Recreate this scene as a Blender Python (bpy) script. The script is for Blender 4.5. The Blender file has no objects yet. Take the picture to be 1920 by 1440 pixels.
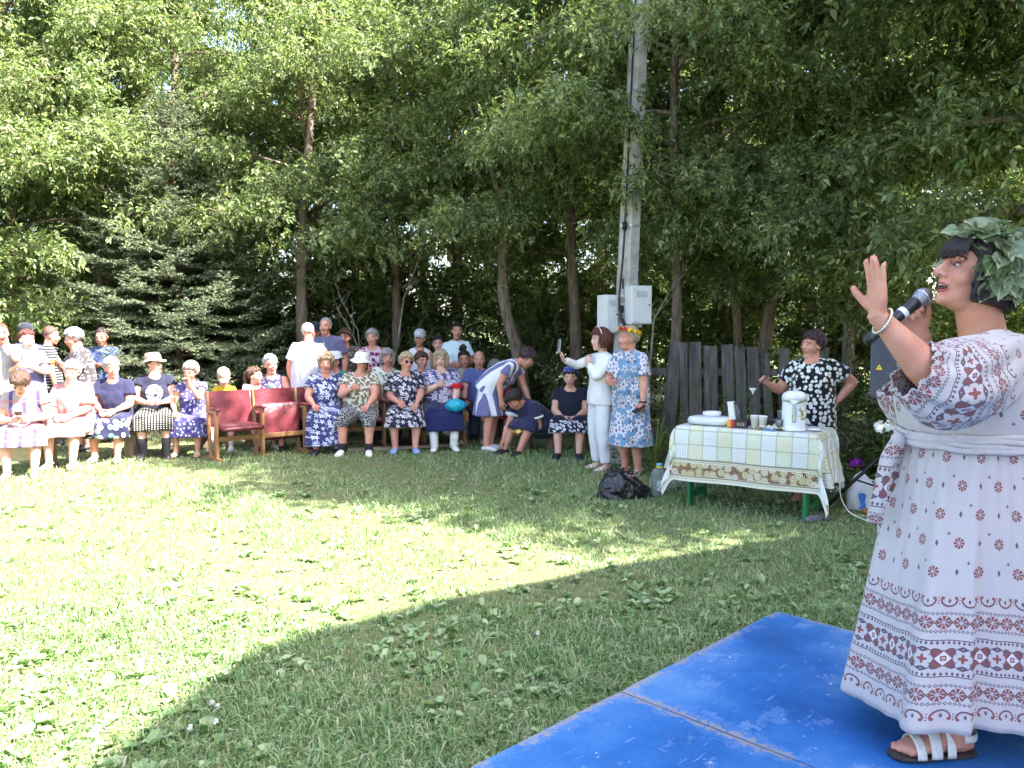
import bpy, math, random
import numpy as np
from mathutils import Vector, Matrix, Euler

# ------------------------------------------------------------------ camera, sky, sun, exposure
scene = bpy.context.scene
COL = scene.collection
CAM_H = 1.62
FPX = 1530.0           # focal length in pixels of the 1920 px wide photograph
HORIZON = 615.0        # row of the horizon in the photograph
cam_data = bpy.data.cameras.new('camera')
cam_data.sensor_width = 36.0
cam_data.lens = 36.0 * FPX / 1920.0
cam_data.clip_start = 0.05
cam_data.clip_end = 600.0
cam = bpy.data.objects.new('camera', cam_data)
COL.objects.link(cam)
PITCH = math.atan((720.0 - HORIZON) / FPX)
cam.location = (0.0, 0.0, CAM_H)
cam.rotation_euler = (math.pi / 2 - PITCH, 0.0, 0.0)
scene.camera = cam

SUN_EL = math.radians(50.0)
SUN_AZ = math.radians(-22.0)     # measured from +X towards +Y: from the right, a little behind the camera
to_sun = Vector((math.cos(SUN_EL) * math.cos(SUN_AZ), math.cos(SUN_EL) * math.sin(SUN_AZ), math.sin(SUN_EL)))
world = bpy.data.worlds.new('World')
scene.world = world
world.use_nodes = True
wn = world.node_tree
for n in list(wn.nodes):
    wn.nodes.remove(n)
sky = wn.nodes.new('ShaderNodeTexSky')
sky.sky_type = 'NISHITA'
sky.sun_disc = False
sky.sun_elevation = SUN_EL
sky.sun_rotation = math.atan2(to_sun.x, to_sun.y)
sky.air_density = 1.0
sky.dust_density = 3.0
sky.ozone_density = 1.0
bg = wn.nodes.new('ShaderNodeBackground')
bg.inputs['Strength'].default_value = 0.122
wo = wn.nodes.new('ShaderNodeOutputWorld')
wn.links.new(sky.outputs[0], bg.inputs[0])
wn.links.new(bg.outputs[0], wo.inputs[0])

sun_data = bpy.data.lights.new('sun', 'SUN')
sun_data.energy = 5.0
sun_data.angle = math.radians(0.55)
sun_data.color = (1.0, 0.965, 0.92)
sun = bpy.data.objects.new('sun', sun_data)
sun.rotation_euler = to_sun.to_track_quat('Z', 'Y').to_euler()
sun.location = to_sun * 60
COL.objects.link(sun)

scene.render.engine = 'CYCLES'
scene.view_settings.view_transform = 'Standard'
scene.view_settings.look = 'None'
scene.view_settings.gamma = 1.0
scene.view_settings.use_curve_mapping = False
scene.view_settings.exposure = 2.78
scene.cycles.max_bounces = 6
scene.cycles.use_adaptive_sampling = True
scene.cycles.adaptive_threshold = 0.03
scene.cycles.diffuse_bounces = 4
scene.cycles.glossy_bounces = 2
scene.cycles.transmission_bounces = 4
scene.cycles.transparent_max_bounces = 8
scene.cycles.use_denoising = True
scene.cycles.caustics_reflective = False
scene.cycles.caustics_refractive = False

rng = np.random.default_rng(11)
random.seed(11)
V = lambda *a: np.array(a, float)


def at(px, py, d):
    """A point of the place: photo column and row, and its distance from the camera plane."""
    return np.array([(px - 960.0) / FPX * d, d, CAM_H - (py - HORIZON) / FPX * d])


def on_ground(px, py, z=0.0):
    d = (CAM_H - z) * FPX / (py - HORIZON)
    return np.array([(px - 960.0) / FPX * d, d, z])


def S(r, g, b):
    """8 bit sRGB to linear."""
    f = lambda c: (c / 255 / 12.92) if c / 255 <= 0.04045 else ((c / 255 + 0.055) / 1.055) ** 2.4
    return (f(r), f(g), f(b), 1.0)


# ------------------------------------------------------------------ node expressions
class E:
    """A shader socket with arithmetic, so that patterns can be written as formulas."""
    def __init__(self, nt, s):
        self.nt, self.s = nt, s

    def _m(self, op, *o, clamp=False):
        n = self.nt.nodes.new('ShaderNodeMath')
        n.operation = op
        n.use_clamp = clamp
        for i, x in enumerate((self,) + o):
            if isinstance(x, E):
                self.nt.links.new(x.s, n.inputs[i])
            else:
                n.inputs[i].default_value = float(x)
        return E(self.nt, n.outputs[0])

    def __add__(self, o): return self._m('ADD', o)
    __radd__ = __add__
    def __sub__(self, o): return self._m('SUBTRACT', o)
    def __rsub__(self, o): return (self * -1.0) + o
    def __mul__(self, o): return self._m('MULTIPLY', o)
    __rmul__ = __mul__
    def __truediv__(self, o): return self._m('DIVIDE', o)
    def lt(self, o): return self._m('LESS_THAN', o)
    def gt(self, o): return self._m('GREATER_THAN', o)
    def abs(self): return self._m('ABSOLUTE')
    def sin(self): return self._m('SINE')
    def cos(self): return self._m('COSINE')
    def floor(self): return self._m('FLOOR')
    def fract(self): return self._m('FRACT')
    def sqrt(self): return self._m('SQRT')
    def mod(self, o): return self._m('FLOORED_MODULO', o)
    def pp(self, o): return self._m('PINGPONG', o)
    def max(self, o): return self._m('MAXIMUM', o)
    def min(self, o): return self._m('MINIMUM', o)
    def atan2(self, o): return self._m('ARCTAN2', o)
    def clamp(self): return self._m('ADD', 0.0, clamp=True)
    def band(self, a, b): return self.gt(a) * self.lt(b)


class G:
    """Helper round one material's node tree."""
    def __init__(self, name):
        self.mat = bpy.data.materials.new(name)
        self.mat.use_nodes = True
        self.nt = self.mat.node_tree
        self.p = self.nt.nodes['Principled BSDF']
        self.out = self.nt.nodes['Material Output']

    def n(self, t, **k):
        x = self.nt.nodes.new(t)
        for a, b in k.items():
            setattr(x, a, b)
        return x

    def link(self, a, b):
        self.nt.links.new(a.s if isinstance(a, E) else a, b)

    def coord(self, kind='Object'):
        return self.n('ShaderNodeTexCoord').outputs[kind]

    def xyz(self, vec):
        s = self.n('ShaderNodeSeparateXYZ')
        self.link(vec, s.inputs[0])
        return [E(self.nt, s.outputs[i]) for i in range(3)]

    def vec(self, x, y, z=0.0):
        c = self.n('ShaderNodeCombineXYZ')
        for i, a in enumerate((x, y, z)):
            if isinstance(a, E):
                self.link(a, c.inputs[i])
            else:
                c.inputs[i].default_value = a
        return c.outputs[0]

    def noise(self, vec, scale, detail=3, rough=0.55, out=0):
        n = self.n('ShaderNodeTexNoise')
        n.inputs['Scale'].default_value = scale
        n.inputs['Detail'].default_value = detail
        n.inputs['Roughness'].default_value = rough
        if vec is not None:
            self.link(vec, n.inputs['Vector'])
        return E(self.nt, n.outputs[out])

    def ramp(self, fac, stops, interp='LINEAR'):
        r = self.n('ShaderNodeValToRGB')
        r.color_ramp.interpolation = interp
        el = r.color_ramp.elements
        while len(el) < len(stops):
            el.new(0.5)
        for e, (p, c) in zip(el, stops):
            e.position = p
            e.color = c if len(c) == 4 else (*c, 1)
        self.link(fac, r.inputs[0])
        return r.outputs[0]

    def mix(self, fac, a, b, mode='MIX'):
        m = self.n('ShaderNodeMix', data_type='RGBA', blend_type=mode)
        for s, x in ((m.inputs[0], fac), (m.inputs[6], a), (m.inputs[7], b)):
            if isinstance(x, E):
                self.link(x, s)
            elif isinstance(x, (int, float)):
                s.default_value = x
            elif isinstance(x, (tuple, list)):
                s.default_value = x if len(x) == 4 else (*x, 1)
            else:
                self.link(x, s)
        return m.outputs[2]

    def color(self, c):
        if isinstance(c, (tuple, list)):
            self.p.inputs['Base Color'].default_value = c if len(c) == 4 else (*c, 1)
        else:
            self.link(c, self.p.inputs['Base Color'])

    def set(self, rough=0.6, metal=0.0, spec=0.5, **k):
        self.p.inputs['Roughness'].default_value = rough
        self.p.inputs['Metallic'].default_value = metal
        self.p.inputs['Specular IOR Level'].default_value = spec
        for a, b in k.items():
            self.p.inputs[a.replace('_', ' ')].default_value = b

    def bump(self, h, strength=0.3, dist=0.01):
        b = self.n('ShaderNodeBump')
        b.inputs['Strength'].default_value = strength
        b.inputs['Distance'].default_value = dist
        self.link(h, b.inputs['Height'])
        self.link(b.outputs[0], self.p.inputs['Normal'])


MATS = {}


def plain(name, c, rough=0.6, metal=0.0, spec=0.5, var=0.12, scale=9.0, bump=0.0, bscale=60.0, **k):
    if name in MATS:
        return MATS[name]
    g = G(name)
    co = g.coord()
    n = g.noise(co, scale, 4)
    dark = tuple(x * (1 - 2 * var) for x in c[:3])
    lite = tuple(min(1, x * (1 + var)) for x in c[:3])
    g.color(g.ramp(n, [(0.3, dark), (0.7, lite)]))
    g.set(rough, metal, spec, **k)
    if bump:
        g.bump(g.noise(co, bscale, 4), bump, 0.01)
    MATS[name] = g.mat
    return g.mat


# ------------------------------------------------------------------ mesh building
def unit(v):
    v = np.asarray(v, float)
    l = np.linalg.norm(v)
    return v / l if l > 1e-9 else v


class MB:
    """Collects vertices, faces, uvs and material slots for one mesh."""
    def __init__(self):
        self.v, self.f, self.m, self.uv = [], [], [], {}
        self.nv = 0

    def add(self, verts, faces, mat=0):
        base = self.nv
        self.v.extend([tuple(map(float, p)) for p in verts])
        self.nv += len(verts)
        for f in faces:
            self.f.append(tuple(i + base for i in f))
            self.m.append(mat)
        return base

    def loft(self, pts, rx, ry, side=(1, 0, 0), seg=12, cap=True, mat=0, wave=None, sup=2.0):
        pts = np.asarray(pts, float)
        n = len(pts)
        rx = np.broadcast_to(np.asarray(rx, float), (n,))
        ry = np.broadcast_to(np.asarray(ry, float), (n,))
        side = np.asarray(side, float)
        tan = np.gradient(pts, axis=0)
        ph = np.arange(seg) / seg * 2 * math.pi
        cs, sn = np.cos(ph), np.sin(ph)
        if sup != 2.0:
            cs = np.sign(cs) * np.abs(cs) ** (2 / sup)
            sn = np.sign(sn) * np.abs(sn) ** (2 / sup)
        vs = []
        for i in range(n):
            t = unit(tan[i])
            s = unit(side - t * np.dot(side, t))
            w = np.cross(t, s)
            k = np.ones(seg) if wave is None else wave(i / (n - 1), ph)
            vs.append(pts[i] + (rx[i] * cs * k)[:, None] * s + (ry[i] * sn * k)[:, None] * w)
        vs = np.concatenate(vs)
        fs = []
        for i in range(n - 1):
            for j in range(seg):
                a, b = i * seg + j, i * seg + (j + 1) % seg
                fs.append((a, b, b + seg, a + seg))
        base = self.add(vs, fs, mat)
        if cap:
            self.f.append(tuple(base + j for j in reversed(range(seg))))
            self.m.append(mat)
            self.f.append(tuple(base + (n - 1) * seg + j for j in range(seg)))
            self.m.append(mat)
        return base

    def capsule(self, a, b, ra, rb, seg=10, mat=0, flat=1.0, side=None):
        a, b = np.asarray(a, float), np.asarray(b, float)
        d = unit(b - a)
        if side is None:
            side = (1, 0, 0) if abs(d[0]) < 0.8 else (0, 1, 0)
        ks = [-1, -0.8, -0.45, 0]
        pts, rr = [], []
        for k in ks:
            pts.append(a + d * ra * k); rr.append(ra * math.sqrt(max(0.0025, 1 - k * k)))
        for k in [0, 0.45, 0.8, 1]:
            pts.append(b + d * rb * k); rr.append(rb * math.sqrt(max(0.0025, 1 - k * k)))
        rr = np.array(rr)
        self.loft(pts, rr, rr * flat, side, seg, True, mat)

    def tube(self, pts, r, seg=6, mat=0):
        pts = np.asarray(pts, float)
        d = pts[-1] - pts[0]
        side = (1, 0, 0) if abs(unit(d)[0]) < 0.75 else (0, 1, 0)
        if abs(unit(d)[0]) < 0.75 and abs(unit(d)[2]) < 0.2:
            side = (0, 0, 1)
        self.loft(pts, r, r, side, seg, True, mat)

    def ball(self, c, r, rot=None, seg=12, rings=8, mat=0):
        r = np.broadcast_to(np.asarray(r, float), (3,))
        vs = [(0, 0, -1)]
        for i in range(1, rings):
            a = -math.pi / 2 + math.pi * i / rings
            for j in range(seg):
                p = 2 * math.pi * j / seg
                vs.append((math.cos(a) * math.cos(p), math.cos(a) * math.sin(p), math.sin(a)))
        vs.append((0, 0, 1))
        vs = np.array(vs) * r
        if rot is not None:
            vs = vs @ np.asarray(rot).T
        vs = vs + np.asarray(c, float)
        fs = [(0, 1 + (j + 1) % seg, 1 + j) for j in range(seg)]
        for i in range(rings - 2):
            o = 1 + i * seg
            for j in range(seg):
                fs.append((o + j, o + (j + 1) % seg, o + seg + (j + 1) % seg, o + seg + j))
        o = 1 + (rings - 2) * seg
        fs += [(o + j, o + (j + 1) % seg, len(vs) - 1) for j in range(seg)]
        self.add(vs, fs, mat)

    def box(self, c, s, rot=None, mat=0, taper=1.0):
        c = np.asarray(c, float)
        h = np.asarray(s, float) / 2
        vs = []
        for z in (-1, 1):
            k = taper if z > 0 else 1.0
            for x, y in ((-1, -1), (1, -1), (1, 1), (-1, 1)):
                vs.append((x * h[0] * k, y * h[1] * k, z * h[2]))
        vs = np.array(vs)
        if rot is not None:
            vs = vs @ np.asarray(rot).T
        self.add(vs + c, [(3, 2, 1, 0), (4, 5, 6, 7), (0, 1, 5, 4), (1, 2, 6, 5), (2, 3, 7, 6), (3, 0, 4, 7)], mat)

    def lathe(self, prof, c=(0, 0, 0), seg=24, mat=0, rot=None, cap=True):
        prof = np.asarray(prof, float)
        ph = np.arange(seg) / seg * 2 * math.pi
        vs = np.concatenate([np.stack([r * np.cos(ph), r * np.sin(ph), np.full(seg, z)], 1) for r, z in prof])
        if rot is not None:
            vs = vs @ np.asarray(rot).T
        fs = []
        n = len(prof)
        for i in range(n - 1):
            for j in range(seg):
                a, b = i * seg + j, i * seg + (j + 1) % seg
                fs.append((a, b, b + seg, a + seg))
        if cap:
            fs.append(tuple(reversed(range(seg))))
            fs.append(tuple((n - 1) * seg + j for j in range(seg)))
        self.add(vs + np.asarray(c, float), fs, mat)

    def grid(self, P, uv=None, mat=0, closed=False):
        """P: (n, m, 3) points. uv: (n, m, 2)."""
        P = np.asarray(P, float)
        n, m = P.shape[:2]
        fs = []
        for i in range(n - 1):
            for j in range(m if closed else m - 1):
                j2 = (j + 1) % m
                fs.append((i * m + j, i * m + j2, (i + 1) * m + j2, (i + 1) * m + j))
        base = self.add(P.reshape(-1, 3), fs, mat)
        if uv is not None:
            for k, q in enumerate(np.asarray(uv).reshape(-1, 2)):
                self.uv[base + k] = (float(q[0]), float(q[1]))
        return base

    def mesh(self, name, mats, smooth=True):
        me = bpy.data.meshes.new(name)
        me.from_pydata(self.v, [], self.f)
        for m in (mats if isinstance(mats, (list, tuple)) else [mats]):
            me.materials.append(m)
        me.polygons.foreach_set('material_index', self.m)
        me.polygons.foreach_set('use_smooth', [smooth] * len(self.f))
        if self.uv:
            lay = me.uv_layers.new(name='UVMap')
            li = np.zeros(len(me.loops), int)
            me.loops.foreach_get('vertex_index', li)
            arr = np.array([self.uv.get(i, (0.0, 0.0)) for i in range(self.nv)])
            lay.data.foreach_set('uv', arr[li].ravel())
        me.update()
        return me

    def build(self, name, mats, parent=None, smooth=True, loc=(0, 0, 0), rotz=0.0):
        return link(name, self.mesh(name, mats, smooth), parent, loc, rotz)


def link(name, data, parent=None, loc=(0, 0, 0), rotz=0.0):
    o = bpy.data.objects.new(name, data)
    COL.objects.link(o)
    o.parent = parent
    o.location = [float(x) for x in loc]
    o.rotation_euler = (0, 0, rotz)
    return o


def tag(o, label=None, cat=None, group=None, kind=None):
    for k, x in (('label', label), ('category', cat), ('group', group), ('kind', kind)):
        if x:
            o[k] = x
    return o


def thing(name, label, cat, loc=(0, 0, 0), rotz=0.0, group=None):
    o = link(name, None, None, loc, rotz)
    o.empty_display_size = 0.1
    return tag(o, label, cat, group)


def bevel(o, w=0.004, seg=2):
    m = o.modifiers.new('bevel', 'BEVEL')
    m.width = w
    m.segments = seg
    m.limit_method = 'ANGLE'
    return o


def numpy_mesh(name, verts, tris_or_quads, mats, mat_idx=None, smooth=False):
    me = bpy.data.meshes.new(name)
    F = np.asarray(tris_or_quads)
    k = F.shape[1]
    me.vertices.add(len(verts))
    me.vertices.foreach_set('co', np.asarray(verts, np.float32).ravel())
    me.loops.add(F.size)
    me.loops.foreach_set('vertex_index', F.ravel().astype(np.int32))
    me.polygons.add(len(F))
    me.polygons.foreach_set('loop_start', np.arange(0, F.size, k, dtype=np.int32))
    me.polygons.foreach_set('loop_total', np.full(len(F), k, np.int32))
    for m in mats:
        me.materials.append(m)
    if mat_idx is not None:
        me.polygons.foreach_set('material_index', np.asarray(mat_idx, np.int32))
    me.polygons.foreach_set('use_smooth', np.full(len(F), smooth))
    me.update(calc_edges=True)
    return me


# voxel unions are evaluated together, once, at the end
UNION = []


def union_later(mb, voxel, smooth_it=2, keep=0.4):
    """A raw overlapping solid that becomes one continuous skin; the caller's callback receives (verts, quads)."""
    me = mb.mesh('raw', [])
    o = bpy.data.objects.new('raw', me)
    COL.objects.link(o)
    r = o.modifiers.new('r', 'REMESH')
    r.mode = 'VOXEL'
    r.voxel_size = voxel
    if smooth_it:
        s = o.modifiers.new('s', 'SMOOTH')
        s.factor = 0.5
        s.iterations = smooth_it
    if keep < 1:
        d = o.modifiers.new('d', 'DECIMATE')
        d.ratio = keep
    return o


def run_unions():
    bpy.context.view_layer.update()
    dg = bpy.context.evaluated_depsgraph_get()
    for o, cb in UNION:
        ev = o.evaluated_get(dg)
        me = ev.to_mesh()
        nv = len(me.vertices)
        co = np.zeros(nv * 3, np.float32)
        me.vertices.foreach_get('co', co)
        fs = [tuple(p.vertices) for p in me.polygons]
        ev.to_mesh_clear()
        cb(co.reshape(-1, 3), fs)
    for o, cb in UNION:
        d = o.data
        bpy.data.objects.remove(o)
        bpy.data.meshes.remove(d)
    UNION.clear()

# ------------------------------------------------------------------ ground, lawn
def mat_ground():
    g = G('soil_and_turf')
    co = g.coord()
    n1, n2 = g.noise(co, 0.9, 4), g.noise(co, 14, 5)
    c = g.ramp(n2, [(0.3, S(84, 82, 60)), (0.5, S(116, 114, 84)), (0.7, S(142, 130, 102))])
    g.color(g.mix((n1 * 0.9).clamp(), c, S(92, 108, 64)))
    g.set(0.95, spec=0.1)
    g.bump(n2, 0.6, 0.03)
    return g.mat


def ground_z(x, y):
    return 0.012 * np.sin(x * 1.7 + 0.4) * np.cos(y * 1.3) + 0.008 * np.sin(x * 4.1 + y * 3.3)


def make_ground():
    xs = np.concatenate([[-220, -90, -40, -18], np.linspace(-11, 11, 67), [18, 40, 90, 220]])
    ys = np.concatenate([[-200, -60, -20, -4], np.linspace(0, 22, 67), [34, 60, 120, 330]])
    X, Y = np.meshgrid(xs, ys)
    inside = (np.abs(X) < 11.5) & (Y > -1) & (Y < 22.5)
    Z = np.where(inside, ground_z(X, Y), 0)
    mb = MB()
    mb.grid(np.stack([X, Y, Z], -1))
    tag(mb.build('ground', mat_ground()), kind='structure')


make_ground()


def leafy(name, stops, trans=0.35, rough=0.55, spec=0.35, tint=None):
    """Thin leaf: random colour for each leaf, light passes through."""
    g = G(name)
    geo = g.n('ShaderNodeNewGeometry')
    col = g.ramp(E(g.nt, geo.outputs['Random Per Island']), stops)
    co = g.coord()
    col = g.mix((g.noise(co, 0.8, 2) * 0.5).clamp(), col, stops[0][1])
    g.color(col)
    g.set(rough, spec=spec)
    t = g.n('ShaderNodeBsdfTranslucent')
    hue = g.mix(1.0, col, tint or (1.1, 1.15, 0.66), 'MULTIPLY')
    g.link(hue, t.inputs[0])
    m = g.n('ShaderNodeMixShader')
    m.inputs[0].default_value = trans
    g.link(g.p.outputs[0], m.inputs[1])
    g.link(t.outputs[0], m.inputs[2])
    g.link(m.outputs[0], g.out.inputs[0])
    return g.mat


M_GRASS = leafy('grass_blades', [(0.0, S(90, 122, 66)), (0.4, S(136, 164, 106)), (0.8, S(180, 192, 148)),
                                 (0.93, S(198, 194, 160)), (1.0, S(216, 210, 186))], 0.25, 0.5, 0.4)
M_BROAD = leafy('broad_weed_leaves', [(0.0, S(98, 128, 74)), (0.5, S(146, 168, 116)), (1.0, S(188, 200, 158))], 0.25, 0.42, 0.5)
M_MAPLE = leafy('maple_leaves', [(0.0, S(76, 94, 54)), (0.4, S(110, 128, 78)), (0.75, S(150, 162, 110)), (1.0, S(196, 198, 150))], 0.5, 0.5, 0.4)
M_SEED = leafy('maple_keys', [(0.0, S(128, 136, 58)), (1.0, S(172, 172, 96))], 0.4, 0.6, 0.3)
M_UNDER = leafy('undergrowth_leaves', [(0.0, S(60, 76, 38)), (0.5, S(88, 104, 52)), (1.0, S(128, 140, 78))], 0.35, 0.5, 0.4)
M_NEEDLE = leafy('spruce_needles', [(0.0, S(62, 74, 54)), (0.5, S(90, 102, 74)), (0.85, S(124, 132, 100)), (1.0, S(176, 178, 142))], 0.12, 0.6, 0.3, (1.0, 1.05, 0.8))


def mat_bark(name, a, b):
    g = G(name)
    x, y, z = g.xyz(g.coord())
    v = g.vec(x * 9.0, y * 9.0, z * 1.6)
    n = g.noise(v, 2.2, 6, 0.65)
    g.color(g.ramp(n, [(0.3, a), (0.62, b), (0.8, tuple(min(1, q * 1.35) for q in b[:3]))]))
    g.set(0.9, spec=0.2)
    g.bump(n, 0.8, 0.03)
    return g.mat


M_BARK = mat_bark('maple_bark', S(70, 60, 52), S(138, 122, 106))
M_TWIG = mat_bark('grey_twigs', S(96, 88, 78), S(160, 150, 136))
M_SPRUCEBARK = mat_bark('spruce_bark', S(70, 54, 44), S(126, 100, 80))

STAGE_Z = 0.24
STAGE_C = np.array([1.30, 3.91])
STAGE_E1 = unit([-1, -1.0])
STAGE_E2 = unit([1, -1.0])


def in_stage(x, y, m=0.02):
    dx, dy = x - STAGE_C[0], y - STAGE_C[1]
    a = dx * STAGE_E1[0] + dy * STAGE_E1[1]
    b = dx * STAGE_E2[0] + dy * STAGE_E2[1]
    return (a > -m) & (b > -m)


def patchy(x, y, s=1.0):
    return (np.sin(x * 1.9 * s + 1.3 * np.sin(y * 1.1 * s)) + np.sin(y * 2.3 * s + 1.7 * np.sin(x * 0.9 * s + 2)) +
            np.sin((x + y) * 3.7 * s + 0.7)) / 3.0


def scatter(n, dmin, dmax, margin=1.25, dens=None):
    """Points over the lawn, thinning with distance from the camera as the eye needs."""
    u = rng.random(n)
    d = dmin * (dmax / dmin) ** u
    x = (rng.random(n) * 2 - 1) * (0.64 * d + margin)
    k = ~in_stage(x, d)
    if dens is not None:
        k &= rng.random(n) < dens(x, d)
    return x[k], d[k]


def make_grass():
    x1, y1 = scatter(265000, 2.1, 11.2, dens=lambda x, y: np.clip(0.85 + 0.55 * patchy(x, y, .8) + .25 * patchy(y + 2, x, 2.2), .18, 1))
    # extra tufts
    cx, cy = scatter(520, 2.4, 10.5)
    k = rng.integers(0, len(cx), 26000)
    x2 = cx[k] + rng.normal(0, 0.055, len(k))
    y2 = cy[k] + rng.normal(0, 0.055, len(k))
    ok = ~in_stage(x2, y2)
    x = np.concatenate([x1, x2[ok]])
    y = np.concatenate([y1, y2[ok]])
    n = len(x)
    tall = np.concatenate([np.ones(len(x1)), np.full(ok.sum(), 1.9)])
    z = ground_z(x, y) - 0.004
    far = np.clip((y - 3) / 6, 0, 1)
    h = (0.026 + 0.045 * rng.random(n) ** 1.6) * tall * (1 + 0.40 * patchy(x, y, 0.8)) * (0.80 + 0.15 * far)
    w = (0.0022 + 0.0028 * rng.random(n)) * (1 + 0.6 * far)
    az = rng.random(n) * 2 * np.pi
    bend = rng.random(n) ** 0.7 * 1.5
    dx, dy = np.cos(az), np.sin(az)
    fx = rng.random(n) * 2 * np.pi
    sx, sy = np.cos(fx) * w, np.sin(fx) * w
    B = np.stack([x, y, z], 1)
    side = np.stack([sx, sy, np.zeros(n)], 1)
    mid = B + np.stack([dx * h * bend * 0.28, dy * h * bend * 0.28, h * 0.62], 1)
    tip = B + np.stack([dx * h * bend * 1.0, dy * h * bend * 1.0, h * (1.05 - 0.42 * bend)], 1)
    nr = y < 4.6
    m = nr.sum()
    V1 = np.stack([B - side, B + side, mid + side * 0.8, mid - side * 0.8, tip], 1)[nr].reshape(-1, 3)
    i = np.arange(m)[:, None] * 5
    F1 = np.concatenate([i + np.array([[0, 1, 2]]), i + np.array([[0, 2, 3]]), i + np.array([[3, 2, 4]])])
    V2 = np.stack([B - side * 1.15, B + side * 1.15, mid * .35 + tip * .65 + np.array([0, 0, .006])], 1)[~nr].reshape(-1, 3)
    F2 = np.arange((n - m) * 3).reshape(-1, 3) + 5 * m
    Vs, F = np.concatenate([V1, V2]), np.concatenate([F1, F2])
    o = link('grass', numpy_mesh('grass', Vs, F, [M_GRASS]))
    tag(o, 'short mown yellow-green grass covering the lawn', 'grass', kind='stuff')


def broad_leaves(P, az, tilt, L, W):
    """Oval leaves, six corners each, folded along the rib."""
    n = len(P)
    d = np.stack([np.cos(az) * np.cos(tilt), np.sin(az) * np.cos(tilt), np.sin(tilt)], 1)
    s = np.stack([-np.sin(az), np.cos(az), np.zeros(n)], 1)
    nn = np.cross(d, s)
    L, W = L[:, None], W[:, None]
    tip = P + d * L - np.array([0, 0, 1]) * L * 0.25
    q1, q2 = P + d * L * 0.32, P + d * L * 0.7 - np.array([0, 0, 1]) * L * 0.04
    Vs = np.stack([P, q1 + s * W * 0.85 + nn * W * 0.25, q2 + s * W * 0.8 + nn * W * 0.2, tip,
                   q2 - s * W * 0.8 + nn * W * 0.2, q1 - s * W * 0.85 + nn * W * 0.25], 1).reshape(-1, 3)
    i = np.arange(n)[:, None] * 6
    F = np.concatenate([i + np.array([[0, 3, 2, 1]]), i + np.array([[0, 5, 4, 3]])])
    return Vs, F


def make_weeds():
    cx, cy = scatter(4300, 2.2, 8.5, dens=lambda x, y: (0.6 + 0.55 * patchy(x + 3, y, 0.8)) * np.where(y > 4.6 + .45 * x, .45, 1.0))
    reps = rng.integers(3, 8, len(cx))
    k = np.repeat(np.arange(len(cx)), reps)
    n = len(k)
    P = np.stack([cx[k] + rng.normal(0, .012, n), cy[k] + rng.normal(0, .012, n), np.zeros(n)], 1)
    P[:, 2] = ground_z(P[:, 0], P[:, 1]) + 0.004
    size = (0.6 + 0.7 * rng.random(len(cx)))[k]
    L = (0.040 + 0.038 * rng.random(n)) * size
    W = L * (0.24 + 0.16 * rng.random(len(cx))[k])
    Vs, F = broad_leaves(P, rng.random(n) * 6.283, 0.25 + 0.75 * rng.random(n), L, W)
    ok = ~in_stage(P[:, 0], P[:, 1], 0.05)
    o = link('ground_cover', numpy_mesh('ground_cover', Vs.reshape(-1, 6, 3)[ok].reshape(-1, 3),
             F[:ok.sum() * 2] if ok.all() else np.concatenate([np.arange(ok.sum())[:, None] * 6 + np.array([[0, 3, 2, 1]]),
                                                               np.arange(ok.sum())[:, None] * 6 + np.array([[0, 5, 4, 3]])]), [M_BROAD]))
    tag(o, 'plantain and clover leaves among the grass', 'weeds', kind='stuff')
    # clover blossoms near the lens
    mb = MB()
    for px, py in ((380, 1345), (386, 1382), (338, 1394), (345, 1290), (392, 1352), (1010, 1205), (600, 1090)):
        p = on_ground(px, py, 0.03)
        mb.tube([p - V(0, 0, .03), p + V(.004, 0, .012)], .0016, 5, 1)
        for q in range(16):
            d = unit(rng.normal(0, 1, 3) + V(0, 0, .5))
            mb.capsule(p + V(0, 0, .016), p + V(0, 0, .016) + d * .011, .002, .0028, 5, 0)
    tag(mb.build('clover_blossom', [plain('clover_white', S(226, 214, 208)), M_BROAD]),
        'small white clover blossoms in the lawn', 'clover', kind='stuff')


make_grass()
make_weeds()


# ------------------------------------------------------------------ the blue stage
def mat_stage():
    g = G('worn_blue_paint')
    co = g.coord()
    x, y, z = g.xyz(co)
    n1 = g.noise(co, 1.6, 5, 0.6)
    n2 = g.noise(co, 7, 6, 0.7)
    n3 = g.noise(co, 42, 4, 0.7)
    vo = g.n('ShaderNodeTexVoronoi')
    vo.inputs['Scale'].default_value = 26
    g.link(co, vo.inputs['Vector'])
    base = g.ramp(n1, [(0.3, S(28, 76, 134)), (0.5, S(44, 102, 168)), (0.72, S(84, 130, 182))])
    base = g.mix((n2.gt(0.60) * 0.30), base, S(120, 152, 196))
    scr = g.noise(g.vec(x * 2.0, y * 22.0, z), 3, 5, .7)
    base = g.mix(scr.gt(.66) * n3.gt(.42) * .5, base, S(168, 182, 200))
    speck = (E(g.nt, vo.outputs['Distance']).lt(0.17)) * n2.gt(0.56) * n3.gt(0.5)
    base = g.mix(speck * 0.7, base, S(206, 204, 196))
    ex = (x / 1.25).fract() - .5
    ey = (y / 2.5).fract() - .5
    edge = (ex.abs() * 1.25 - .575).max(ey.abs() * 2.5 - 1.20)
    wear = (edge * 2.2 + n2 * 1.0 + n3 * .35).gt(.66)
    base = g.mix(wear * .2, base, S(126, 154, 196))
    base = g.mix((edge * 6.0 + n3).gt(.66) * n2.gt(.45) * .7, base, S(150, 140, 130))
    rust = n3.gt(0.66) * n1.gt(0.55)
    base = g.mix(rust * 0.6, base, S(134, 112, 98))
    g.color(base)
    g.set(0.42, spec=0.35)
    r = n2 * 0.35 + 0.3
    g.link(r, g.p.inputs['Roughness'])
    g.bump(n2 * 0.6 + n3 * 0.4, 0.25, 0.01)
    return g.mat


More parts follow.
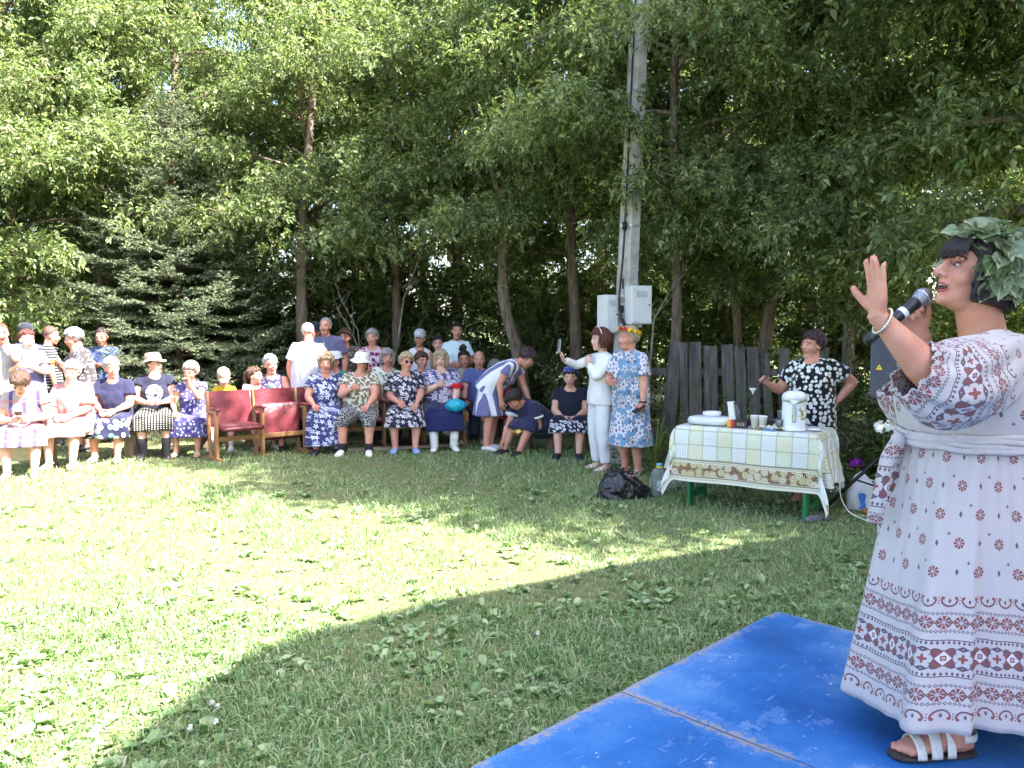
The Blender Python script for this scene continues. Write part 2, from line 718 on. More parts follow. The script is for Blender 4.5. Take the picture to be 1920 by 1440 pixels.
def make_stage():
    ang = math.atan2(STAGE_E1[1], STAGE_E1[0])
    root = thing('stage', 'low blue painted plywood stage with worn edges under the singer', 'stage',
                 (STAGE_C[0], STAGE_C[1], 0), ang)
    m = mat_stage()
    wood = plain('stage_joists', S(92, 74, 56), 0.85)
    # local axes: x along the long edge towards the camera, y towards the right; E2 is +90 degrees from E1
    W, Ln, T = 1.25, 2.5, 0.022
    for i in range(5):
        for j in range(2):
            mb = MB()
            n = 14
            x0, x1 = i * W + (0.004 if i else 0), (i + 1) * W - 0.004
            y0, y1 = j * Ln + (0.004 if j else 0), (j + 1) * Ln - 0.004
            xs = np.linspace(x0, x1, n)
            ys = np.linspace(y0, y1, n * 2)
            X, Y = np.meshgrid(xs, ys, indexing='ij')
            Z = STAGE_Z + 0.002 * np.sin(X * 3.1 + i) * np.sin(Y * 2.3 + j) - 0.004 * (np.abs((X - x0) / W - .5) > 0.49)
            mb.grid(np.stack([X, Y, Z], -1))
            for a, b in (((x0, y0), (x1, y0)), ((x1, y0), (x1, y1)), ((x1, y1), (x0, y1)), ((x0, y1), (x0, y0))):
                mb.add([(*a, STAGE_Z - .004), (*b, STAGE_Z - .004), (*b, STAGE_Z - T), (*a, STAGE_Z - T)], [(0, 3, 2, 1)])
            mb.build('panel', m, root)
    for k in range(6):
        mb = MB()
        mb.box((min(max(k * W, .03), 5 * W - .03), 2.5, (STAGE_Z - T) / 2), (0.05, 4.9, STAGE_Z - T - .002))
        mb.build('joist', wood, root, False)


make_stage()


# ------------------------------------------------------------------ unseen building added on the right, shaped to cast the shadow over the stage
def make_shade_house():
    cot = 1 / math.tan(SUN_EL)
    cx, sy = math.cos(SUN_AZ) * cot, math.sin(SUN_AZ) * cot
    X0 = 5.0
    prof = []
    for px, py in ((160, 1450), (330, 1325), (430, 1255), (560, 1200), (750, 1150), (1000, 1100), (1250, 1052), (1400, 1030), (1500, 1012)):
        p = on_ground(px, py)
        z = (X0 - p[0]) / cx
        prof.append((p[1] + z * sy, z))
    # roof line traced back from the wanted shadow edge, mirrored on the far side
    prof = sorted(prof, reverse=True)           # from the eave to the top
    ridge_y = prof[-1][0] - 0.35
    half = [(y - ridge_y, z) for y, z in prof]
    line = half + [(-a, z) for a, z in reversed(half)]
    wall = plain('shade_house_plaster', S(188, 176, 158), 0.9, bump=0.3)
    roofm = plain('shade_house_roof', S(104, 92, 86), 0.8, bump=0.3)
    root = thing('shade_house', 'unseen plastered building added right of the stage, roof shaped to cast its shadow', 'shade_house', (X0, ridge_y, 0))
    mb = MB()
    n = len(line)
    for x in (0.05, 6.0):
        pts = [(x, y * 0.985, z - 0.14) for y, z in line] + [(x, line[-1][0] * .9, 0), (x, line[0][0] * .9, 0)]
        mb.add(pts, [tuple(range(len(pts)))])
    for s in (line[0][0] * .9, line[-1][0] * .9):
        mb.add([(0.05, s, 0), (6, s, 0), (6, s, line[0][1]), (0.05, s, line[0][1])], [(0, 1, 2, 3)])
    mb.build('wall', wall, root, False)
    mb = MB()
    for k in range(n - 1):
        (ya, za), (yb, zb) = line[k], line[k + 1]
        mb.add([(0, ya, za), (6.2, ya, za), (6.2, yb, zb), (0, yb, zb), (0, ya, za - .1), (6.2, ya, za - .1), (6.2, yb, zb - .1), (0, yb, zb - .1)],
               [(0, 1, 2, 3), (7, 6, 5, 4), (0, 3, 7, 4), (1, 5, 6, 2), (0, 4, 5, 1), (3, 2, 6, 7)])
    mb.build('roof', roofm, root, False)
    for y in (-1.6, 1.6):
        mb = MB()
        mb.box((0.03, y, 1.7), (0.1, 0.9, 1.3), mat=0)
        mb.box((-0.03, y, 1.7), (0.02, 0.74, 1.12), mat=1)
        mb.build('window', [plain('window_frame_white', S(220, 220, 214)), plain('window_dark', S(40, 48, 56), 0.1)], root, False)


make_shade_house()


# ------------------------------------------------------------------ trees
def compound_leaves(P, D, N, size):
    """Ash-leaved maple: five drooping leaflets on a stalk. Returns vertices and triangles."""
    n = len(P)
    D = D / np.linalg.norm(D, axis=1, keepdims=True)
    Sd = np.cross(D, N)
    Sd /= np.linalg.norm(Sd, axis=1, keepdims=True) + 1e-9
    N = np.cross(Sd, D)
    out = []
    for along, sg, ang, ln in ((0.35, 1, .95, .8), (0.35, -1, .95, .8), (0.68, 1, .75, .9), (0.68, -1, .75, .9), (1.0, 0, 0, 1.1)):
        jit = rng.normal(0, 0.22, (n, 3))
        d = D * math.cos(ang) + Sd * (sg * math.sin(ang)) + jit + np.array([0, 0, -0.18])
        d /= np.linalg.norm(d, axis=1, keepdims=True)
        s = np.cross(d, N + rng.normal(0, 0.3, (n, 3)))
        s /= np.linalg.norm(s, axis=1, keepdims=True) + 1e-9
        nn = np.cross(s, d)
        L = (size * ln * (0.8 + 0.4 * rng.random(n)))[:, None]
        b = P + D * (size * 1.6 * along)[:, None]
        w = L * 0.25
        m = b + d * L * 0.42
        out.append(np.stack([b, m + s * w + nn * w * .35, b + d * L - nn * L * .1, m - s * w + nn * w * .35], 1))
    Vv = np.stack(out, 1).reshape(-1, 3)
    i = np.arange(n * 5)[:, None] * 4
    F = np.concatenate([i + np.array([[0, 2, 1]]), i + np.array([[0, 3, 2]])])
    return Vv, F


def merge_parts(parts):
    """parts: list of (verts, tris, slot)."""
    vs, fs, ms, o = [], [], [], 0
    for v, f, m in parts:
        vs.append(v); fs.append(np.asarray(f) + o); ms.append(np.full(len(f), m)); o += len(v)
    return np.concatenate(vs), np.concatenate(fs), np.concatenate(ms)


def stick_mesh(sticks, seg=4):
    """sticks: list of (points, r0, r1) -> verts, tris."""
    vs, fs, o = [], [], 0
    ph = np.arange(seg) / seg * 2 * np.pi
    for pts, r0, r1 in sticks:
        pts = np.asarray(pts)
        n = len(pts)
        t = np.gradient(pts, axis=0)
        t /= np.linalg.norm(t, axis=1, keepdims=True) + 1e-9
        ref = np.array([0.31, 0.95, 0.05])
        s = np.cross(t, ref); s /= np.linalg.norm(s, axis=1, keepdims=True) + 1e-9
        w = np.cross(t, s)
        r = np.linspace(r0, r1, n)[:, None, None]
        ring = pts[:, None] + r * (np.cos(ph)[None, :, None] * s[:, None] + np.sin(ph)[None, :, None] * w[:, None])
        vs.append(ring.reshape(-1, 3))
        for i in range(n - 1):
            for j in range(seg):
                a, b = o + i * seg + j, o + i * seg + (j + 1) % seg
                fs += [(a, b, b + seg), (a, b + seg, a + seg)]
        o += n * seg
    return np.concatenate(vs), np.array(fs)


def maple_crown(seed, H=9.0, z0=1.4, R=2.3, limbs=34, leaves=15000, size=0.069, keys=800, low=0.55):
    r = np.random.default_rng(seed)
    sticks, ends = [], []
    for k in range(limbs):
        f = (k + r.random()) / limbs
        z = z0 + (H * 0.86 - z0) * f
        az = k * 2.4 + r.normal(0, .5)
        prof = (low + (1 - low) * math.sin(math.pi * min(1, f * 1.15 + .12))) * (1 - 0.35 * f)
        L = R * prof * (0.7 + 0.5 * r.random())
        up = 0.25 + 0.75 * r.random() + 0.5 * f
        t = np.linspace(0, 1, 6)
        a = az + 0.35 * (t - .5) * r.normal(0, 1)
        rad = L * t
        P = np.stack([np.cos(a) * rad, np.sin(a) * rad, z + L * (up * t - (0.35 + 0.35 * up) * t * t)], 1)
        sticks.append((P, 0.03 * (1 - .5 * f) + .006, 0.006))
        ends.append((P, 1.0))
        for q in range(7):
            tt = 0.25 + 0.72 * (q + r.random()) / 7
            i = min(4, int(tt * 5))
            p0 = P[i] + (P[i + 1] - P[i]) * (tt * 5 - i)
            ba = az + r.choice([-1, 1]) * (0.5 + 0.7 * r.random())
            l = L * (0.28 + 0.3 * r.random())
            u = np.linspace(0, 1, 4)
            Q = p0 + np.stack([np.cos(ba) * l * u, np.sin(ba) * l * u, l * (0.45 * u - 0.65 * u * u) * (0.6 + r.random())], 1)
            sticks.append((Q, 0.008, 0.003))
            ends.append((Q, 1.6))
    wts = np.array([w * np.linalg.norm(p[-1] - p[0]) for p, w in ends])
    pick = r.choice(len(ends), leaves, p=wts / wts.sum())
    tt = 0.3 + 0.7 * r.random(leaves) ** 0.7
    P = np.zeros((leaves, 3)); D = np.zeros((leaves, 3))
    for e in range(len(ends)):
        m = pick == e
        if not m.any():
            continue
        pts = ends[e][0]
        x = tt[m] * (len(pts) - 1)
        i = np.minimum(x.astype(int), len(pts) - 2)
        P[m] = pts[i] + (pts[i + 1] - pts[i]) * (x - i)[:, None]
        d = pts[i + 1] - pts[i]
        D[m] = d / (np.linalg.norm(d, axis=1, keepdims=True) + 1e-9)
    P += r.normal(0, 0.12, P.shape)
    D = D * 0.6 + r.normal(0, 0.75, D.shape) + np.array([0, 0, -0.30])
    N = np.array([0, 0, 1.0]) + r.normal(0, 0.45, P.shape)
    LV, LF = compound_leaves(P, D, N, size * (0.75 + 0.5 * r.random(leaves)))
    SV, SF = stick_mesh(sticks)
    parts = [(LV, LF, 0), (SV, SF, 1)]
    if keys:
        kk = r.choice(leaves, keys)
        n = keys * 5
        p = P[np.repeat(kk, 5)] + r.normal(0, 0.035, (n, 3)) + np.array([0, 0, -0.06])
        d = r.normal(0, .35, (n, 3)) + np.array([0, 0, -1.0])
        d /= np.linalg.norm(d, axis=1, keepdims=True)
        s = np.cross(d, r.normal(0, 1, (n, 3))); s /= np.linalg.norm(s, axis=1, keepdims=True)
        KV = np.stack([p, p + d * .025 + s * .007, p + d * .05, p + d * .025 - s * .007], 1).reshape(-1, 3)
        i = np.arange(n)[:, None] * 4
        parts.append((KV, np.concatenate([i + np.array([[0, 2, 1]]), i + np.array([[0, 3, 2]])]), 2))
    return numpy_mesh('crown', *merge_parts(parts)[:2], [M_MAPLE, M_BARK, M_SEED], merge_parts(parts)[2])


CROWNS = [maple_crown(21 + i, H=8.6 + .5 * (i % 3), z0=1.75 + .3 * (i % 3), R=2.3 + .15 * (i % 2)) for i in range(3)]
CROWNS += CROWNS[:2]
FARCROWNS = [maple_crown(51 + i, H=10.5, z0=0.7, R=2.9, leaves=7200, size=0.10, keys=0, low=.75) for i in range(2)]


def trunk_mesh(path, r0, r1, seed=0, fork=None):
    mb = MB()
    path = np.asarray(path, float)
    t = np.linspace(0, 1, len(path))
    tt = np.linspace(0, 1, 26)
    P = np.stack([np.interp(tt, t, path[:, k]) for k in range(3)], 1)
    for _ in range(3):
        P[1:-1] = (P[:-2] + 2 * P[1:-1] + P[2:]) / 4
    r = np.random.default_rng(seed)
    rad = r0 + (r1 - r0) * tt
    rad = rad * (1 + 0.06 * np.sin(tt * 40 + seed)) + 0.35 * r0 * np.exp(-tt * 45)
    mb.loft(P, rad, rad * (0.92 + .1 * r.random()), (1, 0, 0), 12, True, 0,
            lambda u, ph: 1 + 0.05 * np.sin(3 * ph + 9 * u) + 0.03 * np.sin(7 * ph - 21 * u))
    for f in fork or []:
        f = np.asarray(f, float)
        mb.loft(f[:, :3], f[:, 3], f[:, 3], (1, 0, 0), 8)
    return mb


def tree(loc, label, crown, path=None, r0=0.11, r1=0.04, scale=1.0, rot=0.0, group='maple trees in the row behind the audience', fork=None, crown_off=(0, 0, 0), seed=0):
    root = thing('maple_tree', label, 'tree', (loc[0], loc[1], 0), 0.0, group)
    path = path if path is not None else [(0, 0, -.1), (0.05, 0, 2.2), (-.03, .05, 4.5), (0.05, 0, 7.6)]
    trunk_mesh(path, r0, r1, seed, fork).build('trunk', M_BARK, root)
    c = link('crown', crown, root, crown_off, rot)
    c.scale = (scale, scale, scale)
    return root


def rel(base, pts, d):
    """Trunk path from photo points, relative to the tree's foot."""
    return [tuple(at(px, py, d + dd) - np.array([base[0], base[1], 0])) for px, py, dd in pts]


b = V(*at(568, 760, 13.4)[:2], 0)
tree(b, 'straight grey-brown maple trunk rising just left of the tall man in grey polo', CROWNS[0],
     [(0, 0, -.1)] + rel(b, [(566, 640, 0), (568, 500, 0), (574, 380, 0), (590, 250, .2), (600, 100, .3), (605, -80, .3), (600, -300, .4)], 13.4), .105, .035, rot=0.4, seed=1, crown_off=(0, .5, .35))
b = V(*at(992, 760, 12.4)[:2], 0)
tree(b, 'maple with the curved trunk bending behind the stooping woman in stripes', CROWNS[1],
     [(0, 0, -.1)] + rel(b, [(978, 670, 0), (950, 600, 0), (941, 545, 0), (944, 470, 0), (950, 400, .1), (962, 270, .3), (968, 120, .4), (962, -60, .4), (955, -260, .4)], 12.4),
     .105, .035, rot=1.9, seed=2, crown_off=(-.1, .5, .6), fork=[[(*(at(948, 420, 12.45) - b), .06), (*(at(934, 360, 12.4) - b), .05), (*(at(916, 305, 12.2) - b), .035), (*(at(880, 200, 12.0) - b), .02)]])
b = V(*at(1082, 760, 13.0)[:2], 0)
tree(b, 'upright maple trunk between the curved trunk and the concrete pole', CROWNS[2],
     [(0, 0, -.1)] + rel(b, [(1080, 640, 0), (1074, 540, 0), (1068, 420, 0), (1070, 330, 0), (1078, 200, .2), (1086, 40, .2), (1090, -240, .3)], 13.0), .105, .04, rot=3.3, seed=3, crown_off=(0, .3, .3))
b = V(*at(1418, 760, 11.4)[:2], 0)
tree(b, 'maple with a trunk leaning right above the grey plank fence', CROWNS[3],
     [(0, 0, -.1)] + rel(b, [(1436, 600, 0), (1462, 470, 0), (1500, 350, 0), (1548, 240, 0), (1590, 110, .1), (1612, -30, .1), (1630, -260, .2)], 11.4), .1, .035, rot=4.4, crown_off=(.75, .1, 0), seed=4)
b = V(*at(1385, 760, 11.9)[:2], 0)
tree(b, 'slim maple trunk just left of the leaning trunk behind the plank fence', CROWNS[4],
     [(0, 0, -.1)] + rel(b, [(1383, 600, 0), (1362, 420, 0), (1340, 250, .1), (1318, 80, .1), (1300, -120, .2), (1290, -280, .2)], 11.9), .07, .03, rot=5.4, scale=.95, crown_off=(-.3, .2, 0), seed=5)
b = V(*at(330, 760, 14.6)[:2], 0)
tree(b, 'tall maple rising behind the spruce', CROWNS[1], [(0, 0, -.1)] + rel(b, [(335, 500, 0), (345, 300, 0), (343, 150, 0), (338, 0, 0), (336, -260, 0)], 14.6), .11, .05, rot=.2, scale=1.08, seed=6)
b = V(*at(30, 760, 12.9)[:2], 0)
tree(b, 'sunlit pale green maple at the left edge of the tree row', CROWNS[3], None, .1, .04, rot=2.6, scale=1.05, seed=7)
b = V(*at(190, 760, 13.9)[:2], 0)
tree(b, 'bright leafed maple between the left edge tree and the spruce', CROWNS[0], None, .1, .04, rot=3.9, scale=1.05, seed=8)
b = V(*at(740, 760, 14.2)[:2], 0)
tree(b, 'maple with low boughs behind the woman in the red and purple blouse', CROWNS[4], None, .09, .04, rot=1.1, scale=1.05, seed=9)
b = V(*at(1262, 760, 10.75)[:2], 0)
tree(b, 'dense maple just right of the concrete pole, boughs crossing it', CROWNS[1], None, .075, .04, rot=5.0, seed=10, crown_off=(0, 0, 1.0))
b = V(4.25, 10.4, 0)
tree(b, 'dark leafed maple behind the polka dot woman', CROWNS[2], None, .085, .04, rot=.9, scale=.98, seed=11)
b = V(6.25, 8.0, 0)
tree(b, 'tall maple with a slim trunk at the right edge above the singer', CROWNS[0], [(0, 0, -.1), (.05, 0, 3), (-.05, .05, 7), (.05, 0, 11)], .12, .05, rot=2.2, scale=1.42, seed=12)
b = V(8.0, 11.0, 0)
tree(b, 'maple at the far right behind the singer and the edge tree', CROWNS[3], None, .1, .04, rot=1.2, scale=1.0, seed=13)
b = V(7.0, 6.9, 0)  # added off to the right and enlarged to throw shade on the lawn
tree(b, 'added maple right of the stage, placed to shade the lawn and tea table', CROWNS[4], [(0, 0, -.1), (.05, 0, 3), (-.05, .05, 7), (.05, 0, 10)], .12, .05, rot=3.2, scale=1.36, seed=14)
SHADE_CROWN = maple_crown(61, H=12.5, z0=4.9, R=2.75, limbs=40, leaves=9500, size=.12, keys=0, low=.8)  # dense high crown, out of view, made to cast the lawn shade
b = V(5.7, 7.35, 0)
tree(b, 'added high crowned maple out of view right of the tea table, placed to shade the lawn', SHADE_CROWN, [(0, 0, -.1), (.05, 0, 3), (-.05, .05, 7), (.05, 0, 11)], .12, .05, rot=.3, seed=18)
b = V(-9.5, 12.0, 0)
tree(b, 'maple left of the audience beyond the picture edge', CROWNS[2], None, .1, .04, rot=3.0, scale=1.0, seed=15)

k = 0
for x, y, s, lab in ((-11.5, 17.5, 1.0, 'far dark tree seen between the left edge maples'), (-7.6, 17.0, 1.05, 'far dark tree behind the bright left maples'),
                     (-4.2, 17.6, 1.0, 'far dark tree behind the spruce top'), (-1.2, 16.9, 1.0, 'far dark tree behind the straight trunk and the low boughs'),
                     (1.8, 17.2, 1.05, 'far dark tree behind the curved trunk'), (4.6, 16.4, .95, 'far dark tree behind the plank fence and leaning trunk'),
                     (7.6, 15.6, .95, 'far dark tree behind the polka dot woman'), (11.0, 14.6, .95, 'far dark tree at the right edge of the row'),
                     (-14, 22, 1.2, 'farthest tree glimpsed at the left edge'), (-9.5, 21.5, 1.2, 'farthest tree glimpsed left of the spruce'), (-5.6, 22, 1.2, 'farthest tree glimpsed right of the spruce'), (-2.4, 21.4, 1.2, 'farthest tree glimpsed beside the straight trunk'),
                     (.6, 22, 1.2, 'farthest tree glimpsed beside the curved trunk'), (3.6, 21.2, 1.2, 'farthest tree glimpsed right of the pole'), (7.0, 20.4, 1.2, 'farthest tree glimpsed above the fence'), (10.6, 19.6, 1.2, 'farthest tree glimpsed above the singer')):
    root = thing('broadleaf_tree', lab, 'tree', (x, y, 0), 0, 'trees of the far row')
    trunk_mesh([(0, 0, -.1), (.1, 0, 3), (0, .1, 6), (.1, 0, 9)], .14, .05, 30 + k).build('trunk', M_BARK, root)
    c = link('crown', FARCROWNS[k % 2], root, (0, 0, 0), k * 1.7)
    c.scale = (s, s, s)
    k += 1


# ------------------------------------------------------------------ spruce
def make_spruce(loc, H=5.3, R=2.2, label=''):
    r = np.random.default_rng(5)
    root = thing('spruce_tree', label, 'tree', loc)
    mb = trunk_mesh([(0, 0, -.05), (.02, 0, 2), (-.02, 0, 4), (.03, 0, H)], .085, .008, 3)
    mb.build('trunk', M_SPRUCEBARK, root)
    sticks, sp_p, sp_d, sp_l, sp_n = [], [], [], [], []
    z = 0.25
    while z < H - 0.12:
        f = z / H
        n = 8 if f < .55 else 6
        a0 = r.random() * 6.28
        for k in range(n):
            az = a0 + k * 6.283 / n + r.normal(0, .15)
            L = R * ((1 - f ** 1.35) ** 0.95) * (0.75 + 0.4 * r.random()) + 0.08
            t = np.linspace(0, 1, 7)
            droop = 0.10 + 0.25 * (1 - f)
            rise = 0.15 + 0.55 * f
            P = np.stack([np.cos(az) * L * t, np.sin(az) * L * t,
                          z + L * (rise * t - (droop + rise * .75) * t ** 1.6 + 0.30 * t ** 4)], 1)
            sticks.append((P, 0.012 * (1 - f) + .004, .003))
            h = np.array([np.cos(az), np.sin(az), 0]); s = np.array([-np.sin(az), np.cos(az), 0])
            nt = int(6 + L * 15)
            for q in range(nt):
                tt = 0.18 + 0.82 * (q + r.random() * .6) / nt
                x = min(tt, .999) * 6
                i = int(x)
                p0 = P[i] + (P[i + 1] - P[i]) * (x - i)
                dirb = unit(P[i + 1] - P[i])
                sg = 1 if q % 2 else -1
                tl = (0.10 + 0.30 * L * (1.05 - tt)) * (0.8 + .4 * r.random())
                d = unit(dirb * 0.75 + s * sg * 0.75 + np.array([0, 0, r.normal(0, .12) - .06]))
                m = max(1, int(tl / 0.085))
                for w in range(m):
                    b = p0 + d * (tl * w / m)
                    sp_p.append(b); sp_d.append(d + r.normal(0, .08, 3)); sp_l.append(tl / m * 1.25 + .02)
                    if w and r.random() < .8:
                        for g2 in (1, -1):
                            dd = unit(d * .7 + np.cross(d, [0, 0, 1]) * g2 * .7 + np.array([0, 0, r.normal(0, .12)]))
                            sp_p.append(b); sp_d.append(dd); sp_l.append((0.05 + .07 * (1 - w / m)) * (.8 + .4 * r.random()))
            for w in range(4):
                sp_p.append(P[5 if w < 2 else 6] - dirb * .03 * w); sp_d.append(dirb + r.normal(0, .1, 3)); sp_l.append(.11)
        z += 0.16 + 0.05 * r.random()
    for w in range(6):
        sp_p.append(np.array([.03, 0, H - .1 * w])); sp_d.append(np.array([0, 0, 1.0])); sp_l.append(.13)
    P, D, L = np.array(sp_p), np.array(sp_d), np.array(sp_l)[:, None]
    D /= np.linalg.norm(D, axis=1, keepdims=True)
    n = len(P)
    ref = np.cross(D, r.normal(0, 1, (n, 3))); ref /= np.linalg.norm(ref, axis=1, keepdims=True)
    oth = np.cross(D, ref)
    parts = []
    # needles: short blades set all round each sprig, leaning forward
    NN = 9
    tt = (np.arange(NN) + .5) / NN
    an = np.arange(NN) * 2.4
    Bp = P[:, None] + D[:, None] * (L[:, None] * tt[None, :, None])
    rad = np.cos(an)[None, :, None] * ref[:, None] + np.sin(an)[None, :, None] * oth[:, None]
    nl = 0.036 * (0.75 + 0.5 * r.random((n, NN, 1)))
    tipp = Bp + (rad * .80 + D[:, None] * .7) * nl
    wv = np.cross(np.broadcast_to(D[:, None], rad.shape), rad) * .0072
    NV = np.stack([Bp - wv, Bp + wv, tipp], 2).reshape(-1, 3)
    NF = np.arange(n * NN * 3).reshape(-1, 3)
    # one island per sprig for colour: a thin core diamond
    core = np.stack([P, P + D * L * .5 + ref * .0045, P + D * L, P + D * L * .5 - ref * .0045], 1).reshape(-1, 3)
    i = np.arange(n)[:, None] * 4
    CF = np.concatenate([i + np.array([[0, 1, 2]]), i + np.array([[0, 2, 3]])])
    SV, SF = stick_mesh(sticks)
    v, f, m = merge_parts([(NV, NF, 0), (core, CF, 0), (SV, SF, 1)])
    link('crown', numpy_mesh('spruce_crown', v, f, [M_NEEDLE, M_SPRUCEBARK], m), root)


make_spruce((*at(336, 760, 12.9)[:2], 0), label='young dark green spruce behind the seated women on the left')


# ------------------------------------------------------------------ undergrowth
def shrub_mesh(seed, H=1.7, R=0.9, leaves=2600, size=0.065, stems=16):
    r = np.random.default_rng(seed)
    sticks, pts = [], []
    for k in range(stems):
        az = r.random() * 6.28
        l = H * (.6 + .5 * r.random())
        t = np.linspace(0, 1, 6)
        rr = R * (0.2 + 0.9 * r.random())
        P = np.stack([np.cos(az) * rr * t ** 1.2, np.sin(az) * rr * t ** 1.2, l * (t - .18 * t * t)], 1)
        sticks.append((P, .009, .003)); pts.append(P)
        for q in range(5):
            i = 1 + q % 4
            a = r.random() * 6.28
            u = np.linspace(0, 1, 3)[:, None]
            Q = P[i] + u * np.array([np.cos(a), np.sin(a), .35]) * (.2 + .25 * r.random())
            sticks.append((Q, .004, .002)); pts.append(Q)
    pick = r.integers(0, len(pts), leaves)
    tt = r.random(leaves)
    P = np.stack([pts[p][min(len(pts[p]) - 2, int(t * (len(pts[p]) - 1)))] * (1 - (t * 3 % 1)) +
                  pts[p][min(len(pts[p]) - 1, int(t * (len(pts[p]) - 1)) + 1)] * (t * 3 % 1) for p, t in zip(pick, tt)])
    P += r.normal(0, .06, P.shape)
    P[:, 2] = np.maximum(P[:, 2], .03)
    L = size * (.6 + .8 * r.random(leaves))
    LV, LF = broad_leaves(P, r.random(leaves) * 6.28, r.normal(-.1, .5, leaves), L, L * .32)
    LF = np.concatenate([LF[:, [0, 1, 2]], LF[:, [0, 2, 3]]])
    SV, SF = stick_mesh(sticks)
    v, f, m = merge_parts([(LV, LF, 0), (SV, SF, 1)])
    return numpy_mesh('shrub', v, f, [M_UNDER, M_TWIG], m)


SHRUBS = [shrub_mesh(70, 3.6, 1.9, 5200, .115, 26), shrub_mesh(71), shrub_mesh(72, 2.3, 1.0, 3200), shrub_mesh(73, 1.1, .55, 1500, .06, 12)]
shr = [(-8.0, 12.8, 1, 1.0, 'leafy bush behind the people at the left edge'), (-6.3, 13.2, 0, 1.1, 'bush between the left edge people and the spruce'),
       (-4.9, 13.9, 1, 1.0, 'bush under the bright leafed maple left of the spruce'), (-3.4, 14.2, 1, .9, 'bush in the dark behind the spruce'), (-2.2, 14.0, 0, 1.0, 'bush behind the man in the white shirt'),
       (-1.3, 13.6, 1, .8, 'thin bush behind the woman in the red and purple blouse'), (-.4, 13.8, 0, 1.15, 'bush behind the boy in the grey cap'),
       (.35, 13.5, 1, .85, 'bush right of the woman in the pale tee, left of the curved trunk'), (1.0, 12.3, 2, 1.25, 'low bush behind the woman tying her shoe'),
       (1.75, 12.0, 0, .95, 'bush between the upright trunk and the concrete pole'), (2.6, 11.0, 0, .95, 'bush behind the left end of the plank fence'),
       (3.5, 10.6, 0, 1.0, 'bush behind the middle of the plank fence'), (4.5, 9.9, 1, .85, 'bush behind the polka dot woman and fence end'),
       (5.2, 8.9, 1, .85, 'dark bush behind the loudspeaker'), (4.6, 8.2, 2, 1.2, 'low bush right of the polka dot woman'), (3.75, 8.35, 2, 1.0, 'low weedy bush behind the purple flowers'),
       (5.9, 7.9, 0, 1.0, 'dark bush at the right edge behind the singer'), (6.9, 8.9, 1, 1.0, 'tall bush at the far right edge')]
for q, (x, y, v, s, lab) in enumerate(shr):
    o = link('shrub', SHRUBS[v + 1], None, (x, y, 0), q * 1.3)
    o.scale = (s, s, s)
    tag(o, lab, 'shrub', 'bushes under the trees')

near_thicket = ((-7.4, 14.9, 'behind the striped shirt man'), (-5.3, 15.2, 'at the left side of the spruce'), (-2.6, 14.7, 'at the foot of the straight trunk'), (-1.1, 15.0, 'between the straight trunk and the low boughs'), (.35, 14.6, 'left of the curved trunk'), (1.7, 14.3, 'behind the upright trunk'), (3.2, 13.2, 'behind the left fence end'), (4.9, 12.4, 'behind the fence middle'), (6.6, 11.4, 'behind the loudspeaker and edge tree'))
for q, (x, y, lab) in enumerate(near_thicket):
    o = link('thicket_bush', SHRUBS[0], None, (x, y, 0), q * 2.3 + .5)
    o.scale = (.8, .8, .92 + .12 * math.sin(q * 2.1))
    tag(o, 'tall leafy thicket bush ' + lab, 'shrub', 'tall thicket bushes among the trunks')
for q in range(13):
    x = -13.0 + q * 2.15
    y = 16.2 + 1.2 * math.sin(q * 2.3) - max(0, x) * .12
    o = link('thicket_bush', SHRUBS[0], None, (x, y, 0), q * 1.9)
    o.scale = (1, 1, .9 + .15 * math.sin(q * 1.7))
    tag(o, 'dark far thicket bush ' + ('outside the left edge of the row', 'farthest left in the row', 'behind the lilac tee woman', 'left of the spruce top', 'behind the spruce', 'behind the white shirt man', 'behind the red and purple blouse', 'behind the girl with dark tied hair', 'between the curved and upright trunks', 'behind the meter boxes', 'behind the leaning trunk', 'behind the polka dot woman', 'farthest right in the row')[q], 'shrub', 'thicket bushes of the far row')


def weed_mesh(seed, H=.8, stalks=7, leaf=.11):
    """Tall weeds: upright stalks with pairs of narrow pointed leaves."""
    r = np.random.default_rng(seed)
    sticks, P, A, T, L = [], [], [], [], []
    for k in range(stalks):
        x, y = r.normal(0, .12, 2)
        h = H * (.6 + .5 * r.random())
        t = np.linspace(0, 1, 5)
        lean = r.normal(0, .12, 2)
        Q = np.stack([x + lean[0] * t * t, y + lean[1] * t * t, h * t], 1)
        sticks.append((Q, .004, .002))
        m = int(h / .055)
        for q in range(2, m):
            u = q / m * 4
            i = min(3, int(u))
            p = Q[i] + (Q[i + 1] - Q[i]) * (u - i)
            for w in (0, math.pi):
                P.append(p); A.append(q * 1.57 + w + r.normal(0, .2)); T.append(.45 + r.normal(0, .2)); L.append(leaf * (1.1 - .6 * q / m) * (.8 + .4 * r.random()))
    L = np.array(L)
    LV, LF = broad_leaves(np.array(P), np.array(A), np.array(T), L, L * .2)
    LF = np.concatenate([LF[:, [0, 1, 2]], LF[:, [0, 2, 3]]])
    SV, SF = stick_mesh(sticks)
    v, f, m = merge_parts([(LV, LF, 0), (SV, SF, 0)])
    return numpy_mesh('weed', v, f, [M_UNDER], m)


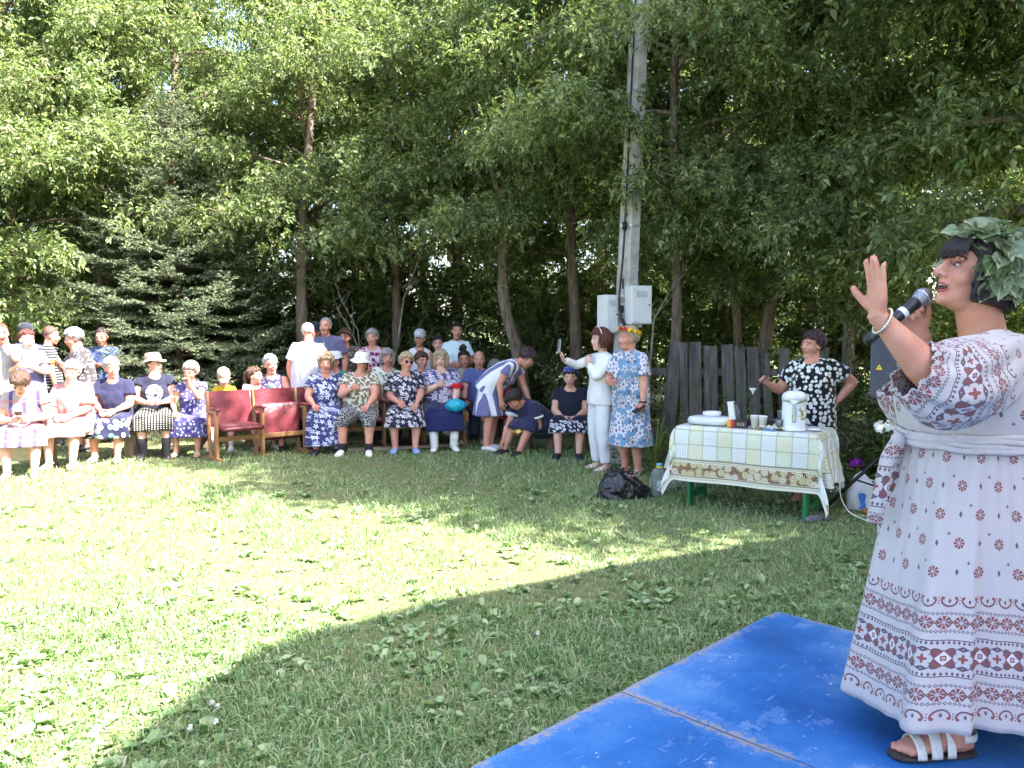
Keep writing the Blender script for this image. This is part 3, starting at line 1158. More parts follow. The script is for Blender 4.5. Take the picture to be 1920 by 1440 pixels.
WEEDS = [weed_mesh(81), weed_mesh(82, 1.05, 6, .13), weed_mesh(83, .6, 9, .09)]
wd = [(1.75, 8.75, 0, 1.0, 'weed clump at the left end of the plank fence'), (2.05, 8.55, 2, 1.0, 'short weed clump left of the tea table'), (2.45, 8.3, 1, .95, 'tall weed in front of the second fence plank'),
      (2.85, 8.35, 0, 1.0, 'weed clump behind the paper cups'), (3.15, 8.25, 1, 1.05, 'tall nettle-like weed left of the polka dot woman'), (3.6, 7.85, 0, 1.0, 'weed clump right of the polka dot woman'),
      (3.7, 7.35, 2, 1.1, 'low weed clump behind the right end of the tablecloth'), (4.0, 7.7, 0, 1.0, 'weed clump under the loudspeaker'), (3.35, 7.0, 2, .8, 'low weed beside the tripod foot'),
      (2.2, 7.95, 2, .9, 'low weed in the shade behind the tea table'), (1.35, 9.35, 2, .9, 'low weed at the foot of the concrete pole'), (3.05, 7.75, 2, .9, 'low weed behind the sandalled foot'),
      (4.35, 7.1, 0, 1.0, 'weed clump behind the singer'), (4.9, 7.4, 1, 1.0, 'tall weed clump at the right edge')]
for q, (x, y, v, s, lab) in enumerate(wd):
    o = link('weed', WEEDS[v], None, (x, y, 0), q * 2.1)
    o.scale = (s, s, s)
    tag(o, lab, 'weed', 'weeds along the plank fence')


# dead branches and bare twigs in the thicket
def deadwood(pts, label, r0=.02, n=9, seed=0):
    rr = np.random.default_rng(seed)
    P = np.array([at(*p) for p in pts])
    st = [(P, r0, r0 * .35)]
    for q in range(n):
        i = rr.integers(0, len(P) - 1)
        b = P[i] + (P[i + 1] - P[i]) * rr.random()
        d = unit(P[i + 1] - P[i]) * .6 + rr.normal(0, .5, 3)
        st.append((np.array([b, b + d * .2, b + d * .38 + rr.normal(0, .04, 3)]), r0 * .35, r0 * .12))
    v, f = stick_mesh(st, 6)
    base = P[0] * [1, 1, 0]
    o = link('dead_branch', numpy_mesh('dead_branch', v - base, f, [M_TWIG]), None, base)
    tag(o, label, 'branch', 'dead branches in the thicket')


deadwood([(1212, 800, 10.6), (1225, 600, 10.6), (1255, 545, 10.6), (1292, 500, 10.6)], 'pale dead branch slanting up right of the meter box', .018, 10, 1)
deadwood([(706, 860, 12.9), (690, 690, 12.9), (660, 625, 12.9), (632, 575, 12.9)], 'bare grey branch arching left of the woman in red and purple', .016, 12, 2)
deadwood([(726, 860, 13.0), (735, 690, 13.0), (747, 640, 13.0), (758, 560, 13.0), (790, 480, 13.1)], 'bare slanting stem right of the woman in red and purple', .024, 9, 3)
deadwood([(690, 860, 13.3), (672, 620, 13.3), (640, 560, 13.3), (628, 520, 13.3)], 'bare thin branch behind the tall man in grey polo', .014, 12, 4)
0 and deadwood([(388, 500, 11.7), (392, 320, 11.7), (388, 230, 11.7), (383, 150, 11.8), (379, 100, 11.8)], 'pale bare leader shoot above the spruce', .016, 5, 5)

# ------------------------------------------------------------------ cloth, skin, hair materials
def cloth_noise(g, co):
    n = g.noise(co, 16, 3)
    x, y, z = g.xyz(co)
    w = g.noise(g.vec(x * 1.0, y * 1.0, z * 0.45), 13, 3, 0.5)
    g.bump(w, 0.55, 0.035)
    return n


def cloth(name, base, kind='plain', fg=None, fg2=None, scale=1.0, rough=0.85, amount=0.5):
    """Printed or plain fabric; print follows the garment's own coordinates."""
    if name in MATS:
        return MATS[name]
    g = G(name)
    co = g.coord()
    n = cloth_noise(g, co)
    x, y, z = g.xyz(co)
    u = x + y * 0.8
    col = g.mix((n * 0.25).clamp(), base, tuple(c * 0.7 for c in base[:3]))
    if kind in ('flowers', 'blots', 'leopard', 'dots'):
        vo = g.n('ShaderNodeTexVoronoi', voronoi_dimensions='3D' if kind == 'dots' else '2D')
        vo.inputs['Scale'].default_value = scale
        vo.inputs['Randomness'].default_value = 0.75 if kind == 'dots' else 0.85
        p2 = co if kind == 'dots' else g.vec(u, z)
        if kind in ('blots', 'leopard'):
            ns = g.n('ShaderNodeTexNoise')
            ns.inputs['Scale'].default_value = scale * 0.9
            g.link(co, ns.inputs['Vector'])
            vm = g.n('ShaderNodeVectorMath', operation='MULTIPLY_ADD')
            g.link(ns.outputs['Color'], vm.inputs[0])
            vm.inputs[1].default_value = (0.6 / scale,) * 3
            g.link(p2, vm.inputs[2])
            p2 = vm.outputs[0]
        g.link(p2, vo.inputs['Vector'])
        d = E(g.nt, vo.outputs['Distance'])
        cr, cg, cb = g.xyz(vo.outputs['Color'])
        if kind == 'flowers':
            px, py, _ = g.xyz(vo.outputs['Position'])
            ux, uz, _ = g.xyz(p2)
            ang = (uz - py).atan2(ux - px) * 5.0 + cr * 6.0
            r = (ang.cos() * 0.24 + 0.62) * (cg * 0.35 + 0.45) * amount * 1.35
            mask = d.lt(r)
            inner = d.lt(r * 0.3)
            col = g.mix(mask, col, g.mix((cb.gt(0.6)), fg, tuple(c * 0.72 for c in fg[:3])))
            col = g.mix(inner, col, fg2 or base)
            lf = g.noise(co, scale * 2.2, 2)
            col = g.mix(lf.gt(0.62) * (1.0 - mask), col, fg2 or fg)
        elif kind == 'blots':
            col = g.mix(d.lt(amount * 0.5), col, fg)
            col = g.mix(cr.gt(0.68) * d.lt(amount * 0.75), col, fg2 or fg)
        elif kind == 'dots':
            col = g.mix(d.lt(amount * 0.46 * (0.85 + cr * 0.3)), col, fg)
        else:
            ring = d.band(0.24, 0.44) * (n.gt(0.36))
            col = g.mix(ring, col, fg)
            col = g.mix(d.lt(0.2), col, fg2 or base)
    elif kind == 'stripes':
        s = (x * scale).fract()
        col = g.mix(s.lt(amount), col, fg)
        if fg2:
            s2 = (z * scale).fract()
            col = g.mix(s2.lt(0.22) * 0.5, col, fg2)
    elif kind == 'bands':
        s = (z * scale).fract()
        col = g.mix(s.lt(amount), col, fg)
    elif kind == 'dotrows':
        a = (x * scale).fract() - 0.5
        b = (z * scale * 1.2 + y * scale).fract() - 0.5
        col = g.mix((a * a + b * b).lt(0.05), col, fg)
    elif kind == 'hem':
        vo = g.n('ShaderNodeTexVoronoi', voronoi_dimensions='2D')
        vo.inputs['Scale'].default_value = scale
        g.link(g.vec(u, z), vo.inputs['Vector'])
        d = E(g.nt, vo.outputs['Distance'])
        cr, cg, cb = g.xyz(vo.outputs['Color'])
        m = d.lt(0.38) * z.lt(amount)
        col = g.mix(m, col, g.mix(cr.gt(0.55), fg, fg2 or fg))
    elif kind == 'chest':
        # one printed motif in the middle of the chest
        q = ((x * x) + (z - amount) * (z - amount)).sqrt()
        f = g.noise(co, 34, 2)
        m = q.lt(0.10) * f.gt(0.47)
        col = g.mix(m, col, fg)
    g.color(col)
    g.set(rough, spec=0.2)
    g.p.inputs['Sheen Weight'].default_value = 0.15
    MATS[name] = g.mat
    return g.mat


def skin(name, c):
    if name in MATS:
        return MATS[name]
    g = G(name)
    co = g.coord()
    n = g.noise(co, 12, 4)
    n2 = g.noise(co, 55, 3)
    col = g.ramp(n, [(0.3, tuple(x * k for x, k in zip(c, (.86, .74, .70)))), (0.62, c[:3]), (0.8, tuple(min(1, x * 1.07) for x in c[:3]))])
    g.color(g.mix(n2.gt(0.6) * 0.12, col, tuple(x * k for x, k in zip(c, (.9, .62, .58)))))
    g.set(0.5, spec=0.4)
    if 'singer' in name:
        g.p.inputs['Subsurface Weight'].default_value = 0.12
        g.p.inputs['Subsurface Radius'].default_value = (.012, .005, .003)
        n3 = g.noise(co, 26, 5, .7)
        base_col = g.p.inputs['Base Color'].links[0].from_socket
        g.color(g.mix((n3 - .45).clamp() * 1.6, base_col, tuple(x * k for x, k in zip(c, (.92, .66, .62)))))
    g.bump(n2 if 'singer' not in name else g.noise(co, 190, 3), 0.12 if 'singer' not in name else .25, 0.004)
    MATS[name] = g.mat
    return g.mat


def hairmat(name, a, b):
    if name in MATS:
        return MATS[name]
    g = G(name)
    x, y, z = g.xyz(g.coord())
    n = g.noise(g.vec(x * 3.5, y * 1.2, z * 1.2), 38, 4, 0.65)
    g.color(g.ramp(n, [(0.32, a), (0.7, b)]))
    g.set(0.5, spec=0.45)
    g.bump(n, 0.7, 0.02)
    MATS[name] = g.mat
    return g.mat


SK = {'a': skin('skin_fair', S(214, 166, 146)), 'b': skin('skin_tanned', S(192, 138, 114)), 'c': skin('skin_ruddy', S(206, 148, 128)),
      'd': skin('skin_pale', S(218, 176, 158))}
M_EYE = plain('eye_white', S(214, 208, 200), 0.3, var=0.02)
M_IRIS = plain('iris_dark', S(52, 40, 34), 0.2, var=0.05)
M_LIP = plain('lips', S(168, 92, 84), 0.45, var=0.08)
HAIR = {'white': hairmat('hair_white', S(150, 146, 142), S(214, 210, 206)), 'grey': hairmat('hair_grey', S(104, 102, 100), S(186, 182, 178)),
        'brown': hairmat('hair_brown', S(50, 34, 28), S(104, 76, 60)), 'dark': hairmat('hair_dark', S(24, 18, 18), S(62, 48, 44)),
        'red': hairmat('hair_auburn', S(58, 26, 22), S(118, 62, 48)), 'blond': hairmat('hair_blond', S(150, 128, 98), S(206, 188, 158)),
        'ginger': hairmat('hair_ginger_grey', S(146, 112, 82), S(206, 176, 144)), 'plum': hairmat('hair_plum', S(34, 20, 26), S(84, 56, 62))}


def rot3(yaw=0, pitch=0, roll=0):
    """Head turn: yaw > 0 looks to +x, pitch > 0 looks down (forward is -y)."""
    return np.array(Matrix.Rotation(yaw, 3, 'Z') @ Matrix.Rotation(pitch, 3, 'X') @ Matrix.Rotation(roll, 3, 'Y'))


def ik(s, w, l1, l2, pole):
    """Elbow or knee between s and w."""
    d = w - s
    L = np.linalg.norm(d)
    L2 = min(L, (l1 + l2) * 0.999)
    a = (l1 * l1 - l2 * l2 + L2 * L2) / (2 * L2)
    h = math.sqrt(max(0.0, l1 * l1 - a * a))
    u = unit(d)
    p = np.asarray(pole, float)
    p = unit(p - u * np.dot(p, u))
    return s + u * a + p * h, s + u * L2


def hand(mb, w, a, n, b, s=1.0, curl=(.35, .4, .45, .5), thumb=.6, mat=0, seg=7, spread=0.06, thin=1.0):
    """w wrist, a along the hand, n out of the palm, b towards the thumb."""
    a, b = unit(a), unit(b)
    b = unit(b - a * np.dot(a, b))
    n = unit(np.cross(b, a)) if np.dot(np.cross(b, a), n) > 0 else -unit(np.cross(b, a))
    tips = []
    P = [w - a * .02 * s, w + a * .012 * s, w + a * .045 * s + b * .002 * s, w + a * .085 * s]
    mb.loft(P, np.array([.024, .029, .041, .040]) * s, np.array([.017, .017, .0155, .012]) * s, b, 10, True, mat, sup=2.5)
    mb.ball(w + a * .03 * s + b * .024 * s + n * .006 * s, np.array([.016, .016, .016]) * s, seg=8, rings=6, mat=mat)
    for k, (off, ln, r) in enumerate(((.029, .072, .0090), (.0095, .080, .0092), (-.0105, .075, .0088), (-.029, .058, .0078))):
        c = curl[k]
        base = w + a * .082 * s + b * off * s
        d = unit(a + b * off * spread * 30)
        pts = [base - d * .01 * s]
        p = base
        ang = 0.25 * c
        for seglen in (.44, .32, .24):
            ang += c * (0.7 if seglen == .44 else 0.9)
            dd = d * math.cos(ang) + n * math.sin(ang)
            pts.append(p + dd * ln * seglen * s * .5)
            p = p + dd * ln * seglen * s
            pts.append(p)
        rr = np.array([1.05, 1.0, 1.06, .92, .98, .88, .62]) * r * s * thin
        tips.append((p, dd, unit(np.cross(np.cross(dd, n), dd)) * -1 if abs(np.dot(dd, n)) < .95 else -a))
        mb.loft(pts, rr, rr, b, seg, True, mat)
    t0 = w + a * .022 * s + b * .026 * s
    td = unit(a * .75 + b * (.9 * (1 - thumb * .5)) + n * thumb * .75)
    t1 = t0 + td * .032 * s
    td2 = unit(td + a * .35 + n * .1)
    t2 = t1 + td2 * .025 * s
    t3 = t2 + unit(td2 + a * .3) * .020 * s
    tips.append((t3, unit(td2 + a * .3), -n))
    mb.loft([t0 - td * .012 * s, t0 + td * .015 * s, t1, t2, t3, t3 + td2 * .004 * s], np.array([.014, .0145, .0112, .0112, .0085, .004]) * s,
            np.array([.014, .0145, .0112, .010, .0075, .004]) * s, n, seg, True, mat)
    return tips


def head_shape(mb, hc, R, k=1.0, female=True, nose=1.0):
    def pt(x, y, z):
        return hc + R @ (np.array([x, y, z]) * k)
    B = lambda c, r: mb.ball(pt(*c), np.array(r) * k, R, 14, 10)
    B((0, .014, .034), (.074, .093, .086))
    B((0, -.030, -.026), (.061, .060, .084))
    B((0, -.040, -.080), (.044, .040, .036))
    B((0, -.064, -.100), (.022, .022, .019))
    for s in (1, -1):
        B((s * .034, -.052, -.030), (.028, .034, .034))
        B((s * .074, .008, -.012), (.010, .019, .031))
        B((s * .030, -.076, .022), (.024, .014, .010))
        B((s * .0115, -.098, -.030), (.009, .011, .008))
    mb.capsule(pt(0, -.084, .012), pt(0, -.105 - .006 * (nose - 1), -.026), .0088 * k, .0118 * k * nose, 8)
    B((0, -.086, -.058), (.021, .012, .009))
    B((0, -.083, -.070), (.019, .012, .008))


def face_marks(mb, hc, R, k=1.0, brow=4):
    def pt(x, y, z):
        return hc + R @ (np.array([x, y, z]) * k)
    for s in (1, -1):
        mb.ball(pt(s * .031, -.0805, .000), np.array([.0135, .0085, .0070]) * k, R, 10, 6, 1)
        mb.ball(pt(s * .031, -.0868, .000), np.array([.0062, .0036, .0062]) * k, R, 8, 6, 2)
        mb.ball(pt(s * .031, -.0835, .0070), np.array([.0155, .0085, .0030]) * k, R, 10, 6, 0)
        mb.loft([pt(s * .014, -.0905, .021), pt(s * .032, -.091, .0265), pt(s * .050, -.080, .020)], np.array([.0035, .0042, .0022]) * k, np.array([.003, .003, .002]) * k, R @ V(0, 1, 0), 6, True, brow)
    mb.loft([pt(-.024, -.086, -.062), pt(-.010, -.0955, -.0605), pt(0, -.0975, -.0625), pt(.010, -.0955, -.0605), pt(.024, -.086, -.062)],
            np.array([.002, .0055, .0058, .0055, .002]) * k, np.array([.002, .005, .005, .005, .002]) * k, R @ V(0, 1, 0), 8, True, 3)


def hair_shell(hc, R, k, style, seed=0, locks=True):
    """Cap of hair round the skull; the face side is drawn in under the skin."""
    r = np.random.default_rng(seed)
    nl, na = 26, 44
    c0 = V(0, .014, .034)
    rad = {'short': (.090, .110, .104), 'crop': (.080, .099, .092), 'bob': (.096, .114, .105), 'curly': (.102, .118, .116),
           'tied': (.083, .103, .097), 'cap': (.080, .099, .092)}.get(style, (.084, .104, .098))
    ph = r.random(8) * 6.28
    P = np.zeros((nl, na, 3))
    for i in range(nl):
        el = math.pi / 2 - math.pi * i / (nl - 1) * 0.93
        for j in range(na):
            az = 2 * math.pi * j / na
            d = V(math.cos(el) * math.sin(az), -math.cos(el) * math.cos(az), math.sin(el))     # az 0 = face side
            f = abs((az + math.pi) % (2 * math.pi) - math.pi)
            m = 1.0
            # hairline: high over the brow, lower to the temples, low at the nape
            line = {'short': .12, 'crop': .34, 'bob': .10, 'curly': .14, 'tied': .26}.get(style, .35)
            if f < 1.05:
                lim = line + .18 * math.cos(f * 1.5)
            elif f < 1.55:
                lim = line - (f - 1.05) / .5 * (line + .50)
            else:
                lim = -.72 if style != 'crop' else -.45
                if style == 'bob':
                    lim = -2
            if style == 'bob' and f > 0.95:
                lim = -2
            lim += .07 * math.sin(az * 9 + ph[6]) + .05 * math.sin(az * 17 + ph[7])
            e = math.sin(el)
            if e < lim:
                m = max(.72, 1 - (lim - e) * 2.2)
            amp = {'curly': .10, 'short': .055, 'bob': .03, 'crop': .012, 'tied': .012}.get(style, .03)
            wob = sum(math.sin((3 + 2 * q) * az + ph[q] + (2 + q) * el * 2) for q in range(4)) / 4
            if style == 'curly':
                wob += .8 * math.sin(11 * az + ph[5]) * math.sin(12 * el + ph[6])
            p = d * np.array(rad) * m * (1 + amp * wob * (m > .97))
            if style == 'bob' and e < 0 and f > .9:
                p = V(d[0] * rad[0] * (1.0 + .08 * -e), d[1] * rad[1], max(-.125, e * .16)) * 1.0
                q = max(.55, math.hypot(d[0], d[1]))
                p[0] /= q * (1.06 if e > -.8 else 1.2)
                p[1] /= q * (1.06 if e > -.8 else 1.2)
            P[i, j] = hc + R @ ((c0 + p) * k)
    mb = MB()
    mb.grid(P, closed=True)
    # loose locks over the hairline
    if locks and style in ('short', 'bob', 'curly', 'tied'):
        for q in range(64):
            az = q * 6.283 / 64 + r.normal(0, .06)
            f = abs((az + math.pi) % (2 * math.pi) - math.pi)
            front = f < 1.0
            e0 = r.uniform(.5, .9)
            low = (.30 if front else (-.15 if f < 1.5 else -.62)) if style != 'tied' else (.42 if front else (.15 if f < 1.5 else -.3))
            if style == 'bob' and not front:
                low = -.95
            e1 = low + r.normal(0, .10)
            sw = r.normal(0, .22)
            pts = []
            for t in (0, .4, .75, 1.0):
                e = e0 + (e1 - e0) * t
                a = az + sw * t
                cz = math.sqrt(max(.15, 1 - min(1, abs(e)) ** 2)) if style != 'bob' or e > 0 else 1.0
                k2 = 1.015 + r.uniform(0, .05) * t * (2.2 if style == 'curly' else 1)
                d = V(cz * math.sin(a), -cz * math.cos(a), e)
                pts.append(hc + R @ ((c0 + d * V(*rad) * k2) * k))
            rr = np.array([.004, .0095, .0085, .0025]) * k
            mb.loft(pts, rr, rr * .6, R @ V(math.cos(az), math.sin(az), 0), 5)
    return mb


PEOPLE = []


def bag_of(o):
    return o


def person(label, px, d, pose='stand', yaw=0.0, H=1.6, g=.5, lean=0.0, hy=0.0, hp=0.0, hr=0.0, skin_='a', hair=('short', 'grey'),
           left='lap', right='lap', seat=.43, z=0.0, top=None, bottom=None, dress=None, sleeve=.45, hem=.0, shoes=None, socks=None,
           neck=.0, extras=(), knees=.13, female=True, feet=None, vox=.0115, sit_slouch=0.0, legs_dir=0.0, bust=None, shin=0.0, group='people at the village gathering'):
    """One figure. Local frame: faces -y, +x is the figure's left; yaw > 0 turns it towards +x."""
    pr = np.random.default_rng(int(px * 7 + d * 10))
    hr += pr.normal(0, 4); hy += pr.normal(0, 5); hp += pr.normal(0, 3); lean += pr.normal(0, 2)
    loc = at(px, 700, d)
    root = thing('person', label, 'person', (loc[0], loc[1], z), yaw, group)
    s = H / 1.65
    sitting = pose == 'sit'
    zp = (seat + .10) if sitting else .885 * s
    bust = (female and H > 1.4) if bust is None else bust
    sp = [0, .135 * s, .305 * s, .445 * s, .515 * s]
    lean_r = math.radians(lean)
    angs = [lean_r * .7, lean_r * .9, lean_r * 1.05, lean_r * 1.15] if lean < 50 else [lean_r * .85, lean_r, lean_r * 1.05, lean_r * 1.1]
    T = [V(0, 0, zp)]
    for q in range(4):
        l = sp[q + 1] - sp[q]
        T.append(T[-1] + V(0, -math.sin(angs[q]) * l, math.cos(angs[q]) * l))
    T = np.array(T)
    up = unit(T[4] - T[3])
    fw = unit(np.cross(V(1, 0, 0), up)) * -1
    if fw[1] > 0 and abs(lean) < 80:
        fw = -fw
    trx = np.array([.165 + .045 * g, .142 + .065 * g, .150 + .040 * g, .150 + .022 * g, .075]) * s
    trY = np.array([.118 + .05 * g, .100 + .075 * g, .108 + .045 * g, .080 + .02 * g, .062]) * s
    neck_top = T[4] + up * .055 * s + fw * .012
    hk = (1.0 + .06 * min(s, 1.1)) if H > 1.35 else .99
    R = rot3(math.radians(hy), math.radians(hp), math.radians(hr))
    hc = T[4] + up * (.046 - .018 * min(g, 1)) * s + fw * .026 + R @ V(0, -.01, .10) * hk
    mb = MB()                                    # body that becomes one skin
    side = (1, 0, 0)
    low = T[0] - unit(T[1] - T[0]) * .09 * s
    mb.loft([low, T[0], T[1], T[2], T[3], T[3] + up * .045 * s, T[4]], np.r_[trx[0] * .8, trx[:4], trx[3] * .8, trx[4]], np.r_[trY[0] * .8, trY[:4], trY[3] * .9, trY[4]], side, 18)
    mb.capsule(T[4] - up * .03, hc + R @ V(0, .02, -.05) * hk, .052 * s + .008 * g, .050 * s + .006 * g, 12)
    head_shape(mb, hc, R, hk, female, 1.0 if female else 1.15)
    if g > .6:
        mb.ball(hc + R @ V(0, -.03, -.10) * hk, np.array([.05, .05, .03]) * hk, R)
    sh = {}
    arms = {}
    tilt = pr.normal(0, .010)
    for sg, spec in ((1, left), (-1, right)):
        shp = T[3] + up * (.002 + tilt * sg) * s + V(sg * (.145 + .022 * g) * s, 0, 0)
        sh[sg] = shp
        l1, l2 = .275 * s, .235 * s
        pole = V(sg * .8, .6, -.5)
        an, bb = None, None
        curl = (.5, .55, .6, .65)
        th = .6
        if isinstance(spec, str):
            if spec == 'lap':
                w = T[0] + V(sg * .085, -.27 * s - .05 * g, .075 + .05 * g) if sitting else T[0] + V(sg * .09, -.2, .0)
                an, bb = V(-sg * .45, -.9, -.25), V(-sg * .6, .0, .6)
            elif spec == 'knee':
                w = T[0] + V(sg * .15, -.36 * s, .07 + .03 * g)
                an, bb = V(-sg * .2, -.95, -.2), V(-sg, 0, .3)
            elif spec == 'down':
                w = shp + V(sg * (.075 + .03 * g), -.03, -.49 * s)
                an, bb = V(0, -.1, -1), V(0, -1, .0)
            elif spec == 'mouth':
                w = hc + R @ V(sg * .05, -.15, -.13)
                an, bb = V(-sg * .3, .25, .9), V(-sg * .5, .4, -.1)
                curl = (.9, 1.0, 1.1, 1.1)
                pole = V(sg * .6, -.1, -1)
            elif spec == 'chest':
                w = T[2] + V(sg * .07, -.25 * s - .03 * g, .01)
                an, bb = V(-sg * .8, -.4, .25), V(0, -.3, 1)
                curl = (.9, .9, .9, .9)
            elif spec == 'belly':
                w = T[1] + V(sg * .09, -.23 * s - .07 * g, .03)
                an, bb = V(-sg * .9, -.35, .0), V(0, -.3, 1)
                curl = (.7, .7, .75, .8)
            elif spec == 'hip':
                w = T[1] + V(sg * (.19 + .05 * g) * s, .03, -.02)
                an, bb = V(-sg * .5, .6, -.5), V(0, -.4, .9)
                pole = V(sg, .55, .1)
            elif spec == 'cross':
                w = T[2] + V(-sg * .06, -.19 * s - .04 * g, -.03)
                an, bb = V(-sg * .95, -.05, .25), V(0, -.2, 1)
                pole = V(sg, .1, -.7)
            elif spec == 'behind':
                w = T[0] + V(sg * .04, .16, .0)
                an, bb = V(-sg * .8, .1, -.4), V(0, .2, -1)
                pole = V(sg, .6, 0)
        else:
            w = np.array(spec['w'], float)
            an = V(*spec.get('a', (0, -1, 0)))
            bb = V(*spec.get('b', (-sg, 0, .2)))
            curl = spec.get('curl', curl)
            pole = V(*spec.get('pole', pole))
            th = spec.get('thumb', th)
        el, w = ik(shp, w, l1, l2, pole)
        arms[sg] = (shp, el, w, an, bb, curl, th)
        ra, re, rw = (.046 + .020 * g) * s, (.037 + .013 * g) * s, (.0245 + .004 * g) * s
        mid = (shp + el) / 2
        f1 = el + (w - el) * .3
        mb.loft([shp - unit(el - shp) * .03, shp, mid, el], [ra * .7, ra * 1.08, ra, re], [ra * .7, ra * 1.08, ra * 1.02, re], (0, 1, .1), 12)
        mb.loft([el - unit(w - el) * re * .8, el, f1, (f1 + w) / 2, w, w + unit(w - el) * .012], [re * .6, re, re * 1.04, (re + rw) * .52, rw, rw * .9],
                [re * .6, re, re * 1.04, (re + rw) * .5, rw * .85, rw * .8], (0, .3, 1), 12)
    legs = {}
    thigh, shank = .40 * s, .395 * s
    for sg in (1, -1):
        hip = T[0] + V(sg * .085 * s, -.01, -.02)
        if feet is not None:
            ft = np.array(feet[0 if sg > 0 else 1], float)
            kp = V(sg * .25, -1, .35)
        elif sitting:
            ft = V(sg * knees + math.sin(legs_dir) * .25, -(thigh * .98 + .04 + shin), .075 * s)
            kp = V(sg * .15, -.5, 1)
        else:
            ft = V(sg * .095 * s, .02, .075 * s)
            kp = V(sg * .1, -1, 0)
        kn, ft = ik(hip, ft, thigh, shank, kp)
        legs[sg] = (hip, kn, ft)
        rt, rk, rc, rn = (.078 + .032 * g) * s, (.054 + .016 * g) * s, (.052 + .014 * g) * s, (.035 + .006 * g) * s
        mb.loft([hip - unit(kn - hip) * .04, hip, (hip + kn) / 2, kn, kn + unit(kn - hip) * .02], [rt * .7, rt, rt * .95, rk * 1.05, rk * .7], [rt * .7, rt, rt * .95, rk * 1.05, rk * .7], (1, 0, 0), 14)
        c1 = kn + (ft - kn) * .3 + V(0, .012, 0)
        mb.loft([kn - unit(ft - kn) * .03, kn, c1, (c1 + ft) / 2, ft, ft - V(0, 0, .03)], [rk * .7, rk, rc * 1.05, (rc + rn) * .5, rn, rn * .9], [rk * .7, rk, rc * 1.1, (rc + rn) * .52, rn * 1.05, rn], (1, 0, 0), 12)
        fy = legs_dir + (0.18 * sg)
        fd = V(math.sin(fy), -math.cos(fy), 0)
        fs = V(fd[1], -fd[0], 0)
        gz = ft * [1, 1, 0] + V(0, 0, max(ft[2] - .075 * s, 0))
        foot = [gz - fd * .055 * s + V(0, 0, .032), gz - fd * .03 * s + V(0, 0, .036), gz + fd * .03 * s + V(0, 0, .04), gz + fd * .10 * s + V(0, 0, .026), gz + fd * .155 * s + V(0, 0, .018), gz + fd * .175 * s + V(0, 0, .015)]
        legs[sg] = (hip, kn, ft, fd, fs, gz, foot)
        mb.loft(foot, np.array([.018, .030, .034, .042, .036, .015]) * s, np.array([.018, .032, .036, .024, .016, .010]) * s, fs, 12)
    if bust:
        for sg in (1, -1):
            mb.ball(T[2] + V(sg * .070 * s, 0, -.01) + fw * (trY[2] * .55) + up * .0, np.array([.07, .055, .065]) * s * (1 + .25 * g))
    if neck:
        mb.ball(T[3] + fw * (trY[3] * .72) + up * (.055 - neck * .3) * s, np.array([.062 + neck * .25, .046, .05 + neck * .55]) * s)
    o = union_later(mb, vox)
    ctx = dict(root=root, T=T, up=up, fw=fw, trx=trx, trY=trY, hc=hc, R=R, hk=hk, s=s, g=g, arms=arms, legs=legs, zp=zp, sitting=sitting, seed=len(PEOPLE), bust=bust, vox=vox, cuff=(sleeve if sleeve and sleeve <= 1 else .86) - .07)
    hm = HAIR[hair[1]] if hair else HAIR['grey']
    mats = [SK[skin_], M_EYE, M_IRIS, M_LIP, hm]

    def body_done(co, fs):
        m2 = MB()
        m2.add(co, fs, 0)
        for sg in (1, -1):
            shp, el, w, an, bb, curl, th = arms[sg]
            an = unit(w - el) if an is None else an
            n = np.cross(bb, an) if np.dot(np.cross(bb, an), V(-sg, 0, -.3)) > 0 else np.cross(an, bb)
            hand(m2, w, an, n, bb, s * .97, curl, th)
        face_marks(m2, hc, R, hk)
        m2.build('body', mats, root)
    UNION.append((o, body_done))
    # hair
    covered = any(getattr(e, '__qualname__', '').split('.')[0] in ('sunhat', 'kerchief', 'cap') for e in extras)
    if hair and hair[0] != 'none':
        st = hair[0]
        mbh = hair_shell(hc, R, hk * (.95 if covered else 1), {'bun': 'tied', 'tail': 'tied'}.get(st, st), len(PEOPLE), not covered)
        if st == 'bun':
            for q in range(12):
                dd = rng.normal(0, .022, 3)
                mbh.ball(hc + R @ (V(0, .045, .155) * hk) + dd, rng.uniform(.024, .034), seg=8, rings=6)
        if st == 'tail':
            tp = [hc + R @ (V(0, .09, .06) * hk), hc + R @ (V(0, .13, .04) * hk), hc + R @ (V(0, .145, -.03) * hk), hc + R @ (V(0, .135, -.11) * hk), hc + R @ (V(0, .13, -.16) * hk)]
            mbh.loft(tp, [.02, .03, .032, .024, .006], [.02, .026, .028, .02, .006], (1, 0, 0), 10)
        mbh.build('hair', hm, root)
    # clothes
    if dress:
        garment(ctx, dress, 'dress', sleeve, hem)
    if top:
        garment(ctx, top, 'shirt', sleeve, None)
    if bottom:
        kind, m, ln = bottom
        (skirt if kind == 'skirt' else trousers)(ctx, m, ln)
    if socks:
        for sg in (1, -1):
            hip, kn, ft = legs[sg][:3]
            m3 = MB()
            f = socks[1]
            a = ft + (kn - ft) * f
            rn = (.037 + .010 * g) * s
            m3.loft([a, ft + (kn - ft) * f * .5, ft, ft - V(0, 0, .04)], [rn * 1.28, rn * 1.2, rn * 1.12, rn * 1.1], [rn * 1.3, rn * 1.25, rn * 1.18, rn * 1.15], (1, 0, 0), 12)
            m3.loft(np.array(legs[sg][6]) + V(0, 0, .002), np.array([.020, .033, .037, .045, .039, .017]) * s, np.array([.020, .035, .039, .027, .019, .012]) * s, legs[sg][4], 12)
            m3.build('sock', socks[0], root)
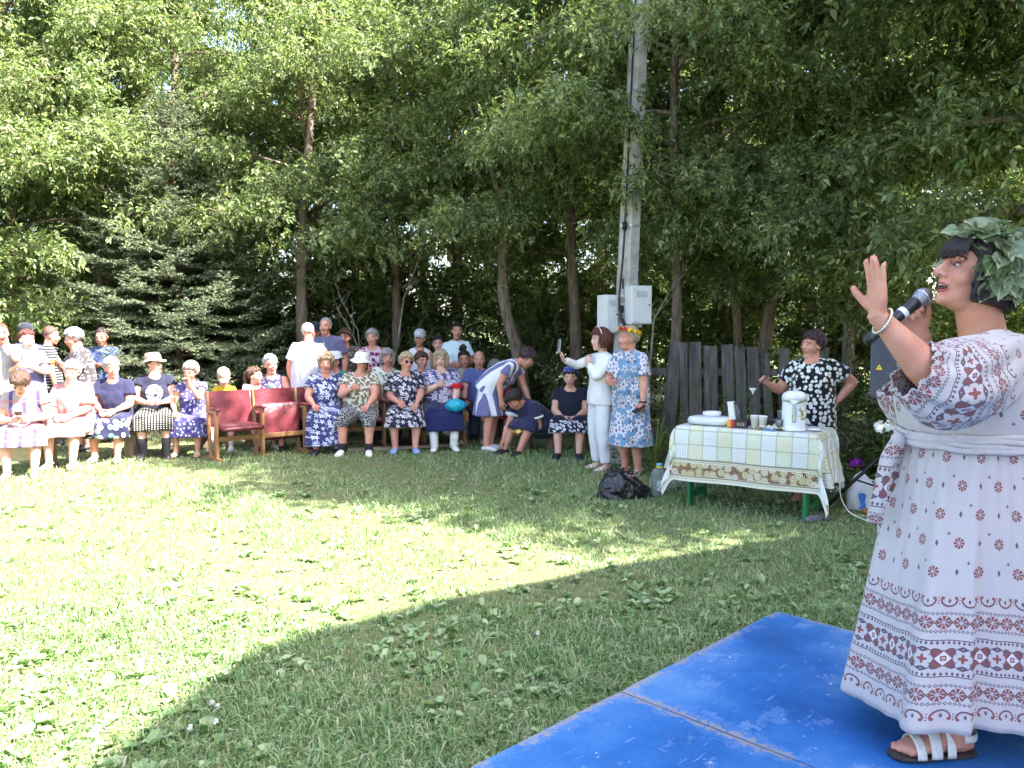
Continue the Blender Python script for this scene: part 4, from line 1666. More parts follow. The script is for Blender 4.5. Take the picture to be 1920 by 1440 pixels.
    if shoes:
        kind, m = shoes
        for sg in (1, -1):
            fd, fsd, gz, foot = legs[sg][3:]
            m3 = MB()
            ft = np.array(foot)
            if kind in ('slip', 'sneaker'):
                m3.loft(ft[:] + V(0, 0, .002) + fd * np.linspace(-.008, .012, 6)[:, None], np.array([.024, .038, .042, .050, .043, .02]) * s, np.array([.020, .036, .034 if kind == 'slip' else .044, .034, .024, .014]) * s, fsd, 14, sup=2.3)
                m3.loft([gz - fd * .065 * s + V(0, 0, .008), gz + fd * .02 * s + V(0, 0, .008), gz + fd * .1 * s + V(0, 0, .008), gz + fd * .192 * s + V(0, 0, .012)], np.array([.032, .040, .050, .026]) * s, .011, fsd, 12, sup=3, mat=1)
            else:                                   # sandals
                m3.loft([gz - fd * .065 * s + V(0, 0, .009), gz + fd * .02 * s + V(0, 0, .009), gz + fd * .1 * s + V(0, 0, .009), gz + fd * .185 * s + V(0, 0, .009)], np.array([.032, .038, .047, .028]) * s, .009, fsd, 12, sup=3, mat=1)
                for y, w_, h_ in ((.10, .046, .03), (.055, .044, .045)):
                    a = np.linspace(0, math.pi, 9)
                    arc = [gz + fd * (y * s) + fsd * (math.cos(t) * w_ * s) + V(0, 0, .012 + math.sin(t) * (h_ + .012) * s) for t in a]
                    m3.loft(arc, .012, .003, fd, 8)
                a = np.linspace(-.2, math.pi + .2, 10)
                m3.loft([gz - fd * (.03 + .035 * math.sin(t)) * s + fsd * (math.cos(t) * .036 * s) + V(0, 0, .065 * s) for t in a], .009, .003, (0, 0, 1), 8)
            m3.build('shoe', [m, plain('shoe_sole', S(96, 88, 82)) if kind != 'sneaker' else plain('shoe_sole_white', S(214, 212, 208))], root)
    for e in extras:
        e(ctx)
    PEOPLE.append(root)
    return ctx


def garment(ctx, mat, name, sleeve, hem):
    T, up, fw, trx, trY, s, g, root = (ctx[k] for k in ('T', 'up', 'fw', 'trx', 'trY', 's', 'g', 'root'))
    off = .021
    mb = MB()
    low = T[0] - unit(T[1] - T[0]) * (.10 * s)
    pts = [low, T[0], T[1], T[2], T[3], T[3] + up * .04 * s, T[3] + up * .068 * s]
    mb.loft(pts, np.r_[trx[0] * .98, trx[:4], trx[3] * .72, .070 * s] + off + np.array([.012, .010, .008, .004, .002, 0, 0]),
            np.r_[trY[0] * .98, trY[:4], trY[3] * .85, .058 * s] + off + np.array([.012, .014, .012, .004, 0, 0, 0]), (1, 0, 0), 20)
    for sg in (1, -1):
        mb.capsule(T[3] + up * .035 * s + V(sg * .05 * s, 0, 0), ctx['arms'][sg][0] - V(sg * .012, 0, 0), .056 * s, .056 * s, 12)
    if ctx['bust']:
        for sg in (1, -1):
            mb.ball(T[2] + V(sg * .070 * s, 0, -.01) + fw * (trY[2] * .62 + .010), np.array([.084, .066, .085]) * s * (1 + .25 * g))
        mb.ball(T[2] + V(0, 0, -.01) + fw * (trY[2] * .62 + .008), np.array([.115, .066, .075]) * s * (1 + .22 * g))
        mb.ball((T[1] + T[2]) / 2 + fw * (trY[1] * .5), np.array([trx[1] * .85, trY[1] * .75, .14 * s]))
        mb.ball(T[1] + fw * (trY[1] * .45), np.array([trx[1] * .9, trY[1] * .75, .12 * s]))
    if sleeve > 0:
        for sg in (1, -1):
            shp, el, w = ctx['arms'][sg][:3]
            ra = (.046 + .020 * g) * s
            if sleeve <= 1:
                e = shp + (el - shp) * sleeve
                mb.loft([shp - unit(el - shp) * .05, shp, (shp + e) / 2, e], np.array([ra * .9, ra * 1.2, ra * 1.3, ra * 1.38 + .006]), np.array([ra * .9, ra * 1.2, ra * 1.34, ra * 1.44 + .008]), (0, 1, .1), 14)
            else:
                mb.loft([shp - unit(el - shp) * .05, shp, (shp + el) / 2, el], [ra, ra * 1.3, ra * 1.25, ra * 1.1], [ra, ra * 1.3, ra * 1.25, ra * 1.15], (0, 1, .1), 14)
                e = el + (w - el) * (sleeve - 1)
                mb.loft([el - unit(w - el) * ra * .6, el, (el + e) / 2, e], [ra * .7, ra * 1.08, ra * .95, ra * .78], [ra * .7, ra * 1.08, ra * .95, ra * .8], (0, .3, 1), 14)
    if name == 'dress':
        skirt_solid(ctx, mb, hem)
    finish_cloth(ctx, mb, name, mat)


def finish_cloth(ctx, mb, name, mat, crumple=.004):
    o = union_later(mb, ctx['vox'] * 1.35, 2, .5)
    sd = ctx['seed']
    root = ctx['root']

    def done(co, fs):
        c = co.astype(float)
        ph = sd * 1.7
        dz = np.sin(c[:, 0] * 31 + c[:, 2] * 17 + ph) * np.sin(c[:, 1] * 27 - c[:, 2] * 13 + 2 * ph) + .6 * np.sin(c[:, 0] * 57 - c[:, 2] * 9 + ph)
        ctr = np.stack([np.zeros(len(c)), np.zeros(len(c)), c[:, 2]], 1)
        dirn = c - ctr
        dirn /= np.linalg.norm(dirn, axis=1, keepdims=True) + 1e-6
        c = c + dirn * (dz * crumple)[:, None]
        m2 = MB()
        m2.add(c, fs, 0)
        m2.build(name, mat, root)
    UNION.append((o, done))


def skirt_solid(ctx, mb, hem):
    """hem: height of the hem above the ground."""
    T, trx, trY, s, g = (ctx[k] for k in ('T', 'trx', 'trY', 's', 'g'))
    if ctx['sitting']:
        h1, k1 = ctx['legs'][1][0], ctx['legs'][1][1]
        h2, k2 = ctx['legs'][-1][0], ctx['legs'][-1][1]
        rt = (.078 + .032 * g) * s + .024
        rk = (.054 + .016 * g) * s + .032
        for sg in (1, -1):
            h, k = ctx['legs'][sg][0], ctx['legs'][sg][1]
            mb.loft([h - unit(k - h) * .05, h, (h + k) / 2, k, k + unit(k - h) * .05], [rt * .8, rt, rt, rk * 1.1, rk * .85], [rt * .8, rt, rt, rk * 1.1, rk * .85], (1, 0, 0), 14)
        hm, km = (h1 + h2) / 2, (k1 + k2) / 2
        wd = abs(k1[0] - k2[0]) / 2
        mb.loft([hm, (hm + km) / 2, km], [trx[0] * .9, (trx[0] + wd + rk) * .5, wd + rk * .5], [rt * .8, rt * .75, rk * .75], (1, 0, 0), 16)
        f1, f2 = ctx['legs'][1][2], ctx['legs'][-1][2]
        fm = (f1 + f2) / 2
        tt = (km[2] - hem) / max(.05, km[2] - fm[2])
        e = km + (fm - km) * min(tt, .93)
        e[2] = max(hem, .06)
        wave = lambda u, ph: 1 + .07 * u * np.sin(7 * ph + ctx['seed'])
        mb.loft([km + V(0, .02, .02), km + V(0, -.005, -.02), (km + e) / 2, e], [wd + rk * .8, wd + rk * 1.05, wd + rk * 1.15, wd + rk * 1.25], [rk * .7, rk * 1.0, rk * 1.1, rk * 1.25], (1, 0, 0), 28, wave=wave)
    else:
        n = 9
        base = T[1]
        pts, rx, ry = [], [], []
        down = unit(T[0] - T[1])
        for q in range(n):
            u = q / (n - 1)
            zt = base[2] + (hem - base[2]) * u
            yy = base[1] + (T[0][1] - base[1]) * min(1, u * 3)
            pts.append(V(0, yy, zt))
            rx.append(np.interp(u, [0, .22, .4, 1], [trx[1], trx[0] + .005, trx[0] + .01, trx[0] * 1.12 + .03]) + .016)
            ry.append(np.interp(u, [0, .22, .4, 1], [trY[1], trY[0] + .01, trY[0] + .015, trY[0] * 1.25 + .03]) + .016)
        wave = lambda u, ph: 1 + .055 * u * u * np.sin(9 * ph + ctx['seed']) + .03 * u * np.sin(4 * ph + 1)
        mb.loft(pts, rx, ry, (1, 0, 0), 40, wave=wave)


def skirt(ctx, mat, hem):
    mb = MB()
    T, trx, trY = ctx['T'], ctx['trx'], ctx['trY']
    mb.loft([T[0] - unit(T[1] - T[0]) * .1, T[0], T[0] + (T[1] - T[0]) * .75], trx[[0, 0, 1]] + .021, trY[[0, 0, 1]] + .024, (1, 0, 0), 18)
    skirt_solid(ctx, mb, hem)
    finish_cloth(ctx, mb, 'skirt', mat)


def trousers(ctx, mat, frac):
    """frac: how far down the shin they reach (0 knee, 1 ankle)."""
    mb = MB()
    T, trx, trY, s, g = (ctx[k] for k in ('T', 'trx', 'trY', 's', 'g'))
    mb.loft([T[0] - unit(T[1] - T[0]) * .1, T[0], T[0] + (T[1] - T[0]) * .7], np.r_[trx[0] * .95, trx[0], trx[1]] + .012, np.r_[trY[0] * .95, trY[0], trY[1]] + .012, (1, 0, 0), 18)
    for sg in (1, -1):
        hip, kn, ft = ctx['legs'][sg][:3]
        rt, rk, rc = (.078 + .032 * g) * s + .014, (.054 + .016 * g) * s + .016, (.052 + .014 * g) * s + .014
        mb.loft([hip - unit(kn - hip) * .05, hip, (hip + kn) / 2, kn, kn + unit(kn - hip) * .02], [rt * .8, rt, rt, rk * 1.1, rk * .8], [rt * .8, rt, rt, rk * 1.1, rk * .8], (1, 0, 0), 14)
        e = kn + (ft - kn) * frac
        if frac > .02:
            mb.loft([kn - unit(ft - kn) * .03, kn, (kn + e) / 2, e], [rk * .8, rk * 1.08, rc * 1.12, rc * 1.02], [rk * .8, rk * 1.08, rc * 1.15, rc * 1.05], (1, 0, 0), 14)
    finish_cloth(ctx, mb, 'trousers', mat)


# ------------------------------------------------------------------ things worn
def headpoint(ctx, p):
    return ctx['hc'] + ctx['R'] @ (np.asarray(p, float) * ctx['hk'])


def kerchief(mat, tail=True):
    def f(ctx):
        R, k = ctx['R'], ctx['hk']
        nl, na = 16, 36
        P = np.zeros((nl, na, 3))
        for i in range(nl):
            el = math.pi / 2 - math.pi * .78 * i / (nl - 1)
            for j in range(na):
                az = 2 * math.pi * j / na
                d = V(math.cos(el) * math.sin(az), -math.cos(el) * math.cos(az), math.sin(el))
                fa = abs((az + math.pi) % (2 * math.pi) - math.pi)
                lim = .48 if fa < .9 else (.48 - (fa - .9) * .75 if fa < 1.9 else -.27)
                m = 1.0 if math.sin(el) > lim else max(.70, 1 - (lim - math.sin(el)) * 2.5)
                w = 1 + .012 * math.sin(az * 7 + el * 9)
                P[i, j] = headpoint(ctx, V(0, .014, .034) + d * V(.095, .115, .109) * m * w)
        mb = MB()
        mb.grid(P, closed=True)
        if tail:
            mb.ball(headpoint(ctx, (0, .125, -.02)), np.array([.028, .018, .02]))
            mb.loft([headpoint(ctx, (.01, .12, -.03)), headpoint(ctx, (.02, .135, -.08)), headpoint(ctx, (.03, .13, -.13))], [.014, .032, .012], [.008, .008, .003], (1, 0, 0), 8)
        mb.build('kerchief', mat, ctx['root'])
    return f


def sunhat(mat, brim=.065, droop=.03, crown=.105, band=None):
    def f(ctx):
        mb = MB()
        prof = [(.088, .035), (.093, .045), (.091, .06), (.086, .045 + crown * .7), (.068, .05 + crown), (.03, .055 + crown), (.004, .056 + crown)]
        R = ctx['R'] * ctx['hk']
        seg = 28
        ph = np.arange(seg) / seg * 2 * math.pi
        rings = []
        rr = [(.091 + brim, .035 - droop), (.093 + brim, .040 - droop), (.09, .052)] + prof[2:]
        rr = [(.085, .040), (.090 + brim * .5, .032 - droop * .4)] + rr
        for q, (r_, z_) in enumerate(rr):
            wv = .012 * np.sin(3 * ph + ctx['seed']) if 1 <= q <= 3 else 0 * ph
            rings.append(np.stack([r_ * np.cos(ph), .014 + r_ * 1.15 * np.sin(ph), z_ + wv], 1) @ R.T + ctx['hc'])
        mb.grid(np.array(rings), closed=True)
        mb.build('hat', mat, ctx['root'])
    return f


def cap(mat, visor=True):
    def f(ctx):
        mb = MB()
        R = ctx['R'] * ctx['hk']
        seg = 28
        ph = np.arange(seg) / seg * 2 * math.pi
        rings = []
        for r_, z_ in ((.080, .030), (.086, .036), (.087, .065), (.080, .100), (.056, .128), (.025, .140), (.003, .142)):
            rings.append(np.stack([r_ * np.cos(ph), .012 + r_ * 1.2 * np.sin(ph), np.full(seg, z_)], 1) @ R.T + ctx['hc'])
        mb.grid(np.array(rings), closed=True)
        if visor:
            v = []
            for q, (rr, dz) in enumerate(((0, 0), (.5, -.004), (1, -.02))):
                a = np.linspace(-1.15, 1.15, 13)
                x = np.sin(a) * (.083 - .008 * rr)
                y = -np.cos(a) * (.092 + .072 * rr * np.cos(a * .9))
                v.append(np.stack([x, y + .012, .042 + dz - .012 * np.abs(np.sin(a)) * rr], 1) @ R.T + ctx['hc'])
            mb.grid(np.array(v))
            mb.grid(np.array(v)[::-1] - np.array([0, 0, .004]))
        mb.build('cap', mat, ctx['root'])
    return f


def glasses(dark=False):
    def f(ctx):
        mb = MB()
        R = ctx['R']
        for sg in (1, -1):
            c = V(sg * .031, -.096, -.002)
            a = np.linspace(0, 2 * math.pi, 15)
            mb.loft([headpoint(ctx, c + V(math.cos(t) * .023, .004 * abs(math.cos(t)), math.sin(t) * .019)) for t in a], .0019, .0019, R @ V(0, 1, 0), 5, False)
            if dark:
                mb.ball(headpoint(ctx, c + V(0, .002, 0)), np.array([.022, .003, .018]), R, 12, 6, 1)
            mb.tube([headpoint(ctx, (sg * .053, -.090, .003)), headpoint(ctx, (sg * .077, -.03, .005)), headpoint(ctx, (sg * .080, .02, -.002))], .0018, 5)
        mb.tube([headpoint(ctx, (-.009, -.099, 0)), headpoint(ctx, (0, -.101, .003)), headpoint(ctx, (.009, -.099, 0))], .0019, 5)
        mb.build('glasses', [plain('glasses_rim', S(60, 46, 44), 0.3), plain('glasses_dark_lens', S(40, 26, 28), 0.08, spec=.8)], ctx['root'])
    return f


def beads(mat, r=.004):
    def f(ctx):
        T, up, fw, s = ctx['T'], ctx['up'], ctx['fw'], ctx['s']
        mb = MB()
        c = T[4] + up * .01
        a = np.linspace(0, 2 * math.pi, 40)
        for t in a[:-1]:
            front = (1 - math.cos(t)) / 2
            p = c + V(math.sin(t) * .075, 0, 0) + fw * (-.05 + .155 * front) - up * (.085 * front ** 1.5)
            mb.ball(p, r, seg=6, rings=4)
        mb.build('necklace', mat, ctx['root'])
    return f


def trim(mat, what='neck'):
    """Contrasting hem round the sleeve ends or neck."""
    def f(ctx):
        mb = MB()
        if what == 'sleeve':
            for sg in (1, -1):
                shp, el, w = ctx['arms'][sg][:3]
                ra = (.046 + .020 * ctx['g']) * ctx['s']
                e0, e1 = shp + (el - shp) * ctx.get('cuff', .86), shp + (el - shp) * (ctx.get('cuff', .86) + .1)
                mb.loft([e0, e1, e1], [ra * 1.37 + .009, ra * 1.38 + .011, ra], [ra * 1.43 + .011, ra * 1.45 + .013, ra], (0, 1, .1), 18)
        else:
            T, up, fw, s = ctx['T'], ctx['up'], ctx['fw'], ctx['s']
            c = T[4] - up * .01
            a = np.linspace(0, 2 * math.pi, 30)
            mb.loft([c + V(math.sin(t) * .092, 0, 0) + fw * (-.065 + .165 * (1 - math.cos(t)) / 2) - up * (.105 * ((1 - math.cos(t)) / 2) ** 1.3) for t in a], .009, .006, (0, 0, 1), 6, False)
        mb.build('trim', mat, ctx['root'])
    return f


def moustache(ctx):
    mb = MB()
    mb.loft([headpoint(ctx, (-.032, -.088, -.056)), headpoint(ctx, (-.012, -.106, -.046)), headpoint(ctx, (0, -.108, -.045)), headpoint(ctx, (.012, -.106, -.046)), headpoint(ctx, (.032, -.088, -.056))],
            [.003, .008, .008, .008, .003], [.003, .007, .007, .007, .003], ctx['R'] @ V(0, 1, 0), 8)
    mb.build('moustache', HAIR['grey'], ctx['root'])


def hung_glasses(ctx):
    T, fw, up = ctx['T'], ctx['fw'], ctx['up']
    c = T[3] + fw * (ctx['trY'][3] + .045) - up * .03
    mb = MB()
    for q in (0, 1):
        a = np.linspace(0, 2 * math.pi, 13)
        o = c - up * .045 * q
        mb.loft([o + V(math.cos(t) * .019, 0, math.sin(t) * .022) for t in a], .002, .002, (0, 1, 0), 5, False)
        mb.ball(o, np.array([.018, .002, .021]), seg=10, rings=6, mat=1)
    mb.build('glasses', [plain('glasses_rim', S(60, 46, 44), 0.3), plain('lens_pale', S(190, 200, 214), .05)], ctx['root'])


def head_shades(ctx):
    mb = MB()
    a = np.linspace(-1.35, 1.35, 15)
    mb.loft([headpoint(ctx, (math.sin(t) * .093, -.03 - .01 * math.cos(t), .035 + math.cos(t) * .105)) for t in a], .006, .0035, (0, 1, 0), 6)
    mb.build('hairband', plain('hairband_white', S(226, 224, 220)), ctx['root'])


def blossom(mb, c, n, r, k, seed=0, mat=0):
    """Small many-petalled flower facing n."""
    n = unit(n)
    a = unit(np.cross(n, (.3, .2, .9)))
    b = np.cross(n, a)
    rr = np.random.default_rng(seed)
    for ring, (m, rad, lift) in enumerate(((k, 1.0, .0), (max(3, k - 2), .62, .35))):
        for q in range(m):
            t = 2 * math.pi * (q + ring * .5) / m + rr.normal(0, .1)
            d = a * math.cos(t) + b * math.sin(t)
            p = c + d * r * .55 * rad + n * r * lift
            s = np.cross(n, d)
            mb.add([c + n * r * .05, p + s * r * .34 * rad - n * r * .02, c + d * r * rad + n * r * (.25 + lift * .6), p - s * r * .34 * rad - n * r * .02], [(0, 1, 2, 3)], mat)
    mb.ball(c + n * r * .2, r * .2, seg=6, rings=4, mat=mat)


def flower_wreath(ctx):
    mb = MB()
    a = np.linspace(0, 2 * math.pi, 33)
    ring = [headpoint(ctx, (math.sin(t) * .094, .012 - math.cos(t) * .113, .068 + .02 * math.cos(t))) for t in a]
    mb.loft(ring, .007, .007, (0, 0, 1), 6, False)
    w = mb.build('flower_wreath', plain('wreath_stem', S(70, 90, 50)), ctx['root'])
    cols = [plain('petal_red', S(190, 22, 48), var=.1), plain('petal_yellow', S(236, 196, 24), var=.08), plain('petal_orange', S(232, 120, 34), var=.1), plain('petal_pink', S(210, 52, 110), var=.1)]
    order = [0, 0, 1, 1, 1, 1, 2, 3, 3, 1, 2, 0, 3, 1]
    for q in range(len(order)):
        t = 2 * math.pi * q / len(order) + .2
        p = headpoint(ctx, (math.sin(t) * .1, .012 - math.cos(t) * .119, .072 + .02 * math.cos(t)))
        m = MB()
        blossom(m, p, p - headpoint(ctx, (0, .012, .03)), rng.uniform(.026, .034), 7, q)
        m.build('flower', cols[order[q]], w, False)


def wpos(ctx, p):
    r = ctx['root']
    c, s = math.cos(r.rotation_euler[2]), math.sin(r.rotation_euler[2])
    return V(r.location[0] + c * p[0] - s * p[1], r.location[1] + s * p[0] + c * p[1], r.location[2] + p[2])

# ------------------------------------------------------------------ the people
NAVY = S(38, 38, 66)
WHITE = S(222, 220, 220)
shoe_w = plain('shoe_white', S(218, 214, 208), 0.6, var=.06)
shoe_k = plain('shoe_black', S(34, 32, 34), 0.5)
shoe_b = plain('shoe_light_blue', S(132, 156, 190), 0.7)
shoe_t = plain('shoe_tan', S(176, 150, 126), 0.6)
sock_k = plain('sock_black', S(30, 30, 36), 0.9)
sock_w = plain('sock_white', S(220, 218, 214), 0.9)
sock_g = plain('sock_grey', S(84, 88, 94), 0.9)

# seated on the left, in the sun
person('woman bending over her phone in a pale striped dress, front left on the light plank', 46, 9.15, 'sit', .35, 1.6, .8, lean=20, hp=48, hair=('short', 'brown'), seat=.36,
       dress=cloth('dress_pale_stripe', S(158, 140, 142), 'stripes', S(84, 70, 116), S(170, 104, 104), 7.5, amount=.3), sleeve=.5, hem=.33, shoes=('sandal', shoe_t),
       left='belly', right='belly', neck=.05)
person('woman in a pale pink dress with hands folded in her lap', 136, 9.75, 'sit', .1, 1.58, .9, lean=6, hr=8, hp=8, hy=12, hair=('short', 'white'), seat=.38,
       dress=cloth('dress_pale_pink', S(178, 116, 114), 'blots', S(190, 146, 142), None, 9, amount=.5), sleeve=.9, hem=.36, shoes=('sandal', shoe_w), neck=.06, skin_='d',
       extras=[beads(plain('pearl', S(226, 214, 206), .3))])
person('woman in a white kerchief and navy dress with white flowers at the hem', 214, 10.25, 'sit', .15, 1.6, .85, lean=5, hy=28, hair=('short', 'grey'), seat=.39,
       dress=cloth('dress_navy_hem', NAVY, 'hem', S(214, 214, 216), S(92, 120, 108), 11, amount=.52), sleeve=.6, hem=.28, shoes=('sandal', shoe_w), neck=.05, skin_='c',
       extras=[kerchief(cloth('kerchief_white', S(160, 162, 174)))])
person('woman in a straw hat looking right, navy top with a white rose, dotted black skirt', 289, 10.5, 'sit', .35, 1.62, .8, lean=4, hy=52, hp=-4, hair=('short', 'brown'), seat=.42,
       top=cloth('top_navy_rose', S(36, 36, 56), 'chest', S(212, 210, 206), amount=.80), sleeve=.35, bottom=('skirt', cloth('skirt_black_dots', S(30, 28, 30), 'dotrows', S(196, 190, 172), None, 30), .34),
       shoes=('slip', shoe_k), socks=(sock_k, .45), left='belly', right='belly', neck=.07, extras=[sunhat(cloth('straw_hat', S(168, 148, 124)), .05, .012, .085)])
person('old woman with short white hair, hand at mouth, blue and purple print dress', 362, 10.6, 'sit', .1, 1.48, .3, lean=12, hp=6, hair=('short', 'white'), seat=.38, skin_='b',
       dress=cloth('dress_blue_purple', S(88, 80, 128), 'blots', S(206, 204, 222), S(52, 58, 122), 22, amount=.55), sleeve=.35, hem=.24, shoes=('sandal', shoe_w), left='mouth', right='knee', neck=.07)
person('child in a cream cap and yellow tee looking down behind the red chairs', 422, 10.95, 'sit', .1, 1.25, .05, lean=8, hp=22, hy=15, hair=('crop', 'blond'), seat=.36,
       top=cloth('tee_yellow', S(228, 192, 28)), sleeve=.6, bottom=('trousers', cloth('shorts_grey', S(120, 120, 128)), .0), shoes=('sneaker', shoe_w), socks=(sock_w, .4), extras=[cap(cloth('cap_cream', S(176, 152, 128)))])
person('girl with a ponytail in a pale tee turned right behind the red chairs', 470, 11.0, 'sit', .8, 1.28, .05, lean=6, hy=35, hair=('tail', 'brown'), seat=.36,
       top=cloth('tee_pale_blue', S(180, 188, 206)), sleeve=.6, bottom=('trousers', cloth('shorts_grey', S(120, 120, 128)), .0), shoes=('sneaker', shoe_w))
person('old woman with a white kerchief and glasses holding a blue cup', 508, 11.1, 'sit', .25, 1.58, .7, lean=5, hy=22, hp=-4, hair=('crop', 'grey'), seat=.40, skin_='c',
       dress=cloth('dress_navy_paisley', S(50, 50, 80), 'blots', S(150, 130, 150), S(90, 96, 150), 26, amount=.5), sleeve=0, hem=.3, shoes=('slip', shoe_k), left='chest', right='chest', neck=.08,
       extras=[kerchief(cloth('kerchief_white', S(160, 162, 174))), glasses()])

# standing on the left
person('person with glasses eating at the left picture edge', 6, 10.2, 'stand', .3, 1.66, .4, hy=20, hair=('crop', 'brown'), top=cloth('shirt_offwhite', S(150, 146, 146)), sleeve=.6,
       bottom=('trousers', cloth('trousers_black', S(32, 32, 36)), 1.0), left='mouth', right='down', shoes=('slip', shoe_k), extras=[glasses()], skin_='c')
person('woman with tied reddish hair in a lilac grey tee standing behind the left plank', 52, 10.35, 'stand', .3, 1.57, .45, hy=28, hair=('tied', 'red'), top=cloth('tee_lilac', S(112, 108, 146)), sleeve=.62,
       bottom=('skirt', cloth('skirt_grey_check', S(150, 150, 158), 'blots', S(90, 90, 104), None, 30), .45), left='chest', right='chest', neck=.05, shoes=('slip', shoe_k), skin_='d')
person('man in a dark cap and blue tee standing behind the woman in lilac', 50, 11.2, 'stand', .6, 1.66, .5, hy=20, hair=('crop', 'dark'), top=cloth('tee_blue', S(78, 92, 150)), sleeve=.65, female=False,
       bottom=('trousers', cloth('jeans_dark', S(52, 58, 82)), 1.0), left='down', right='down', shoes=('slip', shoe_k), extras=[cap(cloth('cap_dark', S(40, 42, 54)))], skin_='b')
person('man with cropped hair in a dark striped shirt, back half turned', 90, 11.3, 'stand', 2.3, 1.62, .4, hy=-15, hp=10, hair=('crop', 'brown'), top=cloth('tee_black_stripe', S(38, 36, 42), 'bands', S(196, 190, 190), None, 26, amount=.22), sleeve=.65, female=False,
       bottom=('trousers', cloth('jeans_dark', S(52, 58, 82)), 1.0), left='down', right='down', shoes=('slip', shoe_k), skin_='b')
person('woman with grey bobbed hair peeling an orange, dark patterned dress, standing by the spruce', 152, 10.75, 'stand', -.75, 1.60, .6, hp=18, hy=-8, hair=('short', 'grey'), skin_='c',
       dress=cloth('dress_dark_paisley', S(66, 62, 66), 'blots', S(168, 150, 146), S(110, 110, 120), 19, amount=.5), sleeve=.9, hem=.35, left='chest', right='chest', neck=.06, shoes=('slip', shoe_k))
person('man in a blue shirt with crossed arms half hidden by spruce boughs', 194, 11.55, 'stand', .2, 1.6, .4, hp=5, hair=('crop', 'dark'), top=cloth('shirt_slate_blue', S(70, 84, 124)), sleeve=.6, female=False, skin_='b',
       bottom=('trousers', cloth('trousers_black', S(32, 32, 36)), 1.0), left='cross', right='cross', shoes=('slip', shoe_k))

# the middle, standing behind
person('grey haired man in a white shirt with his back turned', 577, 11.05, 'stand', 2.95, 1.68, .85, hair=('crop', 'white'), top=cloth('shirt_white', S(200, 198, 206)), sleeve=.7, female=False,
       bottom=('trousers', cloth('trousers_black', S(32, 32, 36)), 1.0), left='down', right='chest', shoes=('slip', shoe_k), skin_='c')
person('tall grey haired man with a moustache in a slate blue polo', 612, 11.95, 'stand', .0, 1.77, .65, hair=('crop', 'grey'), top=cloth('polo_slate', S(92, 94, 124)), sleeve=.72, female=False, hy=-6,
       bottom=('trousers', cloth('trousers_grey', S(84, 84, 92)), 1.0), left='down', right='down', shoes=('slip', shoe_k), skin_='c',
       extras=[lambda c: moustache(c), lambda c: hung_glasses(c)])
person('man in a dark cap mostly hidden between the white shirt and the polo', 592, 12.6, 'stand', .2, 1.68, .4, hair=('crop', 'grey'), top=cloth('shirt_grey', S(150, 152, 158)), sleeve=.6, female=False,
       bottom=('trousers', cloth('trousers_grey', S(84, 84, 92)), 1.0), left='down', right='down', shoes=('slip', shoe_k), extras=[cap(cloth('cap_navy', S(46, 50, 66)))], skin_='c')
person('woman in a dark sleeveless print dress standing just right of the man in the polo', 650, 12.3, 'stand', -.1, 1.58, .45, hair=('short', 'brown'), skin_='b',
       dress=cloth('dress_olive_print', S(84, 78, 70), 'blots', S(170, 156, 140), S(120, 104, 96), 20), sleeve=.12, hem=.4, left='down', right='behind', neck=.05, shoes=('slip', shoe_k))
person('woman in a red, white and purple blouse standing in the back row', 700, 12.2, 'stand', .0, 1.58, .7, hair=('short', 'grey'), skin_='c',
       top=cloth('blouse_red_purple', S(196, 176, 190), 'blots', S(166, 34, 48), S(86, 42, 86), 16, amount=.62), sleeve=.65, bottom=('skirt', cloth('skirt_dark', S(46, 44, 54)), .35),
       left='belly', right='belly', neck=.06, shoes=('slip', shoe_k))
person('boy in a grey cap and white tank top', 787, 12.35, 'stand', .1, 1.55, .1, hair=('crop', 'brown'), top=cloth('tank_white', S(222, 220, 224)), sleeve=0, bust=False, female=False, skin_='b', neck=.05,
       bottom=('trousers', cloth('shorts_grey', S(120, 120, 128)), .0), left='down', right='down', shoes=('sneaker', shoe_w), extras=[cap(cloth('cap_grey', S(186, 184, 192)))])
person('girl with dark tied hair looking out between the boy and the woman in pale tee', 822, 12.5, 'stand', 0, 1.46, .1, hair=('tied', 'dark'), top=cloth('top_beige', S(190, 180, 170)), sleeve=.5,
       bottom=('trousers', cloth('jeans_dark', S(52, 58, 82)), 1.0), left='down', right='down', shoes=('sneaker', shoe_w))
person('smiling woman with tied back hair in a pale aqua tee, arms crossed low', 856, 12.4, 'stand', .05, 1.68, .3, hair=('tied', 'dark'), top=cloth('tee_aqua', S(208, 224, 228)), sleeve=.72, skin_='b',
       bottom=('trousers', cloth('jeans_dark', S(52, 58, 82)), 1.0), left='belly', right='belly', shoes=('sneaker', shoe_w))

